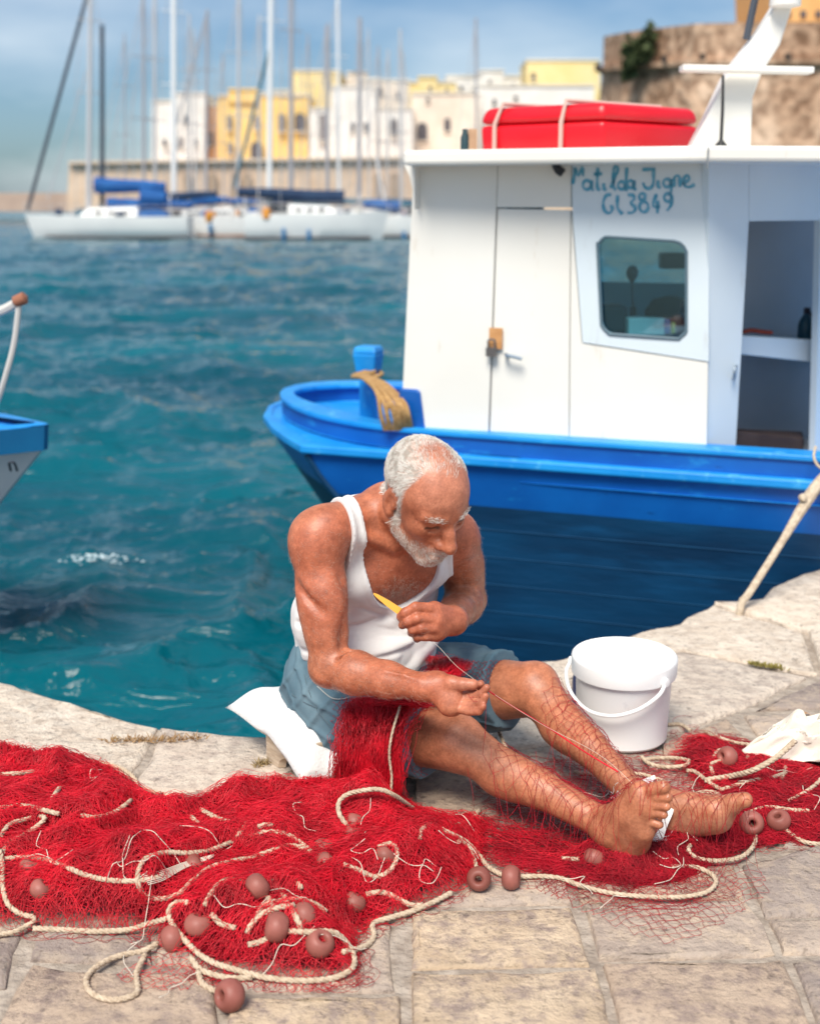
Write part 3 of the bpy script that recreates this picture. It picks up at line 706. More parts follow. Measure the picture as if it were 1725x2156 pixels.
weather(rail_p, (.10, .45, .78), .58, .70, 14, (1, 1, 1)); weather(rail_p, (.003, .08, .30), .66, .72, 18, (1, 1, 1))
weather(navy_p, (.004, .075, .20), .56, .80, 2.2, (.5, .5, 3.5)); weather(white_p, (.60, .52, .42), .64, .78, 5, (2.5, 2.5, .6)); weather(pale_p, (.52, .56, .58), .64, .78, 5, (2.5, 2.5, .6))
B0 = pix(640, 893, 5.1); B1 = pix(1725, 960, 4.4)
b_ax = nrm(V3(B1[0] - B0[0], B1[1] - B0[1], 0)); b_fw = V3(-b_ax[1], b_ax[0], 0)
if b_fw[1] < 0: b_fw = -b_fw
BZ = .43
boat = empty('fishing_boat', (float(B0[0] + 1.5), float(B0[1]), SEA_Z))
def bp_(l, w, z): return V3(B0[0], B0[1], 0) + b_ax * l + b_fw * w + V3(0, 0, z)
plan_b = [(5.5, 0.05), (3.5, 0.0), (1.6, 0.0), (.7, 0.0), (.25, 0.0), (0, .0), (-.15, .18), (-.30, .36), (-.47, .60), (-.58, .86), (-.60, 1.05), (-.50, 1.22), (-.2, 1.33), (.5, 1.38), (3.5, 1.42), (5.5, 1.36)]
def sec(z, inset, rake):
    R_ = []
    for l, w in plan_b:
        k = max(0, 1 - max(0, l) / 2.2) if l < 2.2 else 0
        R_.append(bp_(l + rake * k, .69 + (w - .69) * (1 - inset), z))
    return R_
rows = [sec(.32, 0, 0), sec(.225, .025, .05), sec(.135, .06, .12), sec(-.05, .095, .26), sec(-.30, .115, .44), sec(-.58, .16, .60), sec(-.95, .4, .9)]
def loft(rows, closed_ends=True):
    n = len(rows[0]); v = [p for r_ in rows for p in r_]; f = []
    for i in range(len(rows) - 1):
        for k in range(n - 1): f.append((i * n + k, i * n + k + 1, (i + 1) * n + k + 1, (i + 1) * n + k))
    if closed_ends: f.append(tuple([i * n for i in range(len(rows))] + [i * n + n - 1 for i in range(len(rows) - 1, -1, -1)]))
    return v, f
m = MB(); m.add(*loft(rows[:3])); hull = m.build('hull', blue_p, boat, smooth='auto'); hull['label'] = 'bright blue topsides of the hull'
low = [[p + V3(0, .0, 0) for p in r_] for r_ in rows[2:]]
m = MB(); m.add(*loft(low)); m.build('lower_hull', navy_p, boat, smooth='auto')['label'] = 'dark navy lower hull'
def hullpt(k, z):
    zs = [float(r_[k][2]) for r_ in rows]; i = max(0, min(len(zs) - 2, sum(1 for q in zs[1:-1] if q > z))); t = (zs[i] - z) / (zs[i] - zs[i + 1]); return rows[i][k] * (1 - t) + rows[i + 1][k] * t
stem = MB(); stem.tube(catmull([hullpt(5, z) + V3(-.004, -.004, 0) for z in np.linspace(.30, -.72, 12)], .05), .013, 6); stem.build('stem_post', navy_p, boat, smooth='auto')
seam_p = mat_noise('navy_plank_edge', (.002, .038, .10), (.003, .058, .145), 6, .6)
for z in (.03, -.085, -.20, -.315, -.43):
    q = MB(); q.tube([hullpt(k, z + .02 * (1 - k / 5)) + V3(0, -.001, 0) for k in range(0, 6)], .0022, 5); q.build('plank_edge', seam_p, boat)
# rub rail
def band(off_o, off_i, z0, z1, pl=plan_b):
    c_ = .69; v, f = [], []
    n = len(pl)
    for l, w in pl:
        s = 1 if w > c_ else -1
        dl = -1 if l < .3 else 0
        for o, z in ((off_o, z0), (off_o, z1), (off_i, z1), (off_i, z0)): v.append(bp_(l + dl * o * (.75 if l < 0 else .3), w + s * o * min(1, abs(w - c_) / .4), z))
    for i in range(n - 1):
        for k in range(4): f.append((i * 4 + k, i * 4 + (k + 1) % 4, i * 4 + 4 + (k + 1) % 4, i * 4 + 4 + k))
    f += [(0, 1, 2, 3), ((n - 1) * 4 + 3, (n - 1) * 4 + 2, (n - 1) * 4 + 1, (n - 1) * 4)]
    return v, f
m = MB(); m.add(*band(.026, -.03, .308, .345)); m.build('rub_rail', rail_p, boat, bevel=.008)
# bulwark with rounded cap, inset from the rail
sm = catmull([V3(l, w, 0) for l, w in [(5.5, .05), (3.5, .0), (1.6, .0), (.75, .015), (.30, .06), (.0, .20), (-.25, .42), (-.44, .68), (-.52, .93), (-.44, 1.16), (-.15, 1.29), (.5, 1.34), (3.5, 1.38), (5.5, 1.32)]], .12)
sm = [(p[0], p[1]) for p in sm]
m = MB(); m.add(*band(-.008, -.085, .32, .408, sm)); m.build('bulwark', blue_p, boat, smooth='auto')
m = MB(); m.add(*band(.004, -.105, .4085, .432, sm)); m.build('cap_rail', rail_p, boat, bevel=.006)
# deck
bowp = [(l, w) for l, w in sm if l < .95]; aft = [(l, w) for l, w in sm if l >= .90]
m = MB(); m.add([bp_(l, w, .345) for l, w in bowp], [tuple(range(len(bowp)))]); m.build('foredeck', rail_p, boat)
m = MB(); m.add([bp_(l, w, .25) for l, w in aft], [tuple(range(len(aft)))]); m.build('deck', rail_p, boat)
cvb = [(l, w) for l, w in plan_b if l < 1.0]
m = MB(); m.add([bp_(l, w, .336) for l, w in cvb], [tuple(range(len(cvb)))]); m.build('covering_board', rail_p, boat)
# stem post with its neck
c = pix(776, 860, 5.62); m = MB()
zt = pix(776, 728, 5.62)[2]
for z0, z1, w0, w1 in ((.24, zt - .13, .034, .034), (zt - .13, zt - .115, .034, .044), (zt - .115, zt - .03, .044, .056), (zt - .03, zt, .056, .047)):
    v = [V3(c[0], c[1], z0) + b_ax * sx * w0 + b_fw * sy * w0 for sx, sy in ((-1, -1), (1, -1), (1, 1), (-1, 1))] + [V3(c[0], c[1], z1) + b_ax * sx * w1 + b_fw * sy * w1 for sx, sy in ((-1, -1), (1, -1), (1, 1), (-1, 1))]
    m.hexa(v)
m.build('mooring_post', rail_p, boat, bevel=.008)
m = MB(); m.hexa([pix(838, 905, 5.02), pix(896, 905, 4.98), pix(905, 905, 5.5), pix(850, 905, 5.5), pix(840, 815, 5.02), pix(884, 820, 4.98), pix(890, 818, 5.5), pix(850, 812, 5.5)]); m.build('coaming', blue_p, boat, bevel=.012)
# cabin walls (near wall in panels)
A0, A1 = pix(847, 860, 5.02), pix(872, 322, 5.02); Bq = pix(1489, 850, 4.62)
w_dir = nrm(V3(Bq[0] - A0[0], Bq[1] - A0[1], 0)); w_n = V3(w_dir[1], -w_dir[0], 0)      # w_n towards the camera
if w_n[1] > 0: w_n = -w_n
ZT = 1.435
def onwall(x, y, off=0.0):
    """photo position -> point of the near cabin wall"""
    u, v = (x - IW / 2) / FPX, (y - IH / 2) / FPX
    d = np.array([u, CP - v * SP, -SP - v * CP]); o = np.array([0, 0, CAM_H]); p0 = A0 + w_n * off
    return o + d * ((p0 - o).dot(w_n) / d.dot(w_n))
def panel(name, outline, mat, thick=.03, off=0.0, hole=None, parent=None, bevel=.0):
    bm = bmesh.new()
    lo_ = [bm.verts.new(onwall(x, y, off)) for x, y in outline]
    es = [bm.edges.new((lo_[i], lo_[(i + 1) % len(lo_)])) for i in range(len(lo_))]
    if hole:
        hi_ = [bm.verts.new(onwall(x, y, off)) for x, y in hole]
        es += [bm.edges.new((hi_[i], hi_[(i + 1) % len(hi_)])) for i in range(len(hi_))]
        bmesh.ops.triangle_fill(bm, use_beauty=True, use_dissolve=False, edges=es)
    else: bm.faces.new(lo_)
    r = bmesh.ops.extrude_face_region(bm, geom=list(bm.faces))
    for g in r['geom']:
        if isinstance(g, bmesh.types.BMVert): g.co -= Vector(w_n * thick)
    bmesh.ops.recalc_face_normals(bm, faces=bm.faces)
    me = bpy.data.meshes.new(name); bm.to_mesh(me); bm.free()
    return add_obj(name, me, parent or boat, mat)
def rrect(x0, y0, x1, y1, r, skew=0, n=6):
    out = []
    for cx, cy, a0 in ((x1 - r, y0 + r, -90), (x1 - r, y1 - r, 0), (x0 + r, y1 - r, 90), (x0 + r, y0 + r, 180)):
        for k in range(n + 1):
            a = math.radians(a0 + 90 * k / n); x, y = cx + r * math.cos(a), cy + r * math.sin(a)
            t = (x - x0) / (x1 - x0); out.append((x + (1 - (y - y0) / (y1 - y0)) * -skew, y + 12 * t))
    return out
panel('cabin_front_panel', [(871, 336), (1047, 336), (1026, 930), (842, 930)], white_p)
panel('cabin_lintel', [(1048.5, 336), (1201, 336), (1201, 436), (1045, 436)], white_p)
door = panel('cabin_door', [(1047, 439), (1200, 442), (1196, 940), (1030, 940)], white_p, .025, -.006)
panel('cabin_lower_panel', [(1224, 722), (1489, 762), (1486, 965), (1198, 950), (1202, 445)], white_p, .03, 0)
hole = rrect(1256, 497, 1444, 702, 26, 0); hole = [(x + (10 * (y - 497) / 205 if x < 1330 else 0), y) for x, y in hole]
panel('window_panel', [(1202.5, 336), (1491, 336), (1491, 761), (1225.5, 720.5), (1204, 445)], pale_p, .03, .004, hole)
glass = bpy.data.materials.new('cabin_glass'); glass.use_nodes = True
_t = glass.node_tree; _t.nodes.clear(); _o = _t.nodes.new('ShaderNodeOutputMaterial'); _mx = _t.nodes.new('ShaderNodeMixShader'); _tr = _t.nodes.new('ShaderNodeBsdfTransparent'); _gl = _t.nodes.new('ShaderNodeBsdfGlossy')
_tr.inputs['Color'].default_value = (.62, .86, .92, 1); _gl.inputs['Roughness'].default_value = .03; _gl.inputs['Color'].default_value = (.8, .9, .95, 1); _mx.inputs[0].default_value = .12
_t.links.new(_tr.outputs[0], _mx.inputs[1]); _t.links.new(_gl.outputs[0], _mx.inputs[2]); _t.links.new(_mx.outputs[0], _o.inputs['Surface'])
pane = panel('window_pane', [(x * .98 + 1350 * .02, y) for x, y in rrect(1250, 490, 1450, 710, 26)], glass, .004, -.016)
gask = catmull([onwall(x, y, .006) for x, y in hole + hole[:1]], .02); m = MB(); m.tube(gask[:-1], .006, 6, closed=True); m.build('window_gasket', new_mat('rubber_gasket', (.10, .16, .20), .6), boat)
# door fittings
c = onwall(1043, 712, .006); m = MB(); m.obox(c, w_dir * .026, w_n * .004, V3(0, 0, .040)); m.build('hasp_plate', mat_noise('orange_wood', (.50, .24, .09), (.62, .33, .14), 30, .6), door)
c = onwall(1034, 724, .025); m = MB(); m.obox(c - V3(0, 0, .03), w_dir * .020, w_n * .010, V3(0, 0, .017)); m.tube(catmull([c + w_dir * -.013 + V3(0, 0, -.015), c + w_dir * -.012 + V3(0, 0, .014), c + w_dir * .012 + V3(0, 0, .014), c + w_dir * .013 + V3(0, 0, -.015)], .004), .004, 6); m.build('padlock', new_mat('padlock_metal', (.18, .17, .17), .35, .7), door)
m = MB(); m.tube(catmull([onwall(1066, 746, .0), onwall(1066, 747, .03), onwall(1084, 751, .034), onwall(1098, 755, .034)], .006), .008, 8); m.build('door_handle', new_mat('handle_metal', (.45, .50, .55), .3, .8), door)
# boat name and number, brushed by hand in blue
def D2(cx, cy): return 1190.25 + cx * .1701, 336.4 + cy * .1701
def circ(cx, cy, rx, ry, a0=0, a1=360): return [(cx + rx * math.cos(math.radians(a)), cy + ry * math.sin(math.radians(a))) for a in np.linspace(a0, a1, 14)]
strokes = [[(85, 300), (105, 180), (110, 90), (150, 200), (205, 90), (212, 200)], circ(262, 310, 52, 58), [(318, 250), (318, 350), (345, 378)], [(395, 95), (388, 330), (425, 372)], [(345, 175), (450, 170)],
           [(470, 285), (470, 355), (500, 372)], [(555, 350), (640, 130), (620, 80), (592, 110), (590, 320), (620, 372)], circ(690, 315, 45, 50), [(755, 90), (742, 350), (765, 372)], circ(800, 300, 40, 48), [(845, 250), (842, 350), (870, 372)],
           [(945, 120), (1110, 110)], [(1085, 115), (1080, 290), (1040, 352), (980, 340), (955, 280)], [(1140, 250), (1142, 330), (1175, 345)], circ(1252, 285, 48, 50), [(1302, 235), (1300, 400), (1262, 430)], [(1335, 335), (1345, 215), (1400, 200), (1412, 335)],
           [(1440, 300), (1525, 240), (1500, 185), (1455, 240), (1470, 320), (1530, 335), (1595, 300)],
           [(560, 430), (500, 440), (462, 530), (480, 625), (540, 660), (585, 585), (545, 580)], [(640, 435), (640, 590), (700, 672)], [(765, 430), (835, 440), (845, 490), (800, 530), (862, 590), (830, 650), (765, 655)],
           circ(945, 455, 38, 45), circ(965, 580, 55, 65), [(1120, 420), (1080, 570), (1165, 575)], [(1135, 500), (1132, 660)], circ(1262, 465, 48, 52), [(1315, 450), (1300, 560), (1250, 630)]]
ink = mat_noise('blue_brush_lettering', (.05, .30, .46), (.18, .43, .58), 60, .6)
m = MB()
for s in strokes:
    P_ = catmull([onwall(*D2(*p), .0065) for p in s], .008); n = len(P_)
    tn = np.gradient(P_, axis=0); tn /= np.linalg.norm(tn, axis=1, keepdims=True) + 1e-9; sd = np.cross(tn, w_n); w = .0055 * (1 + .25 * np.sin(np.arange(n) * .9))
    v = np.vstack([P_ + sd * w[:, None], P_ - sd * w[:, None], P_ + sd * w[:, None] - w_n * .001, P_ - sd * w[:, None] - w_n * .001])
    f = [(i, i + 1, n + i + 1, n + i) for i in range(n - 1)] + [(2 * n + i, 3 * n + i, 3 * n + i + 1, 2 * n + i + 1) for i in range(n - 1)]
    m.add(v, f)
m.build('lettering', ink, boat, fix=False)['label'] = 'hand painted boat name and number in blue'
# recessed wall with the open doorway
B2 = onwall(1490, 600); d2 = nrm(V3(.80, .60, 0)); n2_ = V3(d2[1], -d2[0], 0)
def onwall2(x, y, off=0.0):
    u, v = (x - IW / 2) / FPX, (y - IH / 2) / FPX
    d = np.array([u, CP - v * SP, -SP - v * CP]); o = np.array([0, 0, CAM_H]); p0 = B2 + n2_ * off
    return o + d * ((p0 - o).dot(n2_) / d.dot(n2_))
def slab2(name, pts, mat, th=.03, off=0.0):
    m = MB(); m.prism([onwall2(x, y, off) for x, y in pts], -n2_ * th); return m.build(name, mat, boat)
slab2('cabin_side_panel', [(1491, 338), (1575, 338), (1575, 465), (1544, 1000), (1487, 1000)], pale_p)
slab2('doorway_lintel', [(1576, 338), (1830, 338), (1830, 462), (1576, 465)], pale_p)
slab2('doorway_post', [(1727, 463), (1830, 463), (1830, 1010), (1713, 1010)], pale_p)
m = MB(); m.tube(catmull([onwall2(1549, 770, 0), onwall2(1546, 775, .03), onwall2(1545, 790, .03), onwall2(1544, 797, 0)], .006), .006, 6); m.build('doorway_catch', new_mat('catch_metal', (.3, .36, .42), .35, .7), boat)
# interior
far_w = 1.15
I0 = A0 + b_fw * far_w; I1 = Bq + b_fw * far_w + b_ax * 1.35
def farp(t, z): return V3(*(I0 + (I1 - I0) * t)[:2], z)
pti = mat_noise('pale_teal_interior', (.25, .46, .54), (.32, .54, .60), 2, .7)
for t0_, t1_, z0_, z1_ in ((0, 1, .25, .95), (0, 1, 1.32, ZT), (0, .10, .951, 1.319), (.52, .60, .951, 1.319), (.92, 1, .951, 1.319)):   # wide openings on the far side
    m = MB(); m.prism([farp(t0_, z0_), farp(t0_, z1_), farp(t1_, z1_), farp(t1_, z0_)], b_fw * .03); m.build('cabin_far_wall', pti, boat)
fA = V3(A0[0], A0[1], 0) - w_n * .035 + b_ax * .05
m = MB(); m.prism([fA + V3(0, 0, .25), fA + V3(0, 0, ZT), fA + b_fw * far_w + V3(0, 0, ZT), fA + b_fw * far_w + V3(0, 0, .25)], b_ax * .03); m.build('cabin_fore_wall', white_p, boat)
m = MB(); m.prism([V3(A0[0], A0[1], .296) + b_ax * .06 - w_n * .04, V3(Bq[0], Bq[1], .296) - w_n * .04, V3(Bq[0], Bq[1], .296) + d2 * 1.2, V3(I1[0], I1[1], .296), V3(I0[0], I0[1], .296)], (0, 0, -.02)); m.build('cabin_floor', grey_p, boat)
# partition wall seen through the doorway, with its shelf
def inner(x, y, Y): return pix(x, y, Y)
m = MB(); m.prism([inner(1535, 330, 5.35), inner(1800, 330, 5.62), inner(1800, 960, 5.62), inner(1520, 960, 5.35)], (0, .03, 0)); m.build('partition', grey_p, boat)
m = MB(); m.hexa([inner(1548, 745, 5.0), inner(1722, 764, 5.15), inner(1728, 755, 5.58), inner(1545, 740, 5.33), inner(1550, 706, 5.0), inner(1724, 716, 5.15), inner(1728, 712, 5.58), inner(1546, 702, 5.33)]); m.build('shelf', pale_p, boat, bevel=.005)
# roof
RZ = ZT + .002
def rt_(x, y, Y): p = pix(x, y, Y); return (p[0], p[1], RZ)
r_near = [pix(848, 330, 4.84), pix(1488, 342, 4.42), pix(1950, 342, 4.5)]
r_poly = [V3(p[0], p[1], RZ) for p in r_near] + [V3(I1[0] + .5, I1[1] + .15, RZ), V3(I0[0] - .06, I0[1] + .06, RZ)]
m = MB(); m.prism(r_poly, (0, 0, .052)); roof = m.build('roof', white_p, boat, bevel=.012)
m = MB(); m.tube([r_near[1] + V3(0, -.004, -.02 + 0 * RZ), r_near[1] + V3(0, -.004, .05)], .003, 5); m.build('roof_joint', new_mat('joint_dark', (.2, .22, .24), .7), roof)
m = MB(); br = [onwall(872, 330, -.01)] + [onwall(872 - 24 * math.cos(q) ** 1.5, 330 + 95 * math.sin(q), -.01) for q in np.linspace(.15, 1.45, 8)] + [onwall(872, 430, -.01)]
m.prism([onwall(873, 328, .05), onwall(848, 332, .05), onwall(852, 350, .05), onwall(862, 372, .05), onwall(868, 400, .05), onwall(872, 440, .05)], -w_n * .3); m.build('roof_bracket', white_p, boat)
m = MB(); m.tube(catmull([onwall(1168, 343, .02), onwall(1174, 356, .045), onwall(1184, 364, .04)], .006), .016, 8); m.build('deck_lamp', new_mat('lamp_black', (.02, .02, .025), .5), boat)
# pylon on the roof
def py(pts, Y, dep, mat, name):
    m = MB(); m.prism([pix(x, y, Y) for x, y in pts], (0, dep, 0)); return m.build(name, mat, boat, bevel=.008)
pyl = py([(1450, 319), (1488, 245), (1525, 165), (1548, 128), (1600, 62), (1638, 2), (1650, -30), (1672, -28), (1668, 12), (1642, 92), (1604, 152), (1584, 205), (1580, 319)], 4.86, .10, white_p, 'pylon')
m = MB(); m.obox(pix(1570, 146, 4.80), (.235, 0, -.004), (0, .035, 0), (0, 0, .011)); m.build('crossbar', white_p, boat, bevel=.004)
m = MB(); m.lathe([(.03, -.02), (.055, -.015), (.055, .012), (.03, .02)], pix(1652, 3, 4.84), n=14); m.build('pylon_lamp', white_p, boat, smooth='auto')
m = MB(); m.tube([pix(1521, 158, 4.76), pix(1520, 230, 4.76), pix(1516, 312, 4.76)], [.005, .006, .007], 6); m.lathe([(.026, 0), (.022, .014), (.008, .03)], pix(1516, 313, 4.76), n=12); m.build('whip_aerial', new_mat('aerial_black', (.02, .02, .02), .5), boat)
m = MB(); m.tube([pix(1570, 82, 4.9), pix(1594, -30, 4.9)], .014, 6); m.build('boat_hook_pole', dark_m, boat)
tag(boat, 'blue and white wooden fishing boat with cabin moored behind the seated person', 'fishing boat')

# ---- loose things on the fishing boat
rope_mat = mat_noise('hemp_rope', (.42, .33, .24), (.60, .50, .38), 60, .9, .8, 120, stretch=(1, 1, 1), dist=.004)
ochre = mat_noise('ochre_rope', (.34, .19, .07), (.48, .29, .12), 50, .9, .7, 90, dist=.004)
m = MB(); rr = np.random.default_rng(4)
for k in range(9):
    j = rr.normal(0, 3, 6); Yk = 5.52 - k * .012
    pts = [pix(768 + k * 3, 784 + j[0], 5.56), pix(742 + k * 4 + j[1], 792, 5.48), pix(766 + k * 6 + j[2], 797 + k * 1.5, 5.25), pix(792 + k * 7 + j[3], 830 + k * 2, 5.02 - k * .004), pix(806 + k * 7 + j[4], 872, 4.985 - k * .004), pix(810 + k * 7, 905, 5.0)]
    m.tube(catmull(pts, .02), .0085, 7)
m.tube(catmull([pix(752, 790, 5.56), pix(776, 797, 5.52), pix(803, 788, 5.56), pix(790, 780, 5.68), pix(757, 782, 5.68)], .02), .009, 7)
tag(m.build('rope_coil', ochre, None, smooth='auto'), 'ochre rope hank hung from the blue mooring post', 'rope')
redp = mat_noise('red_plastic', (.62, .004, .012), (.70, .006, .018), 3, .35, spec=.5)
cs = empty('red_case', tuple(pix(1240, 306, 5.0)))
zb_, zm_, zt_ = RZ + .055, RZ + .055 + .105, pix(1270, 210, 4.9)[2]
def cquad(z, g=0):
    a, b, c_ = pix(1013 - g * 40, 250, 5.2), pix(1270, 250, 4.88), pix(1467 + g * 30, 250, 5.2); d = a + c_ - b
    cc = (a + b + c_ + d) / 4
    return [V3(*(cc + (p - cc) * (1 + g))[:2], z) for p in (a, b, c_, d)]
m = MB(); m.hexa(cquad(zb_) + cquad(zm_, .02)); m.build('case_base', redp, cs, bevel=.02, seg=3, smooth='auto')
m = MB(); m.hexa(cquad(zm_ + .003, .035) + cquad(zt_ - .008, -.02)); m.build('case_lid', redp, cs, bevel=.025, seg=3, smooth='auto')
strap_m = new_mat('strap_webbing', (.62, .42, .36), .8)
q0, q1 = cquad(zb_, .05), cquad(zt_ + .0, .0)
for fr in (.16, .68):
    a = q0[0] + (q0[1] - q0[0]) * fr; b = q1[0] + (q1[1] - q1[0]) * (fr + .02); c_ = q1[3] + (q1[2] - q1[3]) * (fr + .02); d = q0[3] + (q0[2] - q0[3]) * fr
    MB().tube([a, V3(a[0], a[1], zm_), b + V3(0, -.004, .003), c_ + V3(0, 0, .003), d], .009, 6).build('strap', strap_m, cs)
tag(cs, 'red plastic case strapped on the white cabin roof', 'case')
m = MB(); m.obox(V3(*pix(994, 290, 4.95)[:2], RZ + .0935), (.016, 0, 0), (0, .03, 0), (0, 0, .04)); tag(m.build('wooden_block', mat_noise('block_wood', (.42, .25, .15), (.52, .33, .2), 20, .7), None, bevel=.004), 'small brown wooden block at the end of the red case', 'block')
m = MB(); m.lathe([(.012, 0), (.017, .004), (.017, .05), (.010, .066), (.010, .08)], V3(*pix(978, 300, 4.93)[:2], RZ + .053), n=14); tag(m.build('dark_canister', new_mat('canister_dark', (.02, .05, .06), .4), None, smooth='auto'), 'dark canister on the roof edge beside the wooden block', 'canister')
# inside the wheelhouse
dash = MB(); dash.hexa([pix(1250, 735, 4.90), pix(1470, 748, 4.75), pix(1480, 742, 5.2), pix(1260, 728, 5.3), pix(1250, 712, 4.90), pix(1470, 716, 4.75), pix(1480, 712, 5.2), pix(1260, 706, 5.3)]); dash.build('dashboard', teal_p, boat)
def inbox(name, x0, y0, x1, y1, Y, dep, mat, label, cat, bev=.006):
    m = MB(); m.prism([pix(x0, y1, Y), pix(x0, y0, Y), pix(x1, y0, Y), pix(x1, y1, Y)], (0, dep, 0)); return tag(m.build(name, mat, None, bevel=bev), label, cat)
inbox('white_box', 1322, 670, 1400, 706, 4.93, .1, white_p, 'white box on the ledge behind the cabin window', 'box')
inbox('helm_chair', 1262, 642, 1322, 704, 5.0, .12, new_mat('seat_teal', (.01, .06, .08), .6), 'dark teal helm chair in the lower corner of the cabin window', 'chair', .02)
inbox('blue_can', 1398, 672, 1411, 702, 4.92, .03, fend, 'small blue can beside the white box in the cabin window', 'can', .004)
inbox('yellow_can', 1413, 678, 1421, 702, 4.92, .025, new_mat('can_yellow', (.6, .5, .08), .5), 'thin yellow can beside the blue can in the cabin window', 'can', .003)
bag = MB(); bag.lathe([(.02, -.055), (.085, -.05), (.10, 0), (.07, .045), (.02, .06)], pix(1408, 655, 5.08), n=12); tag(bag.build('dark_bag', new_mat('bag_dark', (.01, .025, .035), .8), None, smooth='auto'), 'slumped dark bag behind the cans in the cabin window', 'bag')
lamp = empty('stalk_lamp', tuple(pix(1331, 702, 5.12)))
m = MB(); m.tube([pix(1332, 704, 5.12), pix(1331, 645, 5.12)], .012, 8); m.tube([pix(1331, 648, 5.12), pix(1330, 592, 5.12)], .004, 6); m.build('stalk', dark_m, lamp)
m = MB(); m.lathe([(.004, -.035), (.022, -.005), (.025, .012), (.016, .03), (.004, .036)], pix(1330, 578, 5.12), n=12); m.build('lamp_head', dark_m, lamp, smooth='auto')
tag(lamp, 'black stalk lamp standing behind the cabin window', 'lamp')
inbox('radio_set', 1392, 532, 1442, 566, 5.4, .08, new_mat('radio_dark', (.03, .02, .025), .5), 'dark radio set high on the right inside the cabin window', 'radio')
box_m = mat_noise('dark_crate', (.035, .022, .022), (.06, .04, .038), 8, .7)
cr = MB(); cr.hexa([pix(1548, 985, 5.0), pix(1690, 992, 5.1), pix(1700, 975, 5.4), pix(1545, 975, 5.3), pix(1548, 908, 5.0), pix(1690, 922, 5.1), pix(1688, 908, 5.4), pix(1545, 902, 5.3)]); tag(cr.build('dark_crate', box_m, None, bevel=.006), 'dark crate on the cabin floor in the open doorway', 'crate')
bo = empty('spray_bottle', tuple(pix(1692, 712, 5.3)))
m = MB(); m.lathe([(.028, 0), (.032, .006), (.032, .06), (.024, .085), (.010, .105), (.010, .112)], pix(1693, 714, 5.3), n=14); m.build('bottle_body', new_mat('bottle_blue', (.02, .07, .10), .35), bo, smooth='auto')
m = MB(); c = pix(1693, 714, 5.3) + V3(0, 0, .118); m.obox(c, (.012, 0, 0), (0, .010, 0), (0, 0, .013)); m.tube([c + V3(.008, 0, 0), c + V3(.03, 0, -.03)], .006, 6); m.build('trigger', new_mat('trigger_dark', (.03, .02, .03), .5), bo, bevel=.003)
tag(bo, 'dark blue spray bottle on the shelf in the doorway', 'bottle')
m = MB(); m.tube(catmull([pix(1562, 699, 5.1), pix(1580, 695, 5.1), pix(1600, 698, 5.1), pix(1622, 700, 5.12)], .01), .013, 8, flat=.7); tag(m.build('red_rag', mat_noise('rag_red', (.22, .03, .02), (.34, .07, .04), 30, .9), None, smooth='auto'), 'crumpled red rag lying on the doorway shelf', 'rag')
# mooring line
ml = catmull([pix(1790, 955, 4.38), pix(1740, 1000, 4.28), pix(1705, 1042, 4.20), pix(1640, 1148, 4.08), pix(1575, 1250, 3.96), pix(1560, 1270, 3.93), pix(1558, 1282, 3.90) + V3(0, .03, -.10)], .02)
rr_ = np.where(ml[:, 2] > .27, .021, .0125) ; rr_ = np.convolve(np.pad(rr_, 4, 'edge'), np.ones(9) / 9, 'valid')
m = MB(); m.tube(ml, rr_, 9); k_ = pix(1690, 1040, 4.17); m.lathe([(.004, -.012), (.014, -.006), (.014, .006), (.004, .012)], k_ + V3(-.004, -.01, -.01), axis=(.3, -.8, .4), n=10); tag(m.build('mooring_rope', rope_mat, None, smooth='auto'), 'taut beige mooring rope running from the boat to the quay edge', 'rope')
m = MB(); m.tube(catmull([pix(1716, 940, 4.36), pix(1712, 962, 4.33), pix(1725, 985, 4.30), pix(1760, 1005, 4.3)], .02), .005, 6); tag(m.build('thin_line', rope_mat, None), 'thin pale line hanging over the blue gunwale near the doorway', 'line')

# ================================================================== SMALL BOAT AT LEFT
sb = empty('rowing_boat', tuple(pix(-150, 1000, 4.75)))
tip = pix(98, 895, 4.75); sdir = nrm(V3(-1, .22, 0)); sfar = V3(.22, 1, 0) / np.linalg.norm([.22, 1])
def sp_(l, w, z): return V3(tip[0], tip[1], 0) + sdir * l + sfar * w + V3(0, 0, z)
tz_ = tip[2]; st = [0, .06, .16, .32, .6, 1.0, 1.6, 2.4]; hb = [.015, .06, .13, .24, .38, .5, .58, .56]
def rowsec(dz, k, rake): return [sp_(l + rake, -h * k, tz_ + dz - .04 * min(1, l)) for l, h in zip(st, hb)][::-1] + [sp_(l + rake, h * k, tz_ + dz - .04 * min(1, l)) for l, h in zip(st, hb)]
sw_p = mat_noise('white_boat_paint', (.50, .51, .55), (.58, .59, .62), 3, .5, .15, 12, dist=.004)
m = MB(); m.add(*loft([rowsec(-.09, 1, 0.02), rowsec(-.3, .9, .21), rowsec(-.6, .72, .46), rowsec(-1.0, .4, .8), rowsec(-1.3, .1, 1.0)])); m.build('hull', sw_p, sb, smooth='auto')
m = MB(); rA, rB = rowsec(0, 1.08, 0), rowsec(-.095, 1.06, .01); m.add(*loft([rA, rB])); m.build('gunwale', mat_noise('dark_blue_gunwale', (.004, .10, .25), (.006, .13, .30), 4, .45), sb, smooth='auto')
m = MB(); m.add(*loft([rowsec(.004, 1.085, 0), rowsec(.008, .8, .05)], False)); m.build('rail_cap', rail_p, sb)
m = MB(); rC = rowsec(-.02, .98, .02); m.add(rC, [tuple(range(len(rC)))]); m.build('foredeck', rail_p, sb)
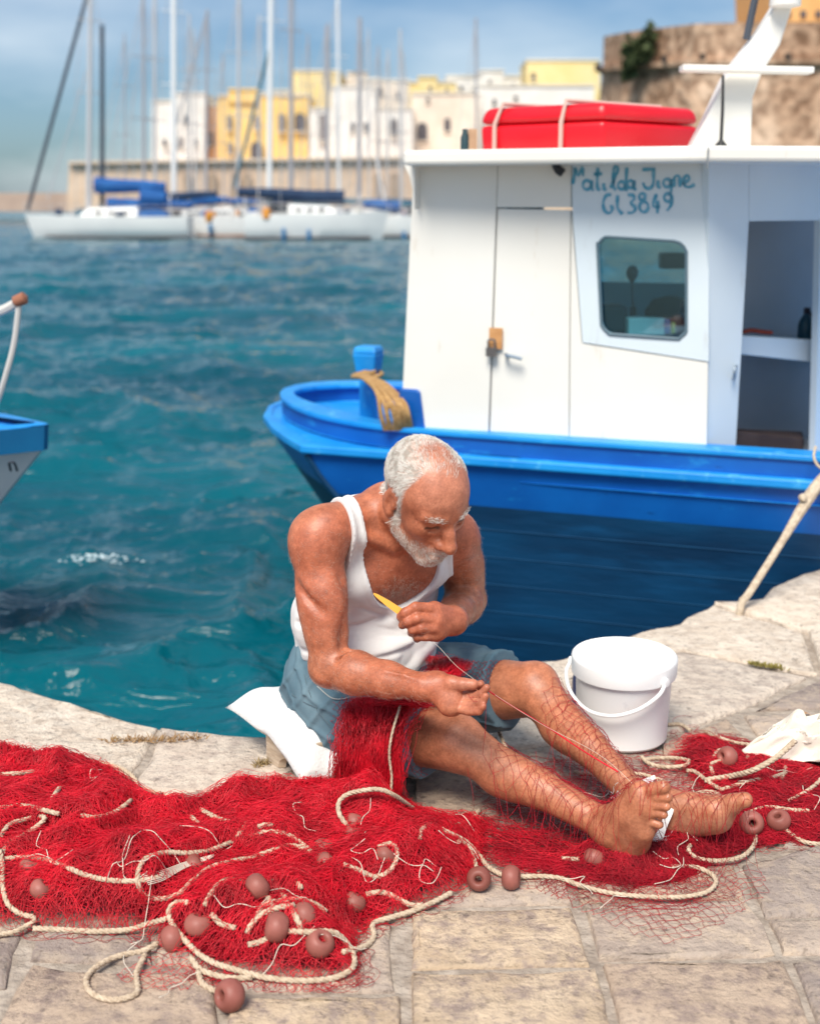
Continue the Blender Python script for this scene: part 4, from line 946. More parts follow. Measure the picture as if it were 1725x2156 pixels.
m = MB(); c = pix(27, 1140 - 1140 + 982, 4.62); m.tube(catmull([c + V3(-.012, .01, -.018), c + V3(-.008, -.012, .016), c + V3(.010, -.012, .016), c + V3(.012, .01, -.018)], .004), .005, 6); m.build('bow_ring', new_mat('ring_iron', (.05, .06, .08), .5, .5), sb)
m = MB(); m.tube(catmull([pix(41, 632, 4.7), pix(0, 655, 4.75), pix(-120, 690, 4.9), pix(-240, 740, 4.95), pix(-260, 900, 5.0)], .04), .018, 8); m.build('pulpit_rail', new_mat('rail_white', (.66, .62, .58), .45), sb, smooth='auto')
m = MB(); m.tube(catmull([pix(41, 632, 4.7), pix(30, 720, 4.7), pix(12, 790, 4.7), pix(-8, 850, 4.72), pix(-40, 905, 4.8)], .03), .011, 7); m.build('rail_stanchion', new_mat('stanchion_paint', (.56, .54, .52), .5), sb, smooth='auto')
m = MB(); m.lathe([(.005, -.03), (.022, -.02), (.024, .02), (.005, .03)], pix(42, 631, 4.7), axis=(1, 0, .4), n=10); m.build('rail_end_cap', new_mat('rust_cap', (.30, .12, .07), .8), sb, smooth='auto')
tag(sb, 'bow of a small white boat with blue gunwale at the left edge', 'boat')
# ================================================================== PERSON
class Field:
    def __init__(s, lo, hi, h):
        s.lo = np.array(lo, float); s.h = h
        s.n = np.ceil((np.array(hi) - s.lo) / h).astype(int) + 1
        s.a = np.full(tuple(s.n), 1.0, np.float32)
    def box(s, lo, hi):
        i0 = np.clip(np.floor((np.asarray(lo) - s.lo) / s.h).astype(int), 0, s.n - 1)
        i1 = np.clip(np.ceil((np.asarray(hi) - s.lo) / s.h).astype(int) + 1, 1, s.n)
        if (i1 <= i0).any(): return None, None
        g = [(s.lo[k] + s.h * np.arange(i0[k], i1[k])).astype(np.float32) for k in range(3)]
        X, Y, Z = np.meshgrid(*g, indexing='ij', sparse=True)
        return (slice(i0[0], i1[0]), slice(i0[1], i1[1]), slice(i0[2], i1[2])), (X, Y, Z)
    def put(s, fn, lo, hi, k=.01, mode='add'):
        m = k + 4 * s.h
        sl, g = s.box(np.asarray(lo) - m, np.asarray(hi) + m)
        if sl is None: return
        d = fn(*g).astype(np.float32); a = s.a[sl]
        if mode == 'add':
            q = np.clip(k - np.abs(a - d), 0, None) / k if k > 0 else 0
            s.a[sl] = np.minimum(a, d) - (q * q * k * .25 if k > 0 else 0)
        else:
            d = -d; q = np.clip(k - np.abs(a - d), 0, None) / k if k > 0 else 0
            s.a[sl] = np.maximum(a, d) + (q * q * k * .25 if k > 0 else 0)
    def cone(s, a, b, ra, rb, k=.01, mode='add'):
        a, b = np.asarray(a, float), np.asarray(b, float); ba = b - a; L = ba.dot(ba) + 1e-12; R = max(ra, rb)
        def fn(X, Y, Z):
            x, y, z = X - a[0], Y - a[1], Z - a[2]
            t = np.clip((x * ba[0] + y * ba[1] + z * ba[2]) / L, 0, 1)
            return np.sqrt((x - t * ba[0]) ** 2 + (y - t * ba[1]) ** 2 + (z - t * ba[2]) ** 2) - (ra + (rb - ra) * t)
        s.put(fn, np.minimum(a, b) - R, np.maximum(a, b) + R, k, mode)
    def ell(s, c, r, ax=None, k=.01, mode='add'):
        c = np.asarray(c, float); M = np.eye(3) if ax is None else np.asarray(ax, float); R = max(r)
        def fn(X, Y, Z):
            x, y, z = X - c[0], Y - c[1], Z - c[2]
            q = [(x * M[i, 0] + y * M[i, 1] + z * M[i, 2]) for i in range(3)]
            k0 = np.sqrt(sum((q[i] / r[i]) ** 2 for i in range(3)))
            k1 = np.sqrt(sum((q[i] / r[i] ** 2) ** 2 for i in range(3))) + 1e-9
            return k0 * (k0 - 1) / k1
        s.put(fn, c - R, c + R, k, mode)
    def chain(s, pts, rs, k=.01, mode='add'):
        for i in range(len(pts) - 1): s.cone(pts[i], pts[i + 1], rs[i], rs[i + 1], k, mode)
    def mesh(s):
        """surface nets"""
        a = s.a; ins = a < 0
        c = [ins[i:ins.shape[0] - 1 + i, j:ins.shape[1] - 1 + j, l:ins.shape[2] - 1 + l] for i in (0, 1) for j in (0, 1) for l in (0, 1)]
        al = c[0].copy(); an = c[0].copy()
        for q in c[1:]: al &= q; an |= q
        act = an & ~al
        idx = np.argwhere(act)
        vid = np.full(act.shape, -1, np.int32); vid[act] = np.arange(len(idx))
        cor = np.array([(i, j, l) for i in (0, 1) for j in (0, 1) for l in (0, 1)])
        vals = np.stack([a[idx[:, 0] + o[0], idx[:, 1] + o[1], idx[:, 2] + o[2]] for o in cor], 1)
        acc = np.zeros((len(idx), 3)); cnt = np.zeros(len(idx))
        for p in range(8):
            for q in range(p + 1, 8):
                if np.abs(cor[p] - cor[q]).sum() != 1: continue
                m = (vals[:, p] < 0) != (vals[:, q] < 0)
                t = np.where(m, vals[:, p] / (vals[:, p] - vals[:, q] + 1e-12), 0)
                acc += np.where(m[:, None], cor[p] + t[:, None] * (cor[q] - cor[p]), 0); cnt += m
        v = s.lo + s.h * (idx + acc / cnt[:, None])
        F = []
        nx, ny, nz = ins.shape
        for ax in range(3):
            sl0 = [slice(None)] * 3; sl1 = [slice(None)] * 3
            sl0[ax] = slice(0, -1); sl1[ax] = slice(1, None)
            e = np.argwhere(ins[tuple(sl0)] != ins[tuple(sl1)])
            o = [k for k in range(3) if k != ax]
            e = e[(e[:, o[0]] > 0) & (e[:, o[1]] > 0) & (e[:, o[0]] < ins.shape[o[0]] - 1) & (e[:, o[1]] < ins.shape[o[1]] - 1)]
            flip = ins[tuple(e.T)]
            def at(d0, d1):
                q = e.copy(); q[:, o[0]] -= d0; q[:, o[1]] -= d1
                return vid[tuple(q.T)]
            f = np.stack([at(1, 1), at(0, 1), at(0, 0), at(1, 0)], 1)
            if ax == 1: flip = ~flip
            f[~flip] = f[~flip][:, ::-1]
            F.append(f)
        return v, np.concatenate(F)

def relax(v, f, it=1, lam=.5):
    n = len(v)
    for _ in range(it):
        acc = np.zeros_like(v); cnt = np.zeros(n)
        for k in range(4):
            np.add.at(acc, f[:, k], v[f[:, (k + 1) % 4]]); np.add.at(cnt, f[:, k], 1)
            np.add.at(acc, f[:, k], v[f[:, k - 1]]); np.add.at(cnt, f[:, k], 1)
        v = v + lam * (acc / np.maximum(cnt, 1)[:, None] - v)
    return v

J = lambda x, y, Y: pix(x, y, Y)
# joints, from the pose
RS, RE, RW = J(665, 1128, 2.60), J(694, 1405, 2.54), J(893, 1447, 2.42)
LS, LE, LW = J(952, 1125, 2.80), J(985, 1262, 2.90), J(941, 1305, 2.64)
RH, RK, RA = J(745, 1500, 2.78), J(962, 1566, 2.56), J(1283, 1742, 2.34)
LH, LK, LA = J(890, 1452, 2.94), J(1122, 1452, 2.76), J(1342, 1680, 2.45)
PEL = V3(-.10, 2.87, .22)
NB = V3(-.050, 2.715, .615)                       # base of the neck
CH = V3(-.075, 2.785, .495)                       # chest
t_up = nrm(NB - V3(-.10, 2.85, .36))
t_rt = nrm(RS - LS); t_rt = nrm(t_rt - t_up * t_rt.dot(t_up))
t_fw = np.cross(t_rt, t_up) * 1.0
if t_fw[1] > 0: t_fw = -t_fw
TAX = np.array([t_rt, t_up, t_fw])
# head frame
HC = J(893, 1046, 2.615)
_az, _pt, _rl = math.radians(36), math.radians(-30), math.radians(-4)
h_fw = V3(math.sin(_az) * math.cos(_pt), -math.cos(_az) * math.cos(_pt), math.sin(_pt))
h_rt = nrm(np.cross(h_fw, (0, 0, 1))); h_up = np.cross(h_rt, h_fw)
h_rt = -h_rt if h_rt.dot(t_rt) < 0 else h_rt
_c, _s = math.cos(_rl), math.sin(_rl)
h_rt, h_up = _c * h_rt + _s * h_up, _c * h_up - _s * h_rt
HAX = np.array([h_fw, h_rt, h_up])
HS = 1.0
def H(f, s, u): return HC + HS * (f * h_fw + s * h_rt + u * h_up)

def torso(F, g=0.0):
    F.ell(CH, (.158 + g, .165 + g, .108 + g), TAX, .04)
    F.ell(CH + t_up * .075 + t_fw * .004, (.142 + g, .085 + g, .088 + g), TAX, .04)
    for sd in (1, -1):                                             # pectorals
        F.ell(CH + t_rt * sd * .07 + t_up * .035 + t_fw * .062, (.075 + g, .058 + g, .05 + g), TAX, .03)
    F.ell(V3(-.095, 2.835, .35), (.155 + g, .13 + g, .118 + g), TAX, .05)
    F.ell(V3(-.065, 2.78, .315), (.13 + g, .085 + g, .095 + g), TAX, .04)   # belly
    F.ell(PEL, (.165 + g, .12 + g, .125 + g), None, .05)
    F.ell(CH - t_fw * .055 - t_up * .01, (.150 + g, .165 + g, .095 + g), TAX, .05)
    F.ell(V3(-.125, 2.87, .36), (.150 + g, .13 + g, .105 + g), TAX, .05)
    F.cone(NB - t_up * .06 - t_fw * .03, RS + t_up * .012 - t_rt * .02, .06 + g, .05 + g, .04)
    F.cone(NB - t_up * .06 - t_fw * .03, LS + t_up * .012 + t_rt * .02, .06 + g, .05 + g, .04)

BF = Field((-.42, 2.08, -.01), (.78, 3.10, .87), .0031)
torso(BF)
# neck and trapezius
BF.chain([NB - t_up * .03, NB + t_up * .03 + t_fw * .012, H(-.045, 0, -.045)], [.068, .056, .056], .035)
for S_, sd in ((RS, 1), (LS, -1)):
    BF.cone(NB + t_up * .035 - t_fw * .02, S_ + t_up * .025 - t_rt * sd * .03, .034, .034, .04)
    BF.cone(NB + t_up * .0 + t_fw * .075 + t_rt * sd * .02, S_ + t_up * .035 + t_fw * .02 - t_rt * sd * .03, .009, .010, .02)   # collar bone
    BF.cone(NB + t_fw * .07 + t_rt * sd * .012 - t_up * .005, H(-.03, sd * .055, -.05), .010, .013, .018)                       # neck cord
# arms
def arm(S_, E_, W_, out):
    d = nrm(E_ - S_); q = nrm(W_ - E_)
    BF.ell(S_ + out * .004 - d * -.02, (.055, .058, .056), None, .03)
    BF.chain([S_, S_ + (E_ - S_) * .38, S_ + (E_ - S_) * .72, E_], [.056, .0505, .044, .040], .02)
    m = S_ + (E_ - S_) * .52
    BF.ell(m + out * .008, (.045, .045, .062), None, .02)
    BF.chain([E_, E_ + (W_ - E_) * .28, E_ + (W_ - E_) * .62, W_], [.040, .0445, .036, .0265], .018)
    BF.cone(E_ - q * .012, E_, .030, .034, .02)
arm(RS, RE, RW, t_rt)
arm(LS, LE, LW, -t_rt)
BF.cone(RS + (RE - RS) * .30 + V3(.045, -.035, 0), RS + (RE - RS) * .80 + V3(.036, -.030, 0), .006, .004, .022, 'sub')     # biceps groove
BF.ell(RS + (RE - RS) * .50 + V3(.014, -.020, 0), (.036, .034, .062), None, .02)
BF.cone(RS + (RE - RS) * .34 + V3(-.05, -.028, 0), RS + (RE - RS) * .52 + V3(.0, -.060, 0), .005, .004, .02, 'sub')          # deltoid edge
BF.cone(RE + V3(.020, -.045, .030), RE + V3(.045, -.02, .036), .004, .004, .012, 'sub')                                        # elbow creases
BF.cone(RE + V3(.018, -.046, .048), RE + V3(.050, -.018, .050), .003, .003, .010, 'sub')
_q = nrm(RW - RE)
for _o, _w in ((.012, .0), (.03, .012)):
    BF.chain([RE + _q * (.05 + i * .045) + V3(0, -.033 + .0018 * i * i * .5, .012 + _w + .006 * math.sin(i * 2.1 + _o * 90)) for i in range(5)], [.0028] * 5, .006)
BF.ell(RE + V3(-.012, .016, -.020), (.026, .024, .024), None, .018)
# legs
BF.chain([RH, RH + (RK - RH) * .5, RK], [.088, .080, .062], .03)
BF.chain([LH, LH + (LK - LH) * .5, LK], [.088, .080, .062], .03)
def shin(K, A, back):
    d = A - K
    BF.chain([K, K + d * .14, K + d * .55, A], [.052, .046, .038, .0305], .02)
    BF.ell(K + d * .30 + back * .022, (.044, .044, .044), None, .03)
    BF.ell(K + d * .42 + back * .014, (.038, .038, .038), None, .03)
    BF.ell(K - back * .022, (.042, .042, .040), None, .025)                       # kneecap
    BF.cone(K + d * .1 - back * .034, K + d * .85 - back * .012, .016, .012, .02)
shin(RK, RA, nrm(V3(-.05, .25, -1)))
shin(LK, LA, nrm(V3(-.25, .15, -1)))
# right foot: rolled outward, toes up
rh = J(1322, 1783, 2.335)
BF.chain([RA, rh], [.035, .034], .02)
BF.ell(rh + V3(.002, -.002, .004), (.034, .034, .036), None, .02)
rt_b = [J(1362, 1672, 2.262), J(1367, 1686, 2.257), J(1367, 1700, 2.255), J(1364, 1715, 2.256), J(1356, 1732, 2.262)]
rt_t = [J(1396, 1657, 2.238), J(1405, 1679, 2.234), J(1402, 1698, 2.234), J(1396, 1715, 2.238), J(1387, 1736, 2.246)]
BF.cone(RA + V3(.005, -.01, .01), rt_b[0] + V3(-.012, .012, 0), .034, .022, .025)
BF.cone(RA + V3(.005, -.01, 0), rt_b[2] + V3(-.014, .012, 0), .035, .023, .025)
BF.cone(rh, rt_b[4] + V3(-.010, .01, 0), .032, .022, .025)
BF.cone(rh, rt_b[2] + V3(0, .014, 0), .030, .022, .025)
BF.cone(rh, rt_b[4] + V3(.002, .0, -.022), .028, .018, .02)
BF.ell(RA + V3(-.008, -.030, -.004), (.015, .014, .015), None, .012)              # ankle bone
for q, (b, t) in enumerate(zip(rt_b, rt_t)):
    r = (.0135, .0095, .0092, .0088, .0088)[q]
    mid = (b + t) / 2 + V3(-.004, 0, .004)
    BF.chain([b, mid, t], [r * 1.12, r * .95, r], .004)
# left foot: pointing away from the leg, inner side up
lh = J(1385, 1738, 2.43)
lb, lt = J(1512, 1708, 2.362), J(1566, 1684, 2.335)
BF.chain([LA, lh], [.034, .033], .02)
BF.ell(lh, (.033, .033, .032), None, .02)
BF.cone(LA + V3(.02, -.012, .0), lb + V3(-.01, .004, .004), .035, .026, .03)
BF.cone(lh, lb + V3(.0, .006, -.012), .032, .029, .03)
BF.cone(lh + V3(.02, .02, -.006), lb + V3(.0, .018, -.026), .030, .025, .03)
BF.ell(LA + V3(.008, -.030, .004), (.015, .013, .015), None, .012)
_td = nrm(lt - lb)
BF.chain([lb + V3(0, 0, .004), (lb + lt) / 2 + V3(0, 0, .005), lt], [.024, .0175, .0165], .012)
for q in range(1, 5):
    o = V3(.000, .008, -.0118) * q
    e = lt + o - _td * (.003 + .007 * q)
    BF.chain([e - _td * .045, e + V3(0, 0, .003) - _td * .018, e], [.017, .0120, .0112], .004)
# right hand: palm up, pinching the thread
def D1(cx, cy): return (930 + cx / 5.75) * .8625, (1440 + cy / 5.75) * .8625
def hj(cx, cy, Y): return J(*D1(cx, cy), Y)
pw = hj(770, 1345, 2.420)
pc = hj(1010, 1520, 2.400)
BF.chain([RW, pw], [.0265, .026], .015)
BF.cone(pw, hj(1000, 1450, 2.402), .025, .022, .015)
BF.cone(pw, hj(1000, 1590, 2.398), .024, .022, .015)
BF.cone(pw, hj(930, 1640, 2.394), .020, .018, .015)
BF.cone(hj(1000, 1440, 2.41), hj(1020, 1620, 2.40), .021, .019, .012)
BF.chain([hj(840, 1300, 2.412), hj(985, 1305, 2.396), hj(1140, 1322, 2.386), hj(1290, 1325, 2.382)], [.021, .0145, .0118, .0112], .008)
for pts, r in (([(1080, 1420, 2.41), (1300, 1430, 2.415), (1420, 1385, 2.40), (1395, 1315, 2.385)], .0098),
               ([(1060, 1500, 2.405), (1300, 1500, 2.385), (1420, 1450, 2.366), (1478, 1370, 2.362)], .0096),
               ([(1050, 1580, 2.40), (1290, 1610, 2.370), (1420, 1575, 2.350), (1465, 1490, 2.345)], .0092),
               ([(1010, 1650, 2.395), (1230, 1710, 2.365), (1370, 1705, 2.345), (1432, 1630, 2.338)], .0084)):
    P_ = [hj(*p) for p in pts]
    BF.chain(P_, [r * 1.15, r * .98, r * .92, r * .80], .0018)
# left hand: closed round the needle, knuckles to the viewer
lw2 = hj(1010, 430, 2.615)
BF.chain([LW, lw2], [.0285, .027], .015)
BF.cone(lw2, hj(760, 290, 2.575), .026, .019, .015)
BF.cone(lw2, hj(770, 430, 2.565), .026, .020, .015)
BF.cone(lw2, hj(800, 570, 2.570), .026, .019, .015)
BF.cone(hj(720, 300, 2.575), hj(780, 600, 2.57), .019, .017, .012)
for pts, r in (([(680, 255, 2.562), (480, 240, 2.548), (330, 320, 2.548), (270, 385, 2.556)], .0102),
               ([(690, 410, 2.555), (500, 400, 2.538), (370, 450, 2.542), (295, 495, 2.556)], .0102),
               ([(750, 545, 2.555), (560, 535, 2.538), (440, 560, 2.545), (420, 600, 2.565)], .0100),
               ([(770, 655, 2.562), (620, 650, 2.546), (505, 660, 2.552), (500, 690, 2.572)], .0092)):
    P_ = [hj(*p) for p in pts]
    BF.chain(P_, [r * 1.22, r * 1.08, r, r * .9], .0045)
BF.chain([hj(880, 330, 2.60), hj(600, 330, 2.585), hj(400, 380, 2.572), hj(285, 350, 2.566)], [.017, .0125, .011, .0100], .006)
# head
BF.ell(H(-.014, 0, .040), (.100, .078, .084), HAX, .02)
BF.ell(H(.020, 0, .028), (.078, .069, .080), HAX, .03)
BF.ell(H(.030, 0, -.035), (.062, .058, .078), HAX, .03)
for sd in (1, -1):
    BF.cone(H(-.012, sd * .056, -.052), H(.070, sd * .016, -.104), .020, .017, .025)   # jaw
    BF.ell(H(.058, sd * .047, -.020), (.024, .017, .020), HAX, .02)                     # cheek bone
    BF.cone(H(.093, sd * .013, .022), H(.074, sd * .050, .020), .0095, .0085, .012)     # brow
BF.ell(H(.074, 0, -.100), (.022, .024, .021), HAX, .02)
BF.ell(H(.078, 0, -.060), (.026, .030, .030), HAX, .02)
for sd in (1, -1):
    BF.ell(H(.100, sd * .033, .0005), (.016, .019, .0125), HAX, .010, 'sub')
    BF.ell(H(.074, sd * .033, .001), (.0145, .0165, .0125), HAX, .004)                  # lids
    BF.cone(H(.0885, sd * .022, -.0035), H(.083, sd * .046, -.0035), .0020, .0020, .002, 'sub')
    BF.cone(H(.099, sd * .020, -.040), H(.086, sd * .036, -.068), .0035, .003, .008, 'sub')  # fold
BF.chain([H(.090, 0, .012), H(.106, 0, -.015), H(.121, 0, -.038)], [.0100, .0115, .0155], .012)
for sd in (1, -1):
    BF.ell(H(.104, sd * .0145, -.043), (.013, .0105, .0105), HAX, .008)
BF.cone(H(.101, -.020, -.076), H(.101, .020, -.076), .0015, .0015, .004, 'sub')
BF.cone(H(.099, -.017, -.083), H(.099, .017, -.083), .006, .006, .006)
for sd in (1, -1):
    for q in range(3): BF.cone(H(.074, sd * .052, .000 - q * .004), H(.060, sd * .0615, .006 - q * .010), .0011, .0008, .003, 'sub')   # crow's feet
    BF.cone(H(.090, sd * .024, -.013), H(.080, sd * .045, -.014), .0016, .0012, .005, 'sub')                                            # bag under the eye
    BF.cone(H(.096, sd * .008, .018), H(.093, sd * .008, .030), .0013, .0010, .003, 'sub')                                              # frown
for sd in (1, -1):                                                                       # ears
    eax = np.array([nrm(h_fw * .94 + h_rt * sd * -.34), nrm(h_rt * sd + h_fw * .3 * 1.0), h_up])
    BF.ell(H(-.014, sd * .079, -.004), (.019, .0075, .033), eax, .006)
    BF.ell(H(-.006, sd * .086, -.000), (.010, .006, .020), eax, .004, 'sub')
    BF.ell(H(-.006, sd * .078, -.030), (.009, .006, .010), eax, .006)

bv, bf = BF.mesh()
bv = relax(bv, bf, 1, .4)
person = empty('person', (float(PEL[0]), float(PEL[1]), 0.0))
tag(person, 'barefoot grey-bearded person in white tank top mending red net on a low seat', 'person')

# local tone of the skin (tan, paler inner arm, redder chest and face, dusty feet, stubble)
rel = bv - HC
hf, hs, hu = rel @ h_fw, rel @ h_rt, rel @ h_up
inhead = (np.abs(hf) < .14) & (np.abs(hs) < .10) & (hu > -.14) & (hu < .16)
n1 = fbm(bv * 22, 3); n2 = fbm(bv * 70, 9)
skin = np.array([.455, .165, .084])[None] * np.ones((len(bv), 1))
skin *= np.clip(1 + .13 * n1 + .11 * n2 + .13 * vnoise(bv * 260, 17), .5, 1.5)[:, None]
red = np.zeros(len(bv))
tz = (bv - CH) @ t_up; tf = (bv - CH) @ t_fw
red += np.clip((tz + .02) / .1, 0, 1) * np.clip(tf / .05, 0, 1) * (~inhead) * (bv[:, 0] < .25) * .8
red += inhead * .35
fore = inhead * np.clip((hu - .025) / .03, 0, 1) * np.clip((hf - .01) / .05, 0, 1)
skin = skin * (1 - .45 * np.clip(red, 0, 1)[:, None]) + np.array([.47, .105, .058]) * .45 * np.clip(red, 0, 1)[:, None]
skin = skin * (1 - .65 * fore[:, None]) + np.array([.60, .25, .155]) * .65 * fore[:, None]
leg = np.clip((bv[:, 0] - .0) / .1, 0, 1) * (bv[:, 2] < .32) * (~inhead)
skin = skin * (1 - .35 * leg[:, None]) + np.array([.50, .20, .105]) * .35 * leg[:, None]
dust = np.clip((bv[:, 0] - .38) / .06, 0, 1) * np.clip((.16 - bv[:, 2]) / .1, 0, 1) * (.5 + .5 * np.clip(n2 + n1, -1, 1))
skin = skin * (1 - .45 * dust[:, None]) + np.array([.42, .27, .19]) * .45 * dust[:, None]
palm = np.clip(1.2 - np.linalg.norm((bv - hj(1150, 1480, 2.365)) / np.array([.055, .04, .04]), axis=1), 0, 1)[:, None] * .6
skin = skin * (1 - palm) + np.array([.60, .28, .18]) * palm
sole = np.clip(1.15 - np.linalg.norm((bv - J(1480, 1745, 2.36)) / np.array([.10, .06, .035]), axis=1), 0, 1)[:, None] * .45
skin = skin * (1 - sole) + np.array([.55, .27, .18]) * sole
# lashes, with the shade of the eyelid slit painted dark
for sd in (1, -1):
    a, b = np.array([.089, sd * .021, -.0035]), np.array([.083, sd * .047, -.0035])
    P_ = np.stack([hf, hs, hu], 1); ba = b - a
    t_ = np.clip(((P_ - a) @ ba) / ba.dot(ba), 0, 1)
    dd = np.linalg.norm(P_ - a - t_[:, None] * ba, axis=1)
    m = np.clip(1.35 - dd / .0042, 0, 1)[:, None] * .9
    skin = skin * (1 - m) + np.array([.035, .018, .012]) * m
# lips
m = np.clip(1.3 - np.sqrt(((hf - .103) / .012) ** 2 + (hs / .020) ** 2 + ((hu + .081) / .0065) ** 2), 0, 1)[:, None] * inhead[:, None]
skin = skin * (1 - .7 * m) + np.array([.38, .10, .075]) * .7 * m
# beard and hair undertone
beard = inhead * np.clip((-.056 - hu + .62 * np.clip(.060 - hf, 0, 1) * 1.0 + .014 * n1) / .022, 0, 1) * (hf > .004)
beard *= 1 - np.clip((hf - .098) / .006, 0, 1) * (hu > -.046)
beard *= (hu > -.128) * (hu > -.085 - .6 * np.clip(hf - .015, 0, 1)) * np.clip((.078 - np.abs(hs)) / .004, 0, 1)
hairline = .068 + .55 * (np.abs(hs) - .03) * -1.0
hairm = inhead * np.clip((hu * .80 - hf * .95 - .024 - .026 * np.clip(1 - np.abs(np.abs(hs) - .042) / .03, 0, 1) * (hf > .0) + .014 * n1) / .016, 0, 1) * (hu > -.035 - .0 * hf)
hairm = hairm * (hu > -.045) * (hf > -.125)
side = inhead * (np.abs(hs) > .055) * (hf > -.005) * (hf < .040) * (hu > -.05) * (hu < .06)
hairm = np.maximum(hairm, side * np.clip((.026 - hf) / .012, 0, 1))
ear = inhead * (np.abs(hs) > .070) * (hf > -.042) * (hf < .013) * (hu < .034) * (hu > -.048)
hairm = np.where(ear > 0, 0, hairm); beard = np.where(ear > 0, 0, beard)
moust = inhead * np.clip(1.4 - np.sqrt(((hf - .104) / .016) ** 2 + (hs / .030) ** 2 + ((hu + .064) / .0085) ** 2), 0, 1)
brow = inhead * np.clip(1.4 - np.sqrt(((hf - .092) / .018) ** 2 + ((np.abs(hs) - .033) / .022) ** 2 + ((hu - .024) / .006) ** 2), 0, 1)
thin0 = hairm * np.clip(1 - .92 * np.clip((hu - .060) / .03, 0, 1) * np.clip((hf + .075) / .06, 0, 1) * np.clip(1.35 - np.abs(hs) / .05, 0, 1), .15, 1)
um = np.clip(np.maximum(np.maximum(beard * .45, np.clip(thin0, 0, 1) * .72), moust * .45), 0, 1)[:, None]
skin = skin * (1 - um) + np.array([.66, .52, .43]) * um
skin = skin * (1 - .35 * brow[:, None]) + np.array([.42, .33, .26]) * .35 * brow[:, None]

skin_mat = new_mat('skin', (.5, .2, .1), .46, 0, .5)
_t = skin_mat.node_tree; _b = _t.nodes['Principled BSDF']
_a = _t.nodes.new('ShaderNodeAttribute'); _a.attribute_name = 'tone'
_tc0 = _t.nodes.new('ShaderNodeTexCoord'); _prev = _a.outputs['Color']
for _sc, _lo, _hi, _ca0, _cb0 in ((38, .34, .66, (.76, .70, .68, 1), (1.12, 1.12, 1.12, 1)), (210, .36, .64, (.86, .83, .82, 1), (1.08, 1.08, 1.08, 1))):
    _nn = _t.nodes.new('ShaderNodeTexNoise'); _nn.inputs['Scale'].default_value = _sc; _nn.inputs['Detail'].default_value = 7; _nn.inputs['Roughness'].default_value = .62
    _rr = _t.nodes.new('ShaderNodeValToRGB'); _rr.color_ramp.elements[0].position = _lo; _rr.color_ramp.elements[0].color = _ca0; _rr.color_ramp.elements[1].position = _hi; _rr.color_ramp.elements[1].color = _cb0
    _mm = _t.nodes.new('ShaderNodeMix'); _mm.data_type = 'RGBA'; _mm.blend_type = 'MULTIPLY'; _mm.inputs[0].default_value = 1.0
    _t.links.new(_tc0.outputs['Object'], _nn.inputs['Vector']); _t.links.new(_nn.outputs['Fac'], _rr.inputs['Fac']); _t.links.new(_prev, _mm.inputs[6]); _t.links.new(_rr.outputs['Color'], _mm.inputs[7]); _prev = _mm.outputs[2]
_t.links.new(_prev, _b.inputs['Base Color'])
_b.inputs['Subsurface Weight'].default_value = .10
_b.inputs['Subsurface Radius'].default_value = (.012, .005, .003)
_b.inputs['Subsurface Scale'].default_value = .5
_tc = _t.nodes.new('ShaderNodeTexCoord')
_n = _t.nodes.new('ShaderNodeTexNoise'); _n.inputs['Scale'].default_value = 170; _n.inputs['Detail'].default_value = 7
_bp = _t.nodes.new('ShaderNodeBump'); _bp.inputs['Strength'].default_value = .13; _bp.inputs['Distance'].default_value = .005
_t.links.new(_tc.outputs['Object'], _n.inputs['Vector']); _t.links.new(_n.outputs['Fac'], _bp.inputs['Height']); _t.links.new(_bp.outputs['Normal'], _b.inputs['Normal'])

body = mesh_from('body', bv, bf, skin_mat, person, smooth=True)
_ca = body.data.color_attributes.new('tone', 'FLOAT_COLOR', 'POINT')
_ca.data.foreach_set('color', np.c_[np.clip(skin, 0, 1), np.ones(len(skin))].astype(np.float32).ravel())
body['label'] = 'sun-tanned body with bare arms, legs and feet'
bnor = np.zeros((len(bv), 3)); _fn = np.cross(bv[bf[:, 2]] - bv[bf[:, 0]], bv[bf[:, 3]] - bv[bf[:, 1]])
for k in range(4): np.add.at(bnor, bf[:, k], _fn)
bnor /= np.linalg.norm(bnor, axis=1, keepdims=True) + 1e-12
if np.mean(np.einsum('ij,ij->i', bnor, bv - bv.mean(0))) < 0: bnor = -bnor

# hair strands
hair_mat = mat_noise('white_hair', (.50, .45, .38), (.95, .92, .86), 75, .5, spec=.4, lo=.3, hi=.55)
def grow(mask, n, lmin, lmax, comb, spread, r, name, label=None, mat=hair_mat, lift=.5):
    w = np.clip(mask, 0, None).astype(float); w /= w.sum()
    i = RNG.choice(len(bv), n, p=w)
    p = bv[i] + RNG.normal(0, .0012, (n, 3)); nn = bnor[i]
    c = comb(i) + RNG.normal(0, spread, (n, 3))
    d = c - nn * np.einsum('ij,ij->i', c, nn)[:, None]; d /= np.linalg.norm(d, axis=1, keepdims=True) + 1e-9
    L = RNG.uniform(lmin, lmax, n)[:, None]
    t = np.linspace(0, 1, 4)
    P_ = np.stack([p + L * (d * (q * .9) + nn * lift * (q * (1 - .55 * q))) for q in t], 1)
    o = strands_mesh(name, P_, r, mat, person)
    if label: o['label'] = label
    return o
def comb_hair(i):
    q = bv[i] * 40; w_ = np.stack([vnoise(q, 51), vnoise(q, 52), vnoise(q, 53)], 1) * .30
    top = np.clip((hu[i] - .06) / .05, 0, 1)[:, None]
    return w_ + (1 - top) * (-h_fw[None] * .45 - h_up[None] * .85) + top * (-h_fw[None] * .6 - h_rt[None] * .35 + 0 * top)
vis = np.ones(len(bv))
thin = hairm * np.clip(1 - .92 * np.clip((hu - .060) / .03, 0, 1) * np.clip((hf + .075) / .06, 0, 1) * np.clip(1.35 - np.abs(hs) / .05, 0, 1), .10, 1)
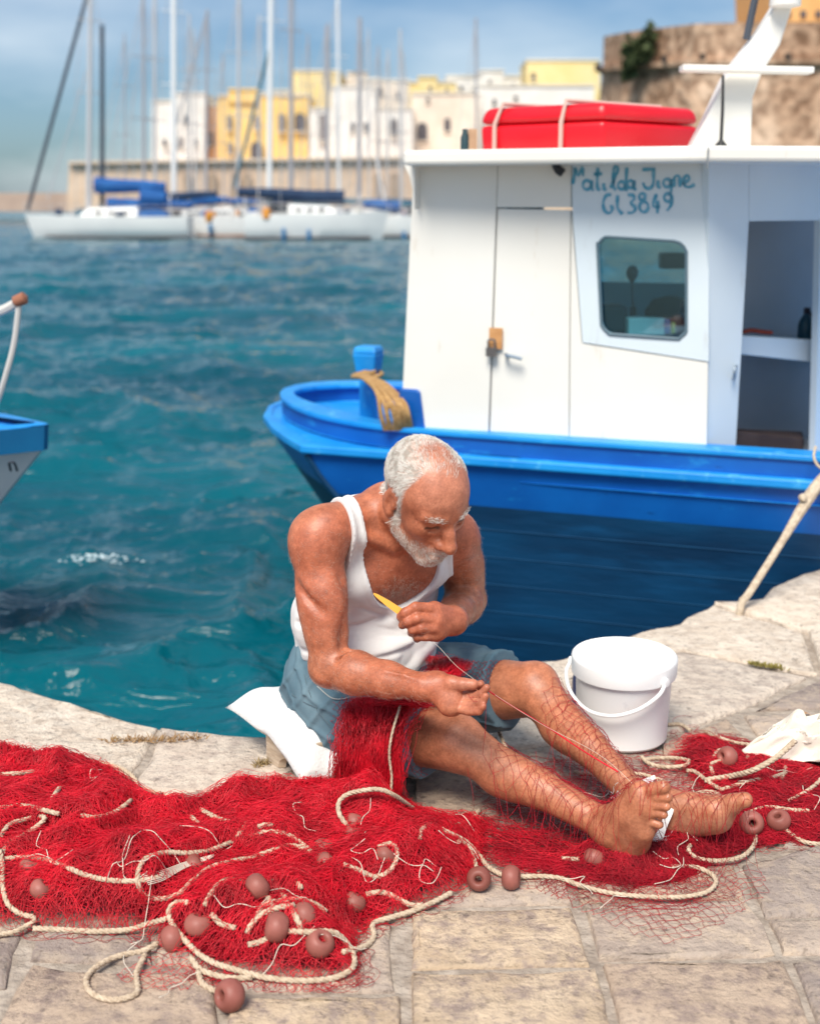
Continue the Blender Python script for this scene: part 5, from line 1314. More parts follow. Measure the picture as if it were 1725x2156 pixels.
grow(thin, 24000, .007, .016, comb_hair, .14, .00018, 'hair', 'short white hair thinning at the crown', lift=.24)
grow(np.maximum(beard, moust), 3600, .003, .0075, lambda i: -h_up[None] + h_fw[None] * .3 + 0 * hs[i][:, None], .35, .00022, 'beard', 'trimmed white beard and moustache')
grow(brow, 240, .005, .008, lambda i: h_rt[None] * np.sign(hs[i])[:, None] + h_up[None] * .3, .35, .0002, 'eyebrows')
# fuzz on the arms, chest
dR = np.minimum(np.linalg.norm(bv - (RE + RW) / 2, axis=1) / .14, np.linalg.norm(bv - (RS + RE) / 2, axis=1) / .17)
dL = np.minimum(np.linalg.norm(bv - (LE + LW) / 2, axis=1) / .15, np.linalg.norm(bv - (LS + LE) / 2, axis=1) / .13)
armm = np.clip(1.1 - np.minimum(dR, dL), 0, .4) * (~inhead)
fuzz_mat = new_mat('body_hair', (.52, .42, .34), .5)
grow(armm, 7000, .005, .011, lambda i: nrm(RW - RE)[None] + 0 * hs[i][:, None], .6, .00010, 'arm_hair', mat=fuzz_mat, lift=.7)
chm = np.clip(1 - np.linalg.norm((bv - (CH + t_up * .02 + t_fw * .10)) @ TAX.T / np.array([.07, .06, .06]), axis=1), 0, 1)
grow(chm, 700, .006, .013, lambda i: -t_up[None] + 0 * hs[i][:, None], .8, .00014, 'chest_hair', mat=fuzz_mat, lift=.5)

# nails
nail_mat = new_mat('nail', (.66, .42, .32), .35)
nb = MB()
for q, (b, t) in enumerate(zip(rt_b, rt_t)):
    d = nrm(t - b); c = t + nrm(V3(-.55, -.45, .55)) * (.0105, .0080, .0078, .0074, .0074)[q] + d * .001
    up = nrm(V3(-.55, -.45, .55)); sdv = np.cross(d, up); r = (.0075, .0045, .0042, .004, .004)[q]
    nb.add([c - d * r - sdv * r * .8, c - d * r + sdv * r * .8, c + d * r + sdv * r * .7, c + d * r - sdv * r * .7], [(0, 1, 2, 3)])
nb.build('toenails', nail_mat, person, fix=False)

# ---- clothing
CF = Field((-.36, 2.55, .20), (.22, 3.06, .78), .0033)
torso(CF, .0082)
for S_, sd in ((RS, 1), (LS, -1)):
    CF.cone(NB + t_up * .035 - t_fw * .02, S_ + t_up * .025 - t_rt * sd * .03, .0405, .0405, .04)
    CF.cone(NB + t_fw * .075 + t_rt * sd * .02, S_ + t_up * .035 + t_fw * .02 - t_rt * sd * .03, .016, .017, .02)
    CF.ell(S_ + t_rt * sd * .006 + nrm((RE if sd > 0 else LE) - S_) * .02, (.0665, .0685, .0645), None, .03)
    CF.chain([S_, S_ + ((RE if sd > 0 else LE) - S_) * .2], [.0625, .058], .02)
sl, (X, Y, Z) = CF.box(CF.lo, CF.lo + CF.h * CF.n)
def lin(o, d): return (X - o[0]) * d[0] + (Y - o[1]) * d[1] + (Z - o[2]) * d[2]
a_s, a_u, a_f = lin(CH, t_rt), lin(CH, t_up), lin(CH, t_fw)
# wrinkles: soft folds round the belly and hem
wz = Z + .02 * np.sin(a_s * 14 + .6)
fold = (.0068 * np.sin(wz * 80 + 3.2 * np.sin(a_s * 8 + .7)) * np.clip((.43 - Z) / .08, 0, 1) * (.55 + .45 * np.sin(a_s * 17 + 2)) + .0040 * np.sin((a_s * .8 + wz) * 60) * np.clip((.50 - Z) / .1, 0, 1) * np.clip((Z - .34) / .05, 0, 1) + .0012 * np.sin(a_s * 70 + wz * 40) * np.clip((.40 - Z) / .1, 0, 1)
        + .0010 * np.sin(a_s * 50 - wz * 60) * np.clip((Z - .40) / .1, 0, 1))
gs = lambda x, w: np.exp(-(x / w) ** 2)
fm = np.clip((a_f + .02) / .05, 0, 1)
fold = (fold + fm * (.010 * gs(Z - .356 - .10 * a_s - .012 * np.sin(a_s * 22), .0075) + .007 * gs(Z - .322 + .16 * a_s, .007) + .005 * gs(Z - .405 + .22 * a_s, .008) * np.clip((a_s + .02) / .08, 0, 1)
        + .0045 * gs(Z - .44 - .5 * (a_s - .1), .007) * np.clip((a_s - .01) / .05, 0, 1)) + .0042 * np.sin(a_s * 70 + 9 * Z + 2 * np.sin(a_s * 23)) * np.clip((.325 - Z) / .03, 0, 1)
        + .0050 * np.sin(a_f * 75 + Z * 30) * np.clip((a_s - .09) / .04, 0, 1) * np.clip((.42 - Z) / .06, 0, 1))
CF.a = CF.a + np.clip(fold, -.012, .0045).astype(np.float32)
front = a_f > -.01
def ellcut(cs, cu, rs, ru, up=1e3): return (np.sqrt(((a_s - cs) / rs) ** 2 + (np.minimum(a_u - cu, up) / ru) ** 2) - 1) * min(rs, ru)
neck_f = ellcut(-.004, .150, .096, .172, .01)
neck_b = ellcut(0, .185, .092, .085, .01)
nk = np.where(front, neck_f, neck_b)
ar = ellcut(.205, .115, .078, .140, .01); al_ = ellcut(-.205, .115, .078, .140, .01)
_ct = np.minimum(nk, np.minimum(ar, al_))
CF.a = CF.a - (.0022 * (1 - np.clip((_ct - .010) / .002, 0, 1))).astype(np.float32)      # sewn binding
CF.a = np.maximum(CF.a, -_ct.astype(np.float32))
CF.a = np.maximum(CF.a, (.268 + .012 * np.sin(a_s * 20) - Z).astype(np.float32))
sv, sf = CF.mesh(); sv = relax(sv, sf, 1, .5)
shirt_mat = mat_noise('white_cotton', (.71, .70, .69), (.75, .74, .73), 30, .85, .25, 420, spec=.2, dist=.0015)
shirt_mat.node_tree.nodes['Principled BSDF'].inputs['Sheen Weight'].default_value = .15
sh = mesh_from('tank_top', sv, sf, shirt_mat, person, smooth=True)
sh['label'] = 'white ribbed cotton tank top'

PF = Field((-.40, 2.45, .0), (.36, 3.16, .34), .0036)
PF.ell(PEL + V3(0, -.005, .0), (.185, .145, .130), None, .05)
PF.ell(PEL + V3(-.03, -.02, -.05), (.17, .15, .11), None, .05)
def trouser(Hp, K, e, r0, r1):
    E_ = Hp + (K - Hp) * e
    PF.chain([Hp, Hp + (E_ - Hp) * .5, E_], [r0, (r0 + r1) / 2 + .004, r1], .05)
    d = nrm(E_ - Hp)
    PF.cone(E_ + d * .0, E_ + d * .14, r1 + .03, r1 + .03, .004, 'sub')
    return E_, d
def cut(Hp, K, e):
    E_ = Hp + (K - Hp) * e; d = nrm(K - Hp)
    return E_, d
for Hp, K, e, r0, r1 in ((RH, RK, .75, .108, .090), (LH, LK, .76, .104, .084)):
    E_ = Hp + (K - Hp) * e
    PF.chain([Hp + V3(0, 0, -.01), Hp + (E_ - Hp) * .55, Hp + (K - Hp) * (e + .15)], [r0, (r0 + r1) / 2 + .002, r1], .05)
sl, (X, Y, Z) = PF.box(PF.lo, PF.lo + PF.h * PF.n)
fr = lin(RH, nrm(RK - RH)); fl = lin(LH, nrm(LK - LH))
sep = lin((RH + LH) / 2, nrm(LH - RH))                     # >0 on the left leg
_cr = np.sin(fr * 58 - Z * 70 + 2.2 * np.sin(X * 24 + Y * 9)); _cr2 = np.sin(fr * 30 + Z * 95 + 2.6 * np.sin(Y * 21 + 1.3))
wr = (-.0052 * np.clip(_cr, 0, 1) ** 4 - .0050 * np.clip(_cr2, 0, 1) ** 5 + .0022 * np.sin(fr * 42 + 3 * np.sin(Z * 16 + 1) + X * 18) + .0016 * np.sin(Z * 60 + X * 45 - Y * 30) + .0009 * np.sin(fr * 110 - Z * 60 + 4 * np.sin(X * 20)))
PF.a = PF.a + wr.astype(np.float32)
_ln = np.linalg.norm(RK - RH) * .75; _hb = np.where(sep < 0, fr - _ln, fl - np.linalg.norm(LK - LH) * .76)
PF.a = PF.a - (.0026 * (_hb > -.024)).astype(np.float32)                       # turned cuff
hemR = fr - np.linalg.norm(RK - RH) * .75 - .006 * np.sin(Z * 60); hemL = fl - np.linalg.norm(LK - LH) * .76
PF.a = np.maximum(PF.a, np.where(sep < 0, hemR, hemL).astype(np.float32))
PF.a = np.maximum(PF.a, (Z - .300 - .01 * np.sin(X * 14)).astype(np.float32))
PF.a = np.maximum(PF.a, (.055 - Z).astype(np.float32))
pv, pf = PF.mesh(); pv = relax(pv, pf, 2, .5)
short_mat = mat_noise('blue_denim', (.082, .150, .195), (.155, .235, .280), 11, .85, .3, 500, spec=.2, dist=.0015)
shorts = mesh_from('shorts', pv, pf, short_mat, person, smooth=True)
shorts['label'] = 'faded blue-grey denim shorts'

_sb = BVHTree.FromPolygons([tuple(q) for q in pv], [tuple(map(int, q)) for q in pf])
def on_shorts(x, y, off=.001):
    d = pix(x, y, 2.0) - V3(0, 0, CAM_H); h = _sb.ray_cast(Vector((0, 0, CAM_H)), Vector(d).normalized())
    return None if h[0] is None else np.array(h[0]) + np.array(h[1]) * off * (1 if np.dot(h[1], d) < 0 else -1)
seam_mat = new_mat('seam_thread', (.10, .15, .18), .9); pipe_mat = new_mat('pocket_piping', (.42, .44, .42), .9)
for nm, pl, r, mt in (('side_seam', [(640, 1420), (650, 1455), (668, 1495), (700, 1535), (735, 1575)], .0011, seam_mat), ('pocket_piping', [(668, 1445), (700, 1470), (735, 1468), (765, 1448), (772, 1425)], .0013, pipe_mat),
                      ('waist_seam', [(596, 1408), (612, 1416), (636, 1424)], .0012, seam_mat), ('pocket_seam', [(615, 1462), (640, 1478), (668, 1490)], .0011, seam_mat)):
    q = [on_shorts(x, y) for x, y in pl]; q = [a for a in q if a is not None]
    if len(q) >= 3: MB().tube(catmull(q, .008), r, 5).build(nm, mt, person)
# ================================================================== SEAT
bw_mat = mat_noise('worn_bench_wood', (.40, .30, .21), (.56, .45, .34), 14, .85, .5, 40, stretch=(1, 1, 6), dist=.004)
bench = empty('low_bench', (-.2, 2.76, 0))
F0, F1 = G(640, 1650), G(886, 1640); K0 = G(561, 1601); K1 = K0 + (F1 - F0)
BH = .088
def endpanel(a, b, parent):
    d = (b - a); n_ = 14; pts = [(*a, 0)]
    for q in np.linspace(math.pi, 0, n_): pts.append((*(a + d * (.56 + .24 * math.cos(q))), .034 * math.sin(q)))
    pts += [(*b, 0), (*b, BH), (*a, BH)]
    ax_ = nrm(V3(*(F1 - F0), 0)); m = MB(); m.prism(pts, ax_ * .018); return m.build('end_panel', bw_mat, parent)
endpanel(K0, F0, bench); endpanel(K1 + 0 * F0 - (F1 - F0) * .07, F1 - (F1 - F0) * .07, bench)
m = MB(); e_ = (F0 - K0) * .04
i_ = (F1 - F0) * .03
m.prism([(*(K0 + i_), BH + .001), (*(F0 + i_), BH + .001), (*F1, BH + .001), (*K1, BH + .001)], (0, 0, .010)); m.build('seat_board', bw_mat, bench, bevel=.003)
m = MB(); a = V3(*(F0 - e_ * 2), .05); m.hexa([a, V3(*(F1 - e_ * 2), .05), V3(*(F1 - e_ * 3.5), .05), V3(*(F0 - e_ * 3.5), .05), a + V3(0, 0, .035), V3(*(F1 - e_ * 2), .085), V3(*(F1 - e_ * 3.5), .085), V3(*(F0 - e_ * 3.5), .085)]); m.build('stretcher', bw_mat, bench)
tag(bench, 'low worn wooden bench with arched end panel under the white cushion', 'bench')
# cushion draped over it
foam = mat_noise('white_fleece', (.74, .73, .72), (.79, .78, .77), 30, .95, .6, 160, spec=.1, dist=.003)
nu, nw = 30, 22; v, f = [], []
e0, e1, e2 = V3(-.455, 2.905, .118), V3(-.335, 2.785, .112), V3(-.185, 2.662, .012)
ed = catmull([J(474, 1490, 2.90), J(528, 1526, 2.835), J(562, 1550, 2.775), J(592, 1580, 2.70), J(614, 1614, 2.655), J(638, 1646, 2.628)], .012); ed = np.stack([np.interp(np.linspace(0, 1, nu), np.linspace(0, 1, len(ed)), ed[:, k]) for k in range(3)], 1)
acr = V3(.25, .10, 0)
for s_ in (1, -1):
    for i in range(nu):
        for k in range(nw):
            u_, w_ = i / (nu - 1), k / (nw - 1); p = ed[i] + acr * (w_ if u_ < .45 else w_ * (1 - .72 * ((u_ - .45) / .55)))
            th = .026 * (1 - abs(2 * w_ - 1) ** 6) ** .5 * (1 - abs(2 * u_ - 1) ** 8) ** .5
            k_ = min(1, w_ * 3.2); k_ = k_ * k_ * (3 - 2 * k_) * max(0, min(1, (.86 - u_) / .25)); p[2] = p[2] * (1 - k_) + max(p[2], .128) * k_
            p = p + V3(0, 0, s_ * th + .004 * math.sin(9 * w_ + 5 * u_) + .003 * math.sin(17 * u_ - 6 * w_)); v.append(p)
for s_ in (0, 1):
    for i in range(nu - 1):
        for k in range(nw - 1):
            a = s_ * nu * nw + i * nw + k; q = (a, a + nw, a + nw + 1, a + 1); f.append(q if s_ == 0 else q[::-1])
cu = mesh_from('seat_cushion', v, f, foam, None, smooth=True); bm = bmesh.new(); bm.from_mesh(cu.data); bmesh.ops.remove_doubles(bm, verts=bm.verts, dist=.0008); bmesh.ops.recalc_face_normals(bm, faces=bm.faces); bm.to_mesh(cu.data); bm.free()
tag(cu, 'white fleecy cushion bent over the bench under the seated person', 'cushion')

# ================================================================== BUCKET
pl_w = mat_noise('white_plastic', (.86, .86, .855), (.89, .89, .885), 6, .38, .05, 30, spec=.45, dist=.002)
weather(pl_w, (.62, .63, .66), .66, .76, 10, (1, 1, 1)); bc = pix(1304, 1588, z=0.0); bc = V3(pix(1306, 1560, 2.955)[0], 2.955, 0)
bk_ = empty('bucket', (float(bc[0]), float(bc[1]), 0))
R0, R1, BHt = .1120, .121, .222
m = MB(); m.lathe([(.02, .004), (R0 - .006, .003), (R0, .010), (R1 - .003, BHt - .05), (R1, BHt - .045), (R1, BHt - .01)], bc, n=64); m.build('bucket_body', pl_w, bk_, smooth='auto')
m = MB(); m.lathe([(R1 + .002, BHt - .052), (R1 + .0070, BHt - .050), (R1 + .0080, BHt - .046), (R1 + .0090, BHt - .012), (R1 + .008, BHt - .006), (R1 + .004, BHt - .002), (R1 + .001, BHt - .003), (R1 - .002, BHt - .010), (R1 - .006, BHt - .012), (R1 - .016, BHt - .004), (.06, BHt - .001), (.004, BHt + .001)], bc, n=64); lid = m.build('lid', pl_w, bk_, smooth='auto')
ears = [J(1371, 1409, 2.868) if False else V3(bc[0] + (R1 + .013) * .62, bc[1] - (R1 + .013) * .78, BHt - .038), V3(bc[0] - (R1 + .013) * .93, bc[1] + (R1 + .013) * .36, BHt - .038)]
for e in ears:
    m = MB(); m.lathe([(.002, .006), (.010, .005), (.011, 0), (.011, -.006)], e, axis=nrm(e - V3(bc[0], bc[1], e[2])), n=14); m.build('handle_ear', pl_w, bk_, smooth='auto')
hp_ = [ears[0], V3(bc[0] + .062, bc[1] - .128, BHt - .062), V3(bc[0] + .010, bc[1] - .148, BHt - .090), V3(bc[0] - .050, bc[1] - .142, BHt - .108), V3(bc[0] - .103, bc[1] - .104, BHt - .108), V3(bc[0] - .136, bc[1] - .045, BHt - .085), V3(bc[0] - .141, bc[1] + .010, BHt - .055), ears[1]]
m = MB(); m.tube(catmull(hp_, .008), .0046, 8); m.build('handle', pl_w, bk_, smooth='auto')
tag(bk_, 'white plastic bucket with lid and handle standing behind the shins', 'bucket')
bt = MB(); c = pix(1196, 1480, 3.12); c[2] = 0; bt.lathe([(.025, .001), (.032, .004), (.032, .09), (.026, .12), (.012, .14), (.012, .155)], c + V3(.04, 0, 0), n=16); tag(bt.build('dark_bottle', new_mat('bottle_navy', (.03, .04, .12), .3), None, smooth='auto'), 'dark blue bottle half hidden behind the white bucket', 'bottle')

# ================================================================== CLOTH AT RIGHT
cl_m = mat_noise('cream_cotton', (.74, .67, .57), (.80, .74, .65), 9, .9, .4, 300, spec=.15, dist=.0015)
nx_, ny_ = 90, 70; v = []
Lx = np.linspace(0, 1, nx_); Ly = np.linspace(0, 1, ny_)
cA, cB = pix(1572, 1588, z=.02), pix(1850, 1560, z=.02); cC = pix(1640, 1628, z=.02)
gx, gy = np.meshgrid(Lx, Ly, indexing='ij')
e_in = np.minimum(np.minimum(gx, 1 - gx), np.minimum(gy, 1 - gy))
ang = np.arctan2(gy - .5, gx - .5); rad = np.hypot(gx - .5, gy - .5) * 2
X_ = .475 * 0 + (pix(1572, 1590, z=0)[0]) + gx * .34 + .02 * np.sin(7 * gy + 1) + .012 * np.sin(ang * 5)
Y_c = pix(1640, 1632, z=0)[1]; Yg = Y_c + gy * .24 * (.45 + .55 * gx) + .03 * (1 - gx) ** 2 + .012 * np.sin(9 * gx)
pp = np.stack([gx.ravel() * 3.0 + .4 * gy.ravel(), gy.ravel() * 2.2], 1)
wv = pp + .5 * np.stack([fbm(pp * .9, 91, 2), fbm(pp * .9 + 5, 93, 2)], 1)
fold = np.abs(vnoise(wv * 1.6, 5)).reshape(gx.shape); fold2 = np.abs(vnoise(wv * np.array([3.4, 1.3]) + 4, 8)).reshape(gx.shape); fold3 = np.abs(vnoise(wv * np.array([2.0, 4.5]) + 8, 18)).reshape(gx.shape)
dome = np.clip(1.08 - rad ** 2.2, 0, 1) ** .7 * (.25 + .9 * gx)
edg = np.clip(e_in * 9, 0, 1)
Zc = .014 + .110 * dome + edg * (.046 * (1 - fold) ** 1.5 + .026 * (1 - fold2) ** 1.6 + .006 * (1 - fold3) ** 1.5) - .020 * edg
Zc = np.maximum(Zc, .016 + .005 * np.sin(26 * gx + 17 * gy)) + .006
for _ in range(3):
    q_ = np.pad(Zc, 1, 'edge'); Zc = (q_[1:-1, 1:-1] * 2 + q_[:-2, 1:-1] + q_[2:, 1:-1] + q_[1:-1, :-2] + q_[1:-1, 2:]) / 6
X_ = X_ + .018 * (1 - fold2) * edg; Yg = Yg - .020 * (1 - fold3) * edg
v = np.stack([X_, Yg, Zc], 2).reshape(-1, 3)
i = (np.arange(nx_ - 1)[:, None] * ny_ + np.arange(ny_ - 1)[None]).ravel()
cl = mesh_from('crumpled_cloth', v, np.stack([i, i + ny_, i + ny_ + 1, i + 1], 1), cl_m, None, smooth=True)
md = cl.modifiers.new('thickness', 'SOLIDIFY'); md.thickness = .002
tag(cl, 'crumpled cream cloth lying on the net at the right edge', 'cloth')

# ================================================================== NEEDLE AND THREAD
nd = MB(); a, b = J(786, 1249, 2.575), hj(330, 350, 2.560)
ax_ = nrm(b - a); sd = nrm(np.cross(ax_, (0, -1, .2))); L_ = np.linalg.norm(b - a) + .02; up_ = np.cross(ax_, sd)
pr = [(0, .0012), (.08, .0035), (.35, .0065), (.7, .0078), (1, .0078)]; v = []
for t, w in pr:
    c = a + ax_ * L_ * t; v += [c - sd * w - up_ * .0013, c + sd * w - up_ * .0013, c + sd * w + up_ * .0013, c - sd * w + up_ * .0013]
f = [(i * 4 + k, i * 4 + (k + 1) % 4, i * 4 + 4 + (k + 1) % 4, i * 4 + 4 + k) for i in range(4) for k in range(4)] + [(0, 1, 2, 3), (19, 18, 17, 16)]
nd.add(v, f); tag(nd.build('netting_needle', new_mat('amber_plastic', (.80, .40, .05), .4), None), 'yellow netting needle held in the raised hand', 'needle')
tw_m = new_mat('twine', (.66, .58, .48), .8)
m = MB(); m.tube(catmull([hj(500, 690, 2.57), J(912, 1352, 2.55), J(958, 1400, 2.50), J(1000, 1432, 2.44), J(1014, 1443, 2.40), J(1040, 1462, 2.40), J(1140, 1525, 2.42), J(1262, 1590, 2.42), J(1350, 1668, 2.36)], .02), .00038, 5); tag(m.build('mending_twine', tw_m, None), 'thin pale twine stretched from the needle hand across the shins', 'twine')

# ================================================================== SMALL LITTER
def tuft(name, label, cat, x0, y0, x1, y1, n, h, w, cols, seed, z=0.0):
    r = np.random.default_rng(seed); a, b = pix(x0, y0, z=z), pix(x1, y1, z=z); v, f = [], []
    for k in range(n):
        t = r.uniform(); p = a + (b - a) * t + V3(*r.normal(0, w, 2), 0); d = V3(r.normal(0, .6), r.normal(0, .6), r.uniform(.3, 1.2)); L_ = h * r.uniform(.4, 1); s = np.cross(d, V3(r.normal(), r.normal(), r.normal())); s = nrm(s) * .0016
        b0 = len(v); v += [p - s, p + s, p + nrm(d) * L_ * .6 + s * .8, p + nrm(d) * L_ * .6 - s * .8, p + nrm(d) * L_]; f += [(b0, b0 + 1, b0 + 2, b0 + 3), (b0 + 3, b0 + 2, b0 + 4)]
    tag(mesh_from(name, v, f, cols, None), label, cat)
tuft('seaweed_tuft', 'yellow-green seaweed tuft in a joint of the pale slabs', 'seaweed', 1580, 1398, 1645, 1408, 260, .018, .006, mat_noise('seaweed', (.20, .17, .04), (.36, .30, .10), 60, .9), 2)
tuft('dry_weed', 'dry brown weed along a crack in the pale slab left of the bench', 'weed', 225, 1562, 425, 1556, 260, .022, .008, mat_noise('dry_weed_leaf', (.30, .17, .08), (.42, .28, .14), 60, .9), 3)
tuft('weed_tuft', 'dry weed tuft at the foot of the bench end panel', 'weed', 540, 1612, 562, 1606, 90, .02, .006, mat_noise('weed_leaf', (.26, .19, .09), (.38, .28, .15), 60, .9), 5)
for x, y, lab in ((1688, 1505, 'curled orange-brown leaf on the grey flagstone above the cloth'), (1745, 1504, 'dry leaf at the right edge above the cloth')):
    c = pix(x, y, z=.004); v = [c + V3(-.022, 0, 0), c + V3(-.006, -.007, .006), c + V3(.012, -.006, .006), c + V3(.024, .002, 0), c + V3(.01, .007, .005), c + V3(-.008, .006, .006)]
    tag(mesh_from('dry_leaf', v, [(0, 1, 5), (1, 2, 4, 5), (2, 3, 4)], new_mat('dry_leaf', (.42, .20, .07), .8), None), lab, 'leaf', 'dry leaves on the quay')
# ================================================================== NETS
def polydist(P, poly):
    poly = np.asarray(poly); inside = np.zeros(len(P), bool); d = np.full(len(P), 1e9)
    for i in range(len(poly)):
        a, b = poly[i], poly[(i + 1) % len(poly)]; ba = b - a
        t = np.clip(((P - a) @ ba) / (ba @ ba), 0, 1); d = np.minimum(d, np.linalg.norm(P - a - t[:, None] * ba, axis=1))
        c = ((a[1] > P[:, 1]) != (b[1] > P[:, 1])); xi = a[0] + (P[:, 1] - a[1]) / (b[1] - a[1] + 1e-12) * ba[0]; inside ^= c & (P[:, 0] < xi)
    return np.where(inside, d, -d)
def gz(pts, z=0.0): return [pix(x, y, z=z)[:2] for x, y in pts]
HL = gz([(-220, 1975), (0, 1952), (100, 1958), (200, 1964), (300, 1968), (330, 2000), (385, 2036), (480, 2056), (600, 2068), (745, 2064), (757, 2010), (742, 1985), (800, 1945), (900, 1905), (965, 1878), (1003, 1838), (1014, 1790), (1012, 1735)]) + \
     gz([(965, 1706), (880, 1694), (830, 1665), (700, 1664), (620, 1672), (540, 1662), (480, 1652), (430, 1680), (380, 1684), (330, 1676), (270, 1640), (180, 1617), (60, 1604), (0, 1592), (-220, 1580)], .035)
HR = gz([(1010, 1725), (985, 1790), (1060, 1822), (1200, 1850), (1330, 1868), (1430, 1852), (1500, 1812), (1560, 1785), (1640, 1772), (1725, 1776), (1900, 1790), (1900, 1600), (1725, 1590), (1600, 1575), (1500, 1548), (1440, 1545), (1405, 1592), (1300, 1602), (1180, 1606), (1100, 1606), (1040, 1650)])
HD = gz([(1405, 1600), (1440, 1560), (1500, 1560), (1570, 1600), (1725, 1632), (1900, 1640), (1900, 1775), (1725, 1765), (1620, 1758), (1540, 1778), (1480, 1812), (1425, 1846), (1330, 1858), (1230, 1838), (1190, 1812), (1230, 1790), (1320, 1800), (1400, 1740), (1500, 1690), (1440, 1640)])
DX, DY, DH = (-1.35, 1.25), (1.70, 3.0), .008
gx_ = np.arange(DX[0], DX[1], DH); gy_ = np.arange(DY[0], DY[1], DH)
GX, GY = np.meshgrid(gx_, gy_, indexing='ij'); GP = np.stack([GX.ravel(), GY.ravel()], 1)
sst = lambda t: np.clip(t, 0, 1) ** 2 * (3 - 2 * np.clip(t, 0, 1))
dl, dr, dd_ = polydist(GP, HL), polydist(GP, HR), polydist(GP, HD)
nz1, nz2 = fbm(GP * 5.5, 21, 3), fbm(GP * 14, 25, 2)
hl_ = .078 * sst((dl + .01) / .15) * (.72 + .52 * nz1) + .012 * sst((dl + .005) / .03) * (1 + .9 * nz2)
mound = lambda x, y, r, a: a * np.exp(-(((GP - np.array(pix(x, y, z=.04)[:2])) / r) ** 2).sum(1))
rdg = (1 - np.abs(vnoise(GP @ np.array([[.9, .45], [-.45, .9]]).T * np.array([3.2, 9.5]) + .8 * np.stack([nz1, nz1], 1), 83))) ** 3
hl_ += .030 * rdg * sst(dl / .06)
hl_ += (mound(580, 1680, .13, .035) + mound(100, 1640, .22, .03) + mound(760, 1690, .10, .03) + mound(560, 1930, .10, .035)) * (dl > -.01)
hr_ = .020 * sst((dd_ + .01) / .06) * (1 + .6 * nz2) * (1 + .6 * nz1) + .006 * (dr > 0)
for q, msk in ((hl_, dl), (hr_, dr)): q[msk < -.015] = 0
HMAP = np.maximum(hl_, hr_).reshape(GX.shape); HLM = hl_.reshape(GX.shape); HRM = hr_.reshape(GX.shape)
def samp(M_, p):
    x = np.clip((p[:, 0] - DX[0]) / DH, 0, M_.shape[0] - 1.001); y = np.clip((p[:, 1] - DY[0]) / DH, 0, M_.shape[1] - 1.001)
    i, j = x.astype(int), y.astype(int); u, v = x - i, y - j
    return M_[i, j] * (1 - u) * (1 - v) + M_[i + 1, j] * u * (1 - v) + M_[i, j + 1] * (1 - u) * v + M_[i + 1, j + 1] * u * v
def onheap(x, y, off=.004):
    z = 0.0
    for _ in range(8):
        p = pix(x, y, z=z + off); z = .5 * z + .5 * float(samp(HMAP, p[None, :2])[0])
    p = pix(x, y, z=z + off); return p
# body surface height for draping
body_h = np.zeros(GX.shape)
bi = ((bv[:, 0] - DX[0]) / DH).round().astype(int); bj = ((bv[:, 1] - DY[0]) / DH).round().astype(int)
ok = (bv[:, 2] < .34) & (bi >= 0) & (bj >= 0) & (bi < GX.shape[0]) & (bj < GX.shape[1])
np.maximum.at(body_h, (bi[ok], bj[ok]), bv[ok, 2])
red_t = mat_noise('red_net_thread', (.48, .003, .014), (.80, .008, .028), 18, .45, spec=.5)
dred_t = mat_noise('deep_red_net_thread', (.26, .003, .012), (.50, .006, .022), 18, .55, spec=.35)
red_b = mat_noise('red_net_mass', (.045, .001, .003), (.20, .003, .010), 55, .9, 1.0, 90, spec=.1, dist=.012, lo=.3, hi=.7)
netL = empty('fishing_net', (float(pix(450, 1850, z=0)[0]), float(pix(450, 1850, z=0)[1]), 0))
netR = empty('fishing_net', (float(pix(1450, 1720, z=0)[0]), float(pix(1450, 1720, z=0)[1]), 0))
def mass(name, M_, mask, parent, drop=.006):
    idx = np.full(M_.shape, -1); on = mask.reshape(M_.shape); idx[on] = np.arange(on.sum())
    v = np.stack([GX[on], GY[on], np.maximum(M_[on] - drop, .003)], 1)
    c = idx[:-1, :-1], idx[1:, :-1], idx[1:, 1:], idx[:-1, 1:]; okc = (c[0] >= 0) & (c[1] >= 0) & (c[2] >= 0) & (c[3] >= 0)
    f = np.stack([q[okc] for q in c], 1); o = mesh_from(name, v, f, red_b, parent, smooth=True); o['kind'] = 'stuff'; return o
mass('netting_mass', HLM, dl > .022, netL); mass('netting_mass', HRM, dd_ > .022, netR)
NR = np.random.default_rng(77)
def pick(n, w):
    w = np.clip(w, 0, None); i = NR.choice(len(GP), n, p=w / w.sum()); return GP[i] + NR.uniform(-DH / 2, DH / 2, (n, 2))
def walk(p0, n, step, ang0, turn, M_, lo, hi, D_=None, marg=.006):
    """threads wandering over a height map"""
    N = len(p0); P_ = np.zeros((N, n, 3)); p = p0.copy(); a = ang0.copy(); k = NR.normal(0, turn, N)
    base = NR.uniform(lo, hi, N); ph = NR.uniform(0, 6.28, N); fr = NR.uniform(.25, .8, N); am = (hi - lo) * .35
    for s in range(n):
        z = samp(M_, p) + base + am * np.sin(ph + s * fr)
        P_[:, s, :2] = p; P_[:, s, 2] = np.maximum(z, .0015)
        k += NR.normal(0, turn * .55, N); k *= .9; a = a + k
        if D_ is not None:
            d0 = samp(D_, p); gx2 = samp(D_, p + [.012, 0]) - d0; gy2 = samp(D_, p + [0, .012]) - d0; tgt = np.arctan2(gy2, gx2)
            da = (tgt - a + np.pi) % (2 * np.pi) - np.pi; a = a + np.where(d0 < marg, np.clip(da, -.75, .75), 0)
        p = p + step[:, None] * np.stack([np.cos(a), np.sin(a)], 1)
    return P_
def flow(p, s=0): return .10 + 1.5 * fbm(p * 1.9 + s, 41, 2) + .5 * vnoise(p * 6, 5)
wl = sst((dl + .004) / .03)
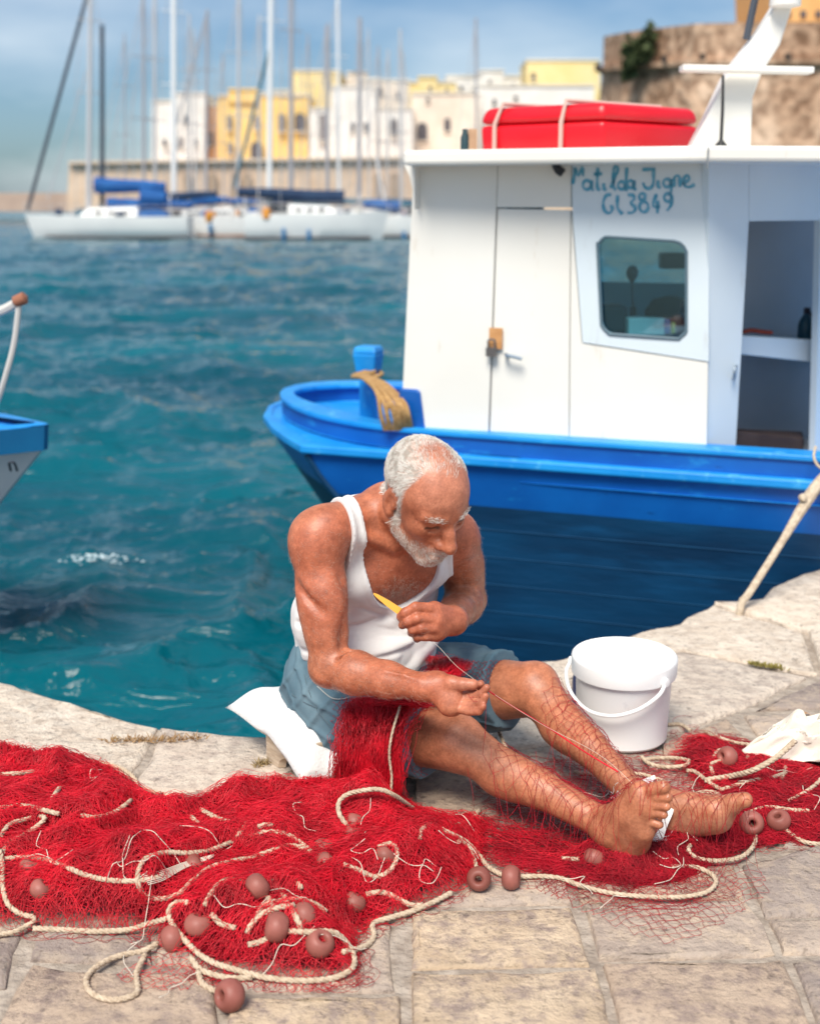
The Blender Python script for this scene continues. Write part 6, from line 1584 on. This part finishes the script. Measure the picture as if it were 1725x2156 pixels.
DLM, DRM, DDM = dl.reshape(GX.shape), dr.reshape(GX.shape), dd_.reshape(GX.shape)
def threads(n, w, pts, s0, s1, ang, jit, turn, M_, lo, hi, D_, r, mat, par, marg=.006):
    p = pick(n, w); a = (flow(p) if ang is None else (ang(p) if callable(ang) else np.full(n, ang))) + NR.normal(0, jit, n)
    o = strands_mesh('netting', walk(p, pts, NR.uniform(s0, s1, n), a, turn, M_, lo, hi, D_, marg), NR.uniform(r * .8, r * 1.25, n), mat, par); o['kind'] = 'stuff'; return o
threads(4600, wl, 24, .008, .019, None, .20, .07, HLM, -.004, .009, DLM, .00055, red_t, netL, .012)
threads(1700, wl, 12, .004, .009, 0.0, 2.5, .40, HLM, -.003, .012, DLM, .0005, red_t, netL)
threads(1300, wl, 18, .006, .013, None, .6, .16, HLM, .006, .020, DLM, .00045, red_t, netL)
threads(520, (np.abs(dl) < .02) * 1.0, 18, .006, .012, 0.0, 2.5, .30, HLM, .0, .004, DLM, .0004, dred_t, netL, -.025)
dmid = polydist(GP, gz([(1000, 1735), (1090, 1745), (1200, 1785), (1300, 1815), (1400, 1800), (1420, 1850), (1330, 1866), (1200, 1845), (1080, 1815), (1000, 1790)]))
# right hand net: dense bands, thin between
wr_ = np.maximum(sst((dd_ + .01) / .03), .55 * sst((dmid + .01) / .03))
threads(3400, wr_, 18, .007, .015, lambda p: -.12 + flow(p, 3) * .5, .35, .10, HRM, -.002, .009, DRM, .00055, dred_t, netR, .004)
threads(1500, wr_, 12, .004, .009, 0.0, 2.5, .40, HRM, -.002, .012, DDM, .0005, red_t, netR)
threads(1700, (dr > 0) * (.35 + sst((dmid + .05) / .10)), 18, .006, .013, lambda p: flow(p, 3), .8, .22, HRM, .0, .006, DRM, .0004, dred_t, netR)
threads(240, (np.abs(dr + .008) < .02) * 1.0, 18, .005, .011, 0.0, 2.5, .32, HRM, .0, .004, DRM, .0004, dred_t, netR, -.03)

def lattice(M_, origin, ax, ay, nx, ny, cell, keep, jit, lift, r, mat, parent, name='netting', warp=.022, seed=61, squash=.55):
    """real diamond meshes laid over a height map"""
    I, K = np.meshgrid(np.arange(nx), np.arange(ny), indexing='ij')
    uv = np.stack([(I + .5 * (K % 2)) * cell, K * cell * squash], 2).reshape(-1, 2)
    xy = np.asarray(origin) + uv[:, :1] * np.asarray(ax) + uv[:, 1:] * np.asarray(ay)
    xy = xy + warp * np.stack([fbm(xy * 9, seed, 2), fbm(xy * 9, seed + 6, 2)], 1) + NR.normal(0, jit, xy.shape)
    z = samp(M_, xy) + lift + NR.uniform(0, .003, len(xy)); P_ = np.c_[xy, z].reshape(nx, ny, 3)
    kp = keep(xy).reshape(nx, ny); segs = []
    for k in range(ny - 1):
        for di in ((0, 1) if k % 2 else (-1, 0)):
            i0 = np.arange(max(0, -di), nx - max(0, di)); a, b = P_[i0, k], P_[i0 + di, k + 1]; m_ = kp[i0, k] & kp[i0 + di, k + 1] & (np.linalg.norm(a - b, axis=1) < cell * 3.2)
            segs.append((a[m_], b[m_]))
    a = np.vstack([s[0] for s in segs]); b = np.vstack([s[1] for s in segs]); mid = (a + b) / 2; mid[:, 2] = np.maximum(mid[:, 2] - .0005, samp(M_, mid[:, :2]) + lift * .7)
    mid[:, :2] += NR.normal(0, cell * .10, (len(a), 2))
    q1, q3 = (a + mid) / 2, (b + mid) / 2; q1[:, :2] += NR.normal(0, cell * .04, (len(a), 2))
    for q in (q1, q3): q[:, 2] = np.maximum(q[:, 2], samp(M_, q[:, :2]) + lift * .7)
    o = strands_mesh(name, np.stack([a, q1, mid, q3, b], 1), r, mat, parent); o['kind'] = 'stuff'; return o
lattice(HLM, (-1.15, 1.72), (1, .05), (-.05, 1), 84, 118, .0175, lambda q: samp(DLM, q) > -.004, .0016, .004, .00048, red_t, netL, warp=.040, seed=101)
lattice(HLM, (-1.2, 1.60), nrm([.9, .4]), nrm([-.4, .9]), 72, 120, .021, lambda q: (samp(DLM, q) > -.012), .002, .007, .00042, red_t, netL, warp=.055, seed=131, squash=.48)
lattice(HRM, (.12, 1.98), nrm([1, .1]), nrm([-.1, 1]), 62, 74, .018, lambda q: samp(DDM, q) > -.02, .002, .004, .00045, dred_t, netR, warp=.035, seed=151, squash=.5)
# over the legs: body height, relaxed like a hanging net
DRP = np.maximum(body_h, HRM)
T_ = DRP.copy()
for _ in range(26):
    av = .25 * (np.roll(T_, 1, 0) + np.roll(T_, -1, 0) + np.roll(T_, 1, 1) + np.roll(T_, -1, 1)); T_ = np.maximum(DRP, np.minimum(T_ * .0 + av - .0012, .4))
T_ = np.maximum(T_, DRP)
legz = gz([(905, 1530), (1010, 1450), (1110, 1440), (1190, 1500), (1330, 1640), (1560, 1690), (1570, 1760), (1400, 1840), (1300, 1800), (1150, 1740), (1000, 1720), (960, 1650)], .12)
legp = polydist(GP, legz).reshape(GX.shape)
lattice(T_, (.0, 2.16), nrm([.86, -.5]), nrm([.5, .86]), 38, 56, .0235, lambda q: samp(legp, q) > -.05, .0026, .0022, .00043, dred_t, netR)
lattice(T_, (.05, 2.20), nrm([.5, .86]), nrm([.86, -.5]), 32, 46, .027, lambda q: (samp(legp, q) > -.01) & (fbm(q * 5, 71, 2) > -.1), .003, .0028, .00036, dred_t, netR)
# fringe over the flagstones near the feet
rim = polydist(GP, gz([(1150, 1830), (1330, 1855), (1480, 1840), (1500, 1870), (1470, 1905), (1330, 1925), (1180, 1895), (1120, 1860)])).reshape(GX.shape)
lattice(HRM, (.2, 1.98), (1, 0), (0, 1), 40, 34, .016, lambda q: samp(rim, q) > 0, .003, .002, .0004, dred_t, netR)
rim2 = polydist(GP, gz([(420, 2030), (760, 2000), (765, 2080), (640, 2095), (480, 2085), (300, 2090), (240, 2060), (300, 2010)])).reshape(GX.shape)
lattice(HLM, (-.75, 1.80), (1, 0), (0, 1), 56, 30, .014, lambda q: samp(rim2, q) > 0, .003, .002, .0004, red_t, netL)
# bunch that falls from the lap down to the heap
def drape(n, tops, mids, ends, spread, r, mat, parent, wig=.004):
    P_ = []; tops, mids, ends = map(np.asarray, (tops, mids, ends))
    for k in range(n):
        u_ = NR.uniform() * (len(tops) - 1); i = min(int(u_), len(tops) - 2); t = u_ - i
        c = [q[i] * (1 - t) + q[i + 1] * t for q in (tops, mids, ends)]
        c0, c1, c2 = [q + NR.normal(0, spread, 3) * np.array([1, .5, .5]) for q in c]
        s = np.linspace(0, 1, 14)[:, None]; path = c0 * (1 - s) ** 2 + 2 * (2 * c1 - .5 * (c0 + c2)) * s * (1 - s) * .5 * 2 * .5 + c2 * s ** 2 if False else (c0 * (1 - s) * (1 - 2 * s) + 4 * c1 * s * (1 - s) + c2 * s * (2 * s - 1))
        path = path + NR.normal(0, wig * .35, (14, 3)) + wig * np.sin(s * NR.uniform(4, 14) + NR.uniform(0, 6)) * NR.normal(0, .6, 3); P_.append(path)
    o = strands_mesh('netting', np.array(P_), r, mat, parent); o['kind'] = 'stuff'; return o
tp = [J(770, 1478, 2.60), J(815, 1476, 2.58), J(862, 1478, 2.555)]; md_ = [J(762, 1556, 2.535), J(800, 1556, 2.515), J(838, 1545, 2.50)]; en = [J(752, 1668, 2.52), J(800, 1672, 2.50), J(832, 1668, 2.49)]
drape(1150, tp, md_, en, .007, NR.uniform(.0005, .0008, 1150), red_t, netL)
tp2 = [J(735, 1478, 2.62), J(775, 1474, 2.60), J(905, 1478, 2.53)]; md2 = [J(715, 1545, 2.555), J(760, 1556, 2.535), J(858, 1545, 2.485)]; en2 = [J(700, 1660, 2.54), J(750, 1670, 2.52), J(845, 1672, 2.48)]
drape(420, tp2, md2, en2, .009, .0005, red_t, netL, .010)
_bd = BVHTree.FromPolygons([tuple(q) for q in pv], [tuple(map(int, q)) for q in pf])
for sgx in range(1):
    nn = 16; rows_ = []
    for k in range(nn):
        t = k / (nn - 1); rows_.append([(1 - t) * tp2[0] + t * tp2[1], (1 - t) * md2[0] + t * md2[1], (1 - t) * en2[0] + t * en2[1]])
_seg = []
for (x0, x1, y0, y1, nx2, ny2) in ((700, 905, 1478, 1650, 15, 26), (900, 1080, 1390, 1445, 15, 10)):
    gp = {}
    for k in range(ny2):
        for i2 in range(nx2):
            x = x0 + (x1 - x0) * (i2 + .5 * (k % 2)) / nx2 + NR.normal(0, 2.0); y = y0 + (y1 - y0) * k / ny2 + NR.normal(0, 1.5)
            d = pix(x, y, 2.0) - V3(0, 0, CAM_H); h = _bd.ray_cast(Vector((0, 0, CAM_H)), Vector(d).normalized())
            if h[0] is not None: gp[(i2, k)] = np.array(h[0]) - nrm(d) * .004
    for (i2, k), a in gp.items():
        for di in ((0, 1) if k % 2 else (-1, 0)):
            b = gp.get((i2 + di, k + 1))
            if b is not None and np.linalg.norm(a - b) < .05:
                mid = (a + b) / 2 + NR.normal(0, .0012, 3) + V3(0, -.001, 0); _seg.append([a, mid, b])
o = strands_mesh('netting', np.array(_seg), .00042, dred_t, netL); o['kind'] = 'stuff'
# across the lap under the forearm and over the far thigh
drape(520, [J(905, 1486, 2.50), J(880, 1478, 2.54), J(850, 1472, 2.58)], [J(850, 1478, 2.53), J(820, 1476, 2.56), J(800, 1472, 2.6)], [J(790, 1480, 2.57), J(770, 1478, 2.60), J(750, 1474, 2.64)], .007, .0006, red_t, netL)
drape(700, [J(900, 1388, 2.76), J(940, 1388, 2.72), J(985, 1396, 2.70)], [J(912, 1400, 2.66), J(945, 1402, 2.63), J(972, 1412, 2.61)], [J(880, 1436, 2.57), J(905, 1438, 2.56), J(935, 1440, 2.55)], .008, .0005, red_t, netR)
# selvedge line over the shin
m = MB(); m.tube(catmull([J(1016, 1446, 2.37), J(1060, 1476, 2.42), J(1150, 1530, 2.47), J(1230, 1583, 2.46), J(1300, 1625, 2.42)], .02), .0015, 6); m.build('selvedge_cord', red_t, netR)

# ---- ropes
rope_c = mat_noise('cream_rope', (.44, .33, .23), (.62, .50, .37), 90, .9, .9, 260, dist=.003)
def braid(pts, r):
    """three twisted strands"""
    m = MB(); P_ = catmull(pts, .006); n = len(P_); T__ = np.gradient(P_, axis=0); T__ /= np.linalg.norm(T__, axis=1, keepdims=True) + 1e-9
    A = np.cross(T__, (0, 0, 1.0)); A /= np.linalg.norm(A, axis=1, keepdims=True) + 1e-9; B = np.cross(T__, A); s = np.arange(n) * .006
    for k in range(3):
        q = s * 2 * math.pi / .034 + k * 2.094; m.tube(P_ + .46 * r * (A * np.cos(q)[:, None] + B * np.sin(q)[:, None]), r * .62, 6)
    return m
def C5(pts): return [(x / 2, 1380 + y / 2) for x, y in pts]
def C6(pts): return [(862.5 + x / 2, 1380 + y / 2) for x, y in pts]
def rope(pts, parent, off=.006, r=.0052, hump=None):
    P_ = [onheap(x, y, off + (hump[i] if hump else 0)) for i, (x, y) in enumerate(pts)]
    return braid(P_, r).build('rope', rope_c, parent, smooth=True, fix=False)
left_ropes = [[(-60, 520), (0, 502), (140, 490), (290, 465), (400, 450), (500, 470), (560, 510), (580, 560), (550, 610), (480, 660), (400, 682), (340, 672)],
              [(205, 630), (250, 560), (310, 505), (380, 482), (450, 478), (520, 502), (548, 540), (545, 575)], [(-60, 646), (0, 640), (100, 632), (180, 650), (250, 668)],
              [(0, 765), (40, 712), (110, 690), (160, 676), (188, 690), (120, 745), (40, 790), (10, 830)],
              [(-60, 880), (0, 860), (120, 850), (210, 865), (290, 895), (360, 925), (450, 945), (560, 950), (650, 938), (730, 915), (800, 885), (880, 860)],
              [(1115, 742), (1000, 775), (900, 815), (800, 832), (700, 830), (620, 850), (585, 900), (582, 960), (610, 1010), (680, 1025), (750, 1005), (810, 950), (870, 900), (960, 870), (1060, 850), (1150, 820), (1230, 800), (1312, 828)],
              [(1090, 752), (1150, 742), (1210, 755), (1262, 785), (1310, 825)], [(600, 560), (690, 585), (780, 605), (850, 650), (930, 690), (1010, 706), (1040, 705)],
              [(770, 648), (805, 680), (838, 712)], [(1035, 708), (1010, 745), (985, 772)], [(1085, 722), (1120, 712), (1148, 716)],
              [(1590, 808), (1640, 792), (1670, 820), (1660, 880), (1620, 920), (1570, 930), (1500, 900), (1445, 880)],
              [(-40, 1190), (0, 1175), (60, 1165), (110, 1140), (150, 1108), (80, 1085), (30, 1040), (10, 960), (12, 900), (0, 820)], [(140, 1150), (260, 1155), (400, 1162), (540, 1155), (625, 1130), (700, 1110)],
              [(790, 1040), (740, 1042), (710, 1080), (730, 1140), (780, 1200), (830, 1250), (890, 1290), (950, 1312), (1050, 1340), (1150, 1362), (1280, 1370), (1400, 1360), (1480, 1320), (1490, 1270), (1460, 1212), (1400, 1165), (1300, 1165), (1200, 1160)],
              [(665, 1212), (600, 1245), (520, 1260), (440, 1290), (375, 1340), (365, 1390), (400, 1430), (470, 1450), (540, 1440), (580, 1412), (575, 1340), (612, 1258)],
              [(800, 1270), (840, 1320), (900, 1345), (980, 1360), (1060, 1355)], [(835, 1328), (850, 1380), (900, 1410), (952, 1432)],
              [(1085, 1092), (1110, 1055), (1170, 1035), (1260, 1030), (1330, 1050), (1372, 1082)], [(1040, 1170), (1060, 1130), (1110, 1085), (1180, 1060), (1240, 1052)],
              [(1145, 948), (1200, 1020), (1240, 1090), (1268, 1152)], [(860, 1055), (890, 1000), (940, 950), (1000, 948), (1045, 962)], [(1115, 1010), (1145, 1045), (1140, 1110)], [(1045, 1218), (1090, 1208), (1130, 1190)],
              [(1440, 1250), (1490, 1240), (1545, 1220), (1575, 1180), (1570, 1130), (1640, 1105), (1725, 1080), (1800, 1050), (1900, 1000)], [(1540, 1005), (1620, 1000), (1725, 1050), (1780, 1052)],
              [(890, 1090), (930, 1130), (990, 1148)], [(1230, 930), (1255, 960), (1268, 985)]]
for k, q in enumerate(left_ropes): rope(C5(q), netL, .0055, .0056 if k > 12 else .0052)
rope(C5([(1462, 718), (1430, 672), (1425, 622), (1460, 586), (1530, 568), (1600, 565), (1660, 590), (1725, 636), (1760, 660)]), netL, .006, .0052, [0, .012, .022, .032, .038, .036, .028, .012, 0])
right_ropes = [[(40, 772), (50, 732), (110, 706), (200, 712), (265, 682), (292, 650)], [(80, 700), (150, 740), (230, 780), (290, 840), (330, 890), (390, 925), (425, 935)],
               [(425, 935), (470, 932), (560, 930), (640, 940), (720, 970), (840, 1000), (980, 1015), (1130, 1018), (1240, 1000), (1287, 960), (1270, 922), (1200, 892), (1100, 890)], [(200, 782), (240, 800), (270, 860), (288, 935)],
               [(690, 645), (780, 655), (872, 664)], [(900, 500), (970, 500), (1060, 526)], [(1175, 442), (1160, 462), (1080, 470), (1010, 456), (975, 426)], [(980, 440), (1050, 432), (1120, 432), (1172, 442)],
               [(1165, 485), (1200, 490), (1260, 535), (1312, 566)], [(1310, 565), (1380, 545), (1450, 525), (1520, 515), (1582, 495)], [(1432, 702), (1455, 760), (1440, 810), (1390, 850), (1300, 865), (1210, 855), (1170, 820), (1180, 800)],
               [(1552, 700), (1600, 750), (1660, 785), (1725, 795), (1800, 800)], [(1590, 615), (1640, 590), (1700, 550), (1740, 510)], [(1420, 432), (1450, 390), (1530, 385), (1580, 395)], [(1275, 500), (1265, 462), (1290, 448), (1345, 440)],
               [(1085, 290), (1140, 290), (1180, 316)], [(1275, 430), (1300, 400), (1340, 400)], [(1240, 320), (1300, 345), (1360, 365), (1440, 378)], [(1410, 668), (1500, 640), (1600, 650), (1680, 655)], [(640, 855), (690, 858), (712, 858)], [(1560, 520), (1575, 500), (1580, 470)], [(860, 505), (760, 500), (690, 490)],
               [(1170, 600), (1230, 575), (1290, 580), (1310, 605), (1270, 625)]]
for q in right_ropes: rope(C6(q), netR, .0065, .0050)
rope(C6([(1240, 526), (1350, 508), (1430, 488), (1500, 455), (1560, 415), (1620, 360)]), netR, .010, .0068, [0, .006, .03, .05, .07, .10])
m = braid([J(1036, 1500, 2.90), J(1052, 1545, 2.82), J(1072, 1590, 2.74), J(1098, 1628, 2.68)], .0048); m.build('rope', rope_c, netR, smooth=True, fix=False)
m = braid([J(846, 1476, 2.555), J(836, 1505, 2.50), J(824, 1548, 2.478), J(819, 1590, 2.478), J(824, 1640, 2.476), J(818, 1690, 2.46), J(800, 1730, 2.41)], .0030); m.build('rope', rope_c, netL, smooth=True, fix=False)
# knotted twine ends
twL = []
for (x, y), par in [((p_[0] / 2, 1380 + p_[1] / 2), netL) for p_ in [(110, 850), (240, 880), (450, 945), (620, 910), (700, 900), (760, 880), (640, 925), (1560, 600), (1590, 860), (1640, 820), (1480, 850), (980, 800), (370, 540), (1330, 740), (1050, 960), (560, 1350), (850, 1330), (1100, 1350), (900, 1010), (1300, 1190)]] + [((862.5 + p_[0] / 2, 1380 + p_[1] / 2), netR) for p_ in [(290, 860), (100, 910), (640, 940), (950, 1000), (880, 570), (1050, 880), (1150, 850), (1320, 720), (1210, 780), (1500, 470), (1380, 530), (1200, 590), (1700, 650), (270, 740), (1000, 680)]]:
    P_ = [onheap(x, y, .010)]; a = NR.uniform(0, 6.28)
    for k in range(5):
        a += NR.normal(0, .8); q = P_[-1] + .022 * V3(math.cos(a), math.sin(a), 0); q[2] = samp(HMAP, q[None, :2])[0] + NR.uniform(.006, .018); P_.append(q)
    MB().tube(catmull(P_, .006), .0009, 5).build('twine_end', tw_m, par, smooth=True)
for k in range(7):
    y0 = 905 + k * 7; P_ = [onheap(*C5([(600 + k * 4, y0 + 18)])[0], .010), onheap(*C5([(690, y0 - 2)])[0], .012), onheap(*C5([(780, 870 + k * 4)])[0], .012), onheap(*C5([(900, 838 + k * 2)])[0], .010)]
    MB().tube(catmull(P_, .01), .0009, 5).build('twine_end', tw_m, netL, smooth=True)
# ---- floats
fl_m = mat_noise('clay_float', (.22, .068, .052), (.35, .118, .094), 16, .5, .3, 60, spec=.35, dist=.003)
FH = .92
prof = [(.0070, -.013), (.0085, -.0175), (.014, -.0205), (.020, -.0175), (.0255, -.009), (.027, 0), (.0255, .009), (.020, .0175), (.014, .0205), (.0085, .0175), (.0070, .013), (.0070, -.013)]
def flt(x, y, axis, parent, off=.016, s=1.0):
    c = onheap(x, y, off); m = MB(); m.lathe([(r * s * .90, h * s * .84) for r, h in prof], c, axis=axis, n=22, caps=False); return m.build('float', fl_m, parent, smooth=True)
for (x, y), ax_, s in [((820, 885), (1, .2, .5), .95), ((1085, 972), (.8, .5, .5), 1), ((1165, 1145), (.9, .1, -.2), 1.12), ((835, 1135), (.2, .3, 1), 1.08), ((725, 1195), (1, .3, .3), 1.05), ((966, 1432), (-.75, -.62, .35), 1.15), ((1280, 1095), (.8, .6, .1), 1), ((1345, 1212), (.4, -.3, .8), 1.1),
                       ((1365, 812), (.3, .2, 1), .95), ((1372, 872), (.7, .4, .5), .9), ((1492, 702), (.3, .6, .8), .9), ((1490, 752), (.2, .2, 1), .9), ((1620, 842), (.6, .3, .6), .85), ((688, 612), (.4, .2, 1), .85), ((130, 892), (.4, .2, 1), .95), ((172, 985), (.6, .2, .7), .9), ((1490, 1042), (.5, .3, .8), .95)]:
    flt(*C5([(x, y)])[0], nrm(ax_), netL, .022 if (x, y) == (966, 1432) else (.012 if (x, y) in ((1165, 1145), (1085, 972)) else -.004), s)
for (x, y), ax_, s, of in [((290, 940), (-.15, -.92, .35), 1.0, .024), ((425, 935), (.95, -.2, .05), 1.0, .024), ((1335, 427), (.9, .35, -.2), 1.05, .018), ((1437, 706), (-.1, -.9, .4), 1.08, .022), ((1551, 694), (-.35, -.3, .9), 1.05, .018), ((775, 850), (.3, .4, .8), .9, -.006)]:
    flt(*C6([(x, y)])[0], nrm(ax_), netR, of, s)
tag(netL, 'heap of bright red fishing net with ropes and clay floats in the foreground', 'fishing net', 'red fishing nets on the quay')
tag(netR, 'red fishing net draped over the shins and spread around the feet', 'fishing net', 'red fishing nets on the quay')

# ---- white band round the far ankle
bd_m = mat_noise('white_band', (.70, .66, .64), (.82, .80, .78), 80, .85, .5, 200, dist=.002)
def ribbon(pts, w, up, th=.0015):
    P_ = catmull(pts, .008); n = len(P_); tn = np.gradient(P_, axis=0); tn /= np.linalg.norm(tn, axis=1, keepdims=True) + 1e-9; sd = np.cross(tn, np.asarray(up, float)); sd /= np.linalg.norm(sd, axis=1, keepdims=True) + 1e-9; nn = np.cross(sd, tn)
    ww = w * (1 + .25 * np.sin(np.arange(n) * .7)); m = MB(); v = []
    for i in range(n): v += [P_[i] - sd[i] * ww[i] - nn[i] * th, P_[i] + sd[i] * ww[i] - nn[i] * th, P_[i] + sd[i] * ww[i] + nn[i] * th, P_[i] - sd[i] * ww[i] + nn[i] * th]
    f = [(i * 4 + k, i * 4 + (k + 1) % 4, i * 4 + 4 + (k + 1) % 4, i * 4 + 4 + k) for i in range(n - 1) for k in range(4)] + [(3, 2, 1, 0), (n * 4 - 4, n * 4 - 3, n * 4 - 2, n * 4 - 1)]
    return m.add(v, f)
band_ = empty('ankle_band', tuple(pix(1340, 1680, 2.4)))
ribbon([J(1312, 1712, 2.425), J(1322, 1688, 2.405), J(1345, 1662, 2.400), J(1366, 1645, 2.42), J(1372, 1640, 2.45)], .009, (-.3, -.9, .3)).build('band_strip', bd_m, band_)
ribbon([J(1335, 1690, 2.39), J(1352, 1674, 2.385), J(1368, 1654, 2.395)], .0035, (-.2, -.9, .3)).build('band_strip', bd_m, band_)
ribbon([J(1410, 1686, 2.395), J(1405, 1712, 2.375), J(1396, 1742, 2.36), J(1384, 1768, 2.345), J(1378, 1790, 2.33)], .008, (-.3, -.9, .2)).build('band_strip', bd_m, band_)
thr = []
for k in range(46):
    b0 = J(1308 + NR.normal(0, 9), 1690 + NR.normal(0, 16), 2.41) if k < 28 else J(1380 + NR.normal(0, 9), 1780 + NR.normal(0, 10), 2.325)
    a = NR.uniform(0, 6.28); P_ = [b0]
    for q in range(5): a += NR.normal(0, 1.0); P_.append(P_[-1] + .007 * V3(math.cos(a), -.15, math.sin(a)))
    thr.append(P_)
strands_mesh('frayed_threads', np.array(thr), .0006, bd_m, band_)['kind'] = 'stuff'
tag(band_, 'torn white band tied around the ankle of the far foot', 'band')
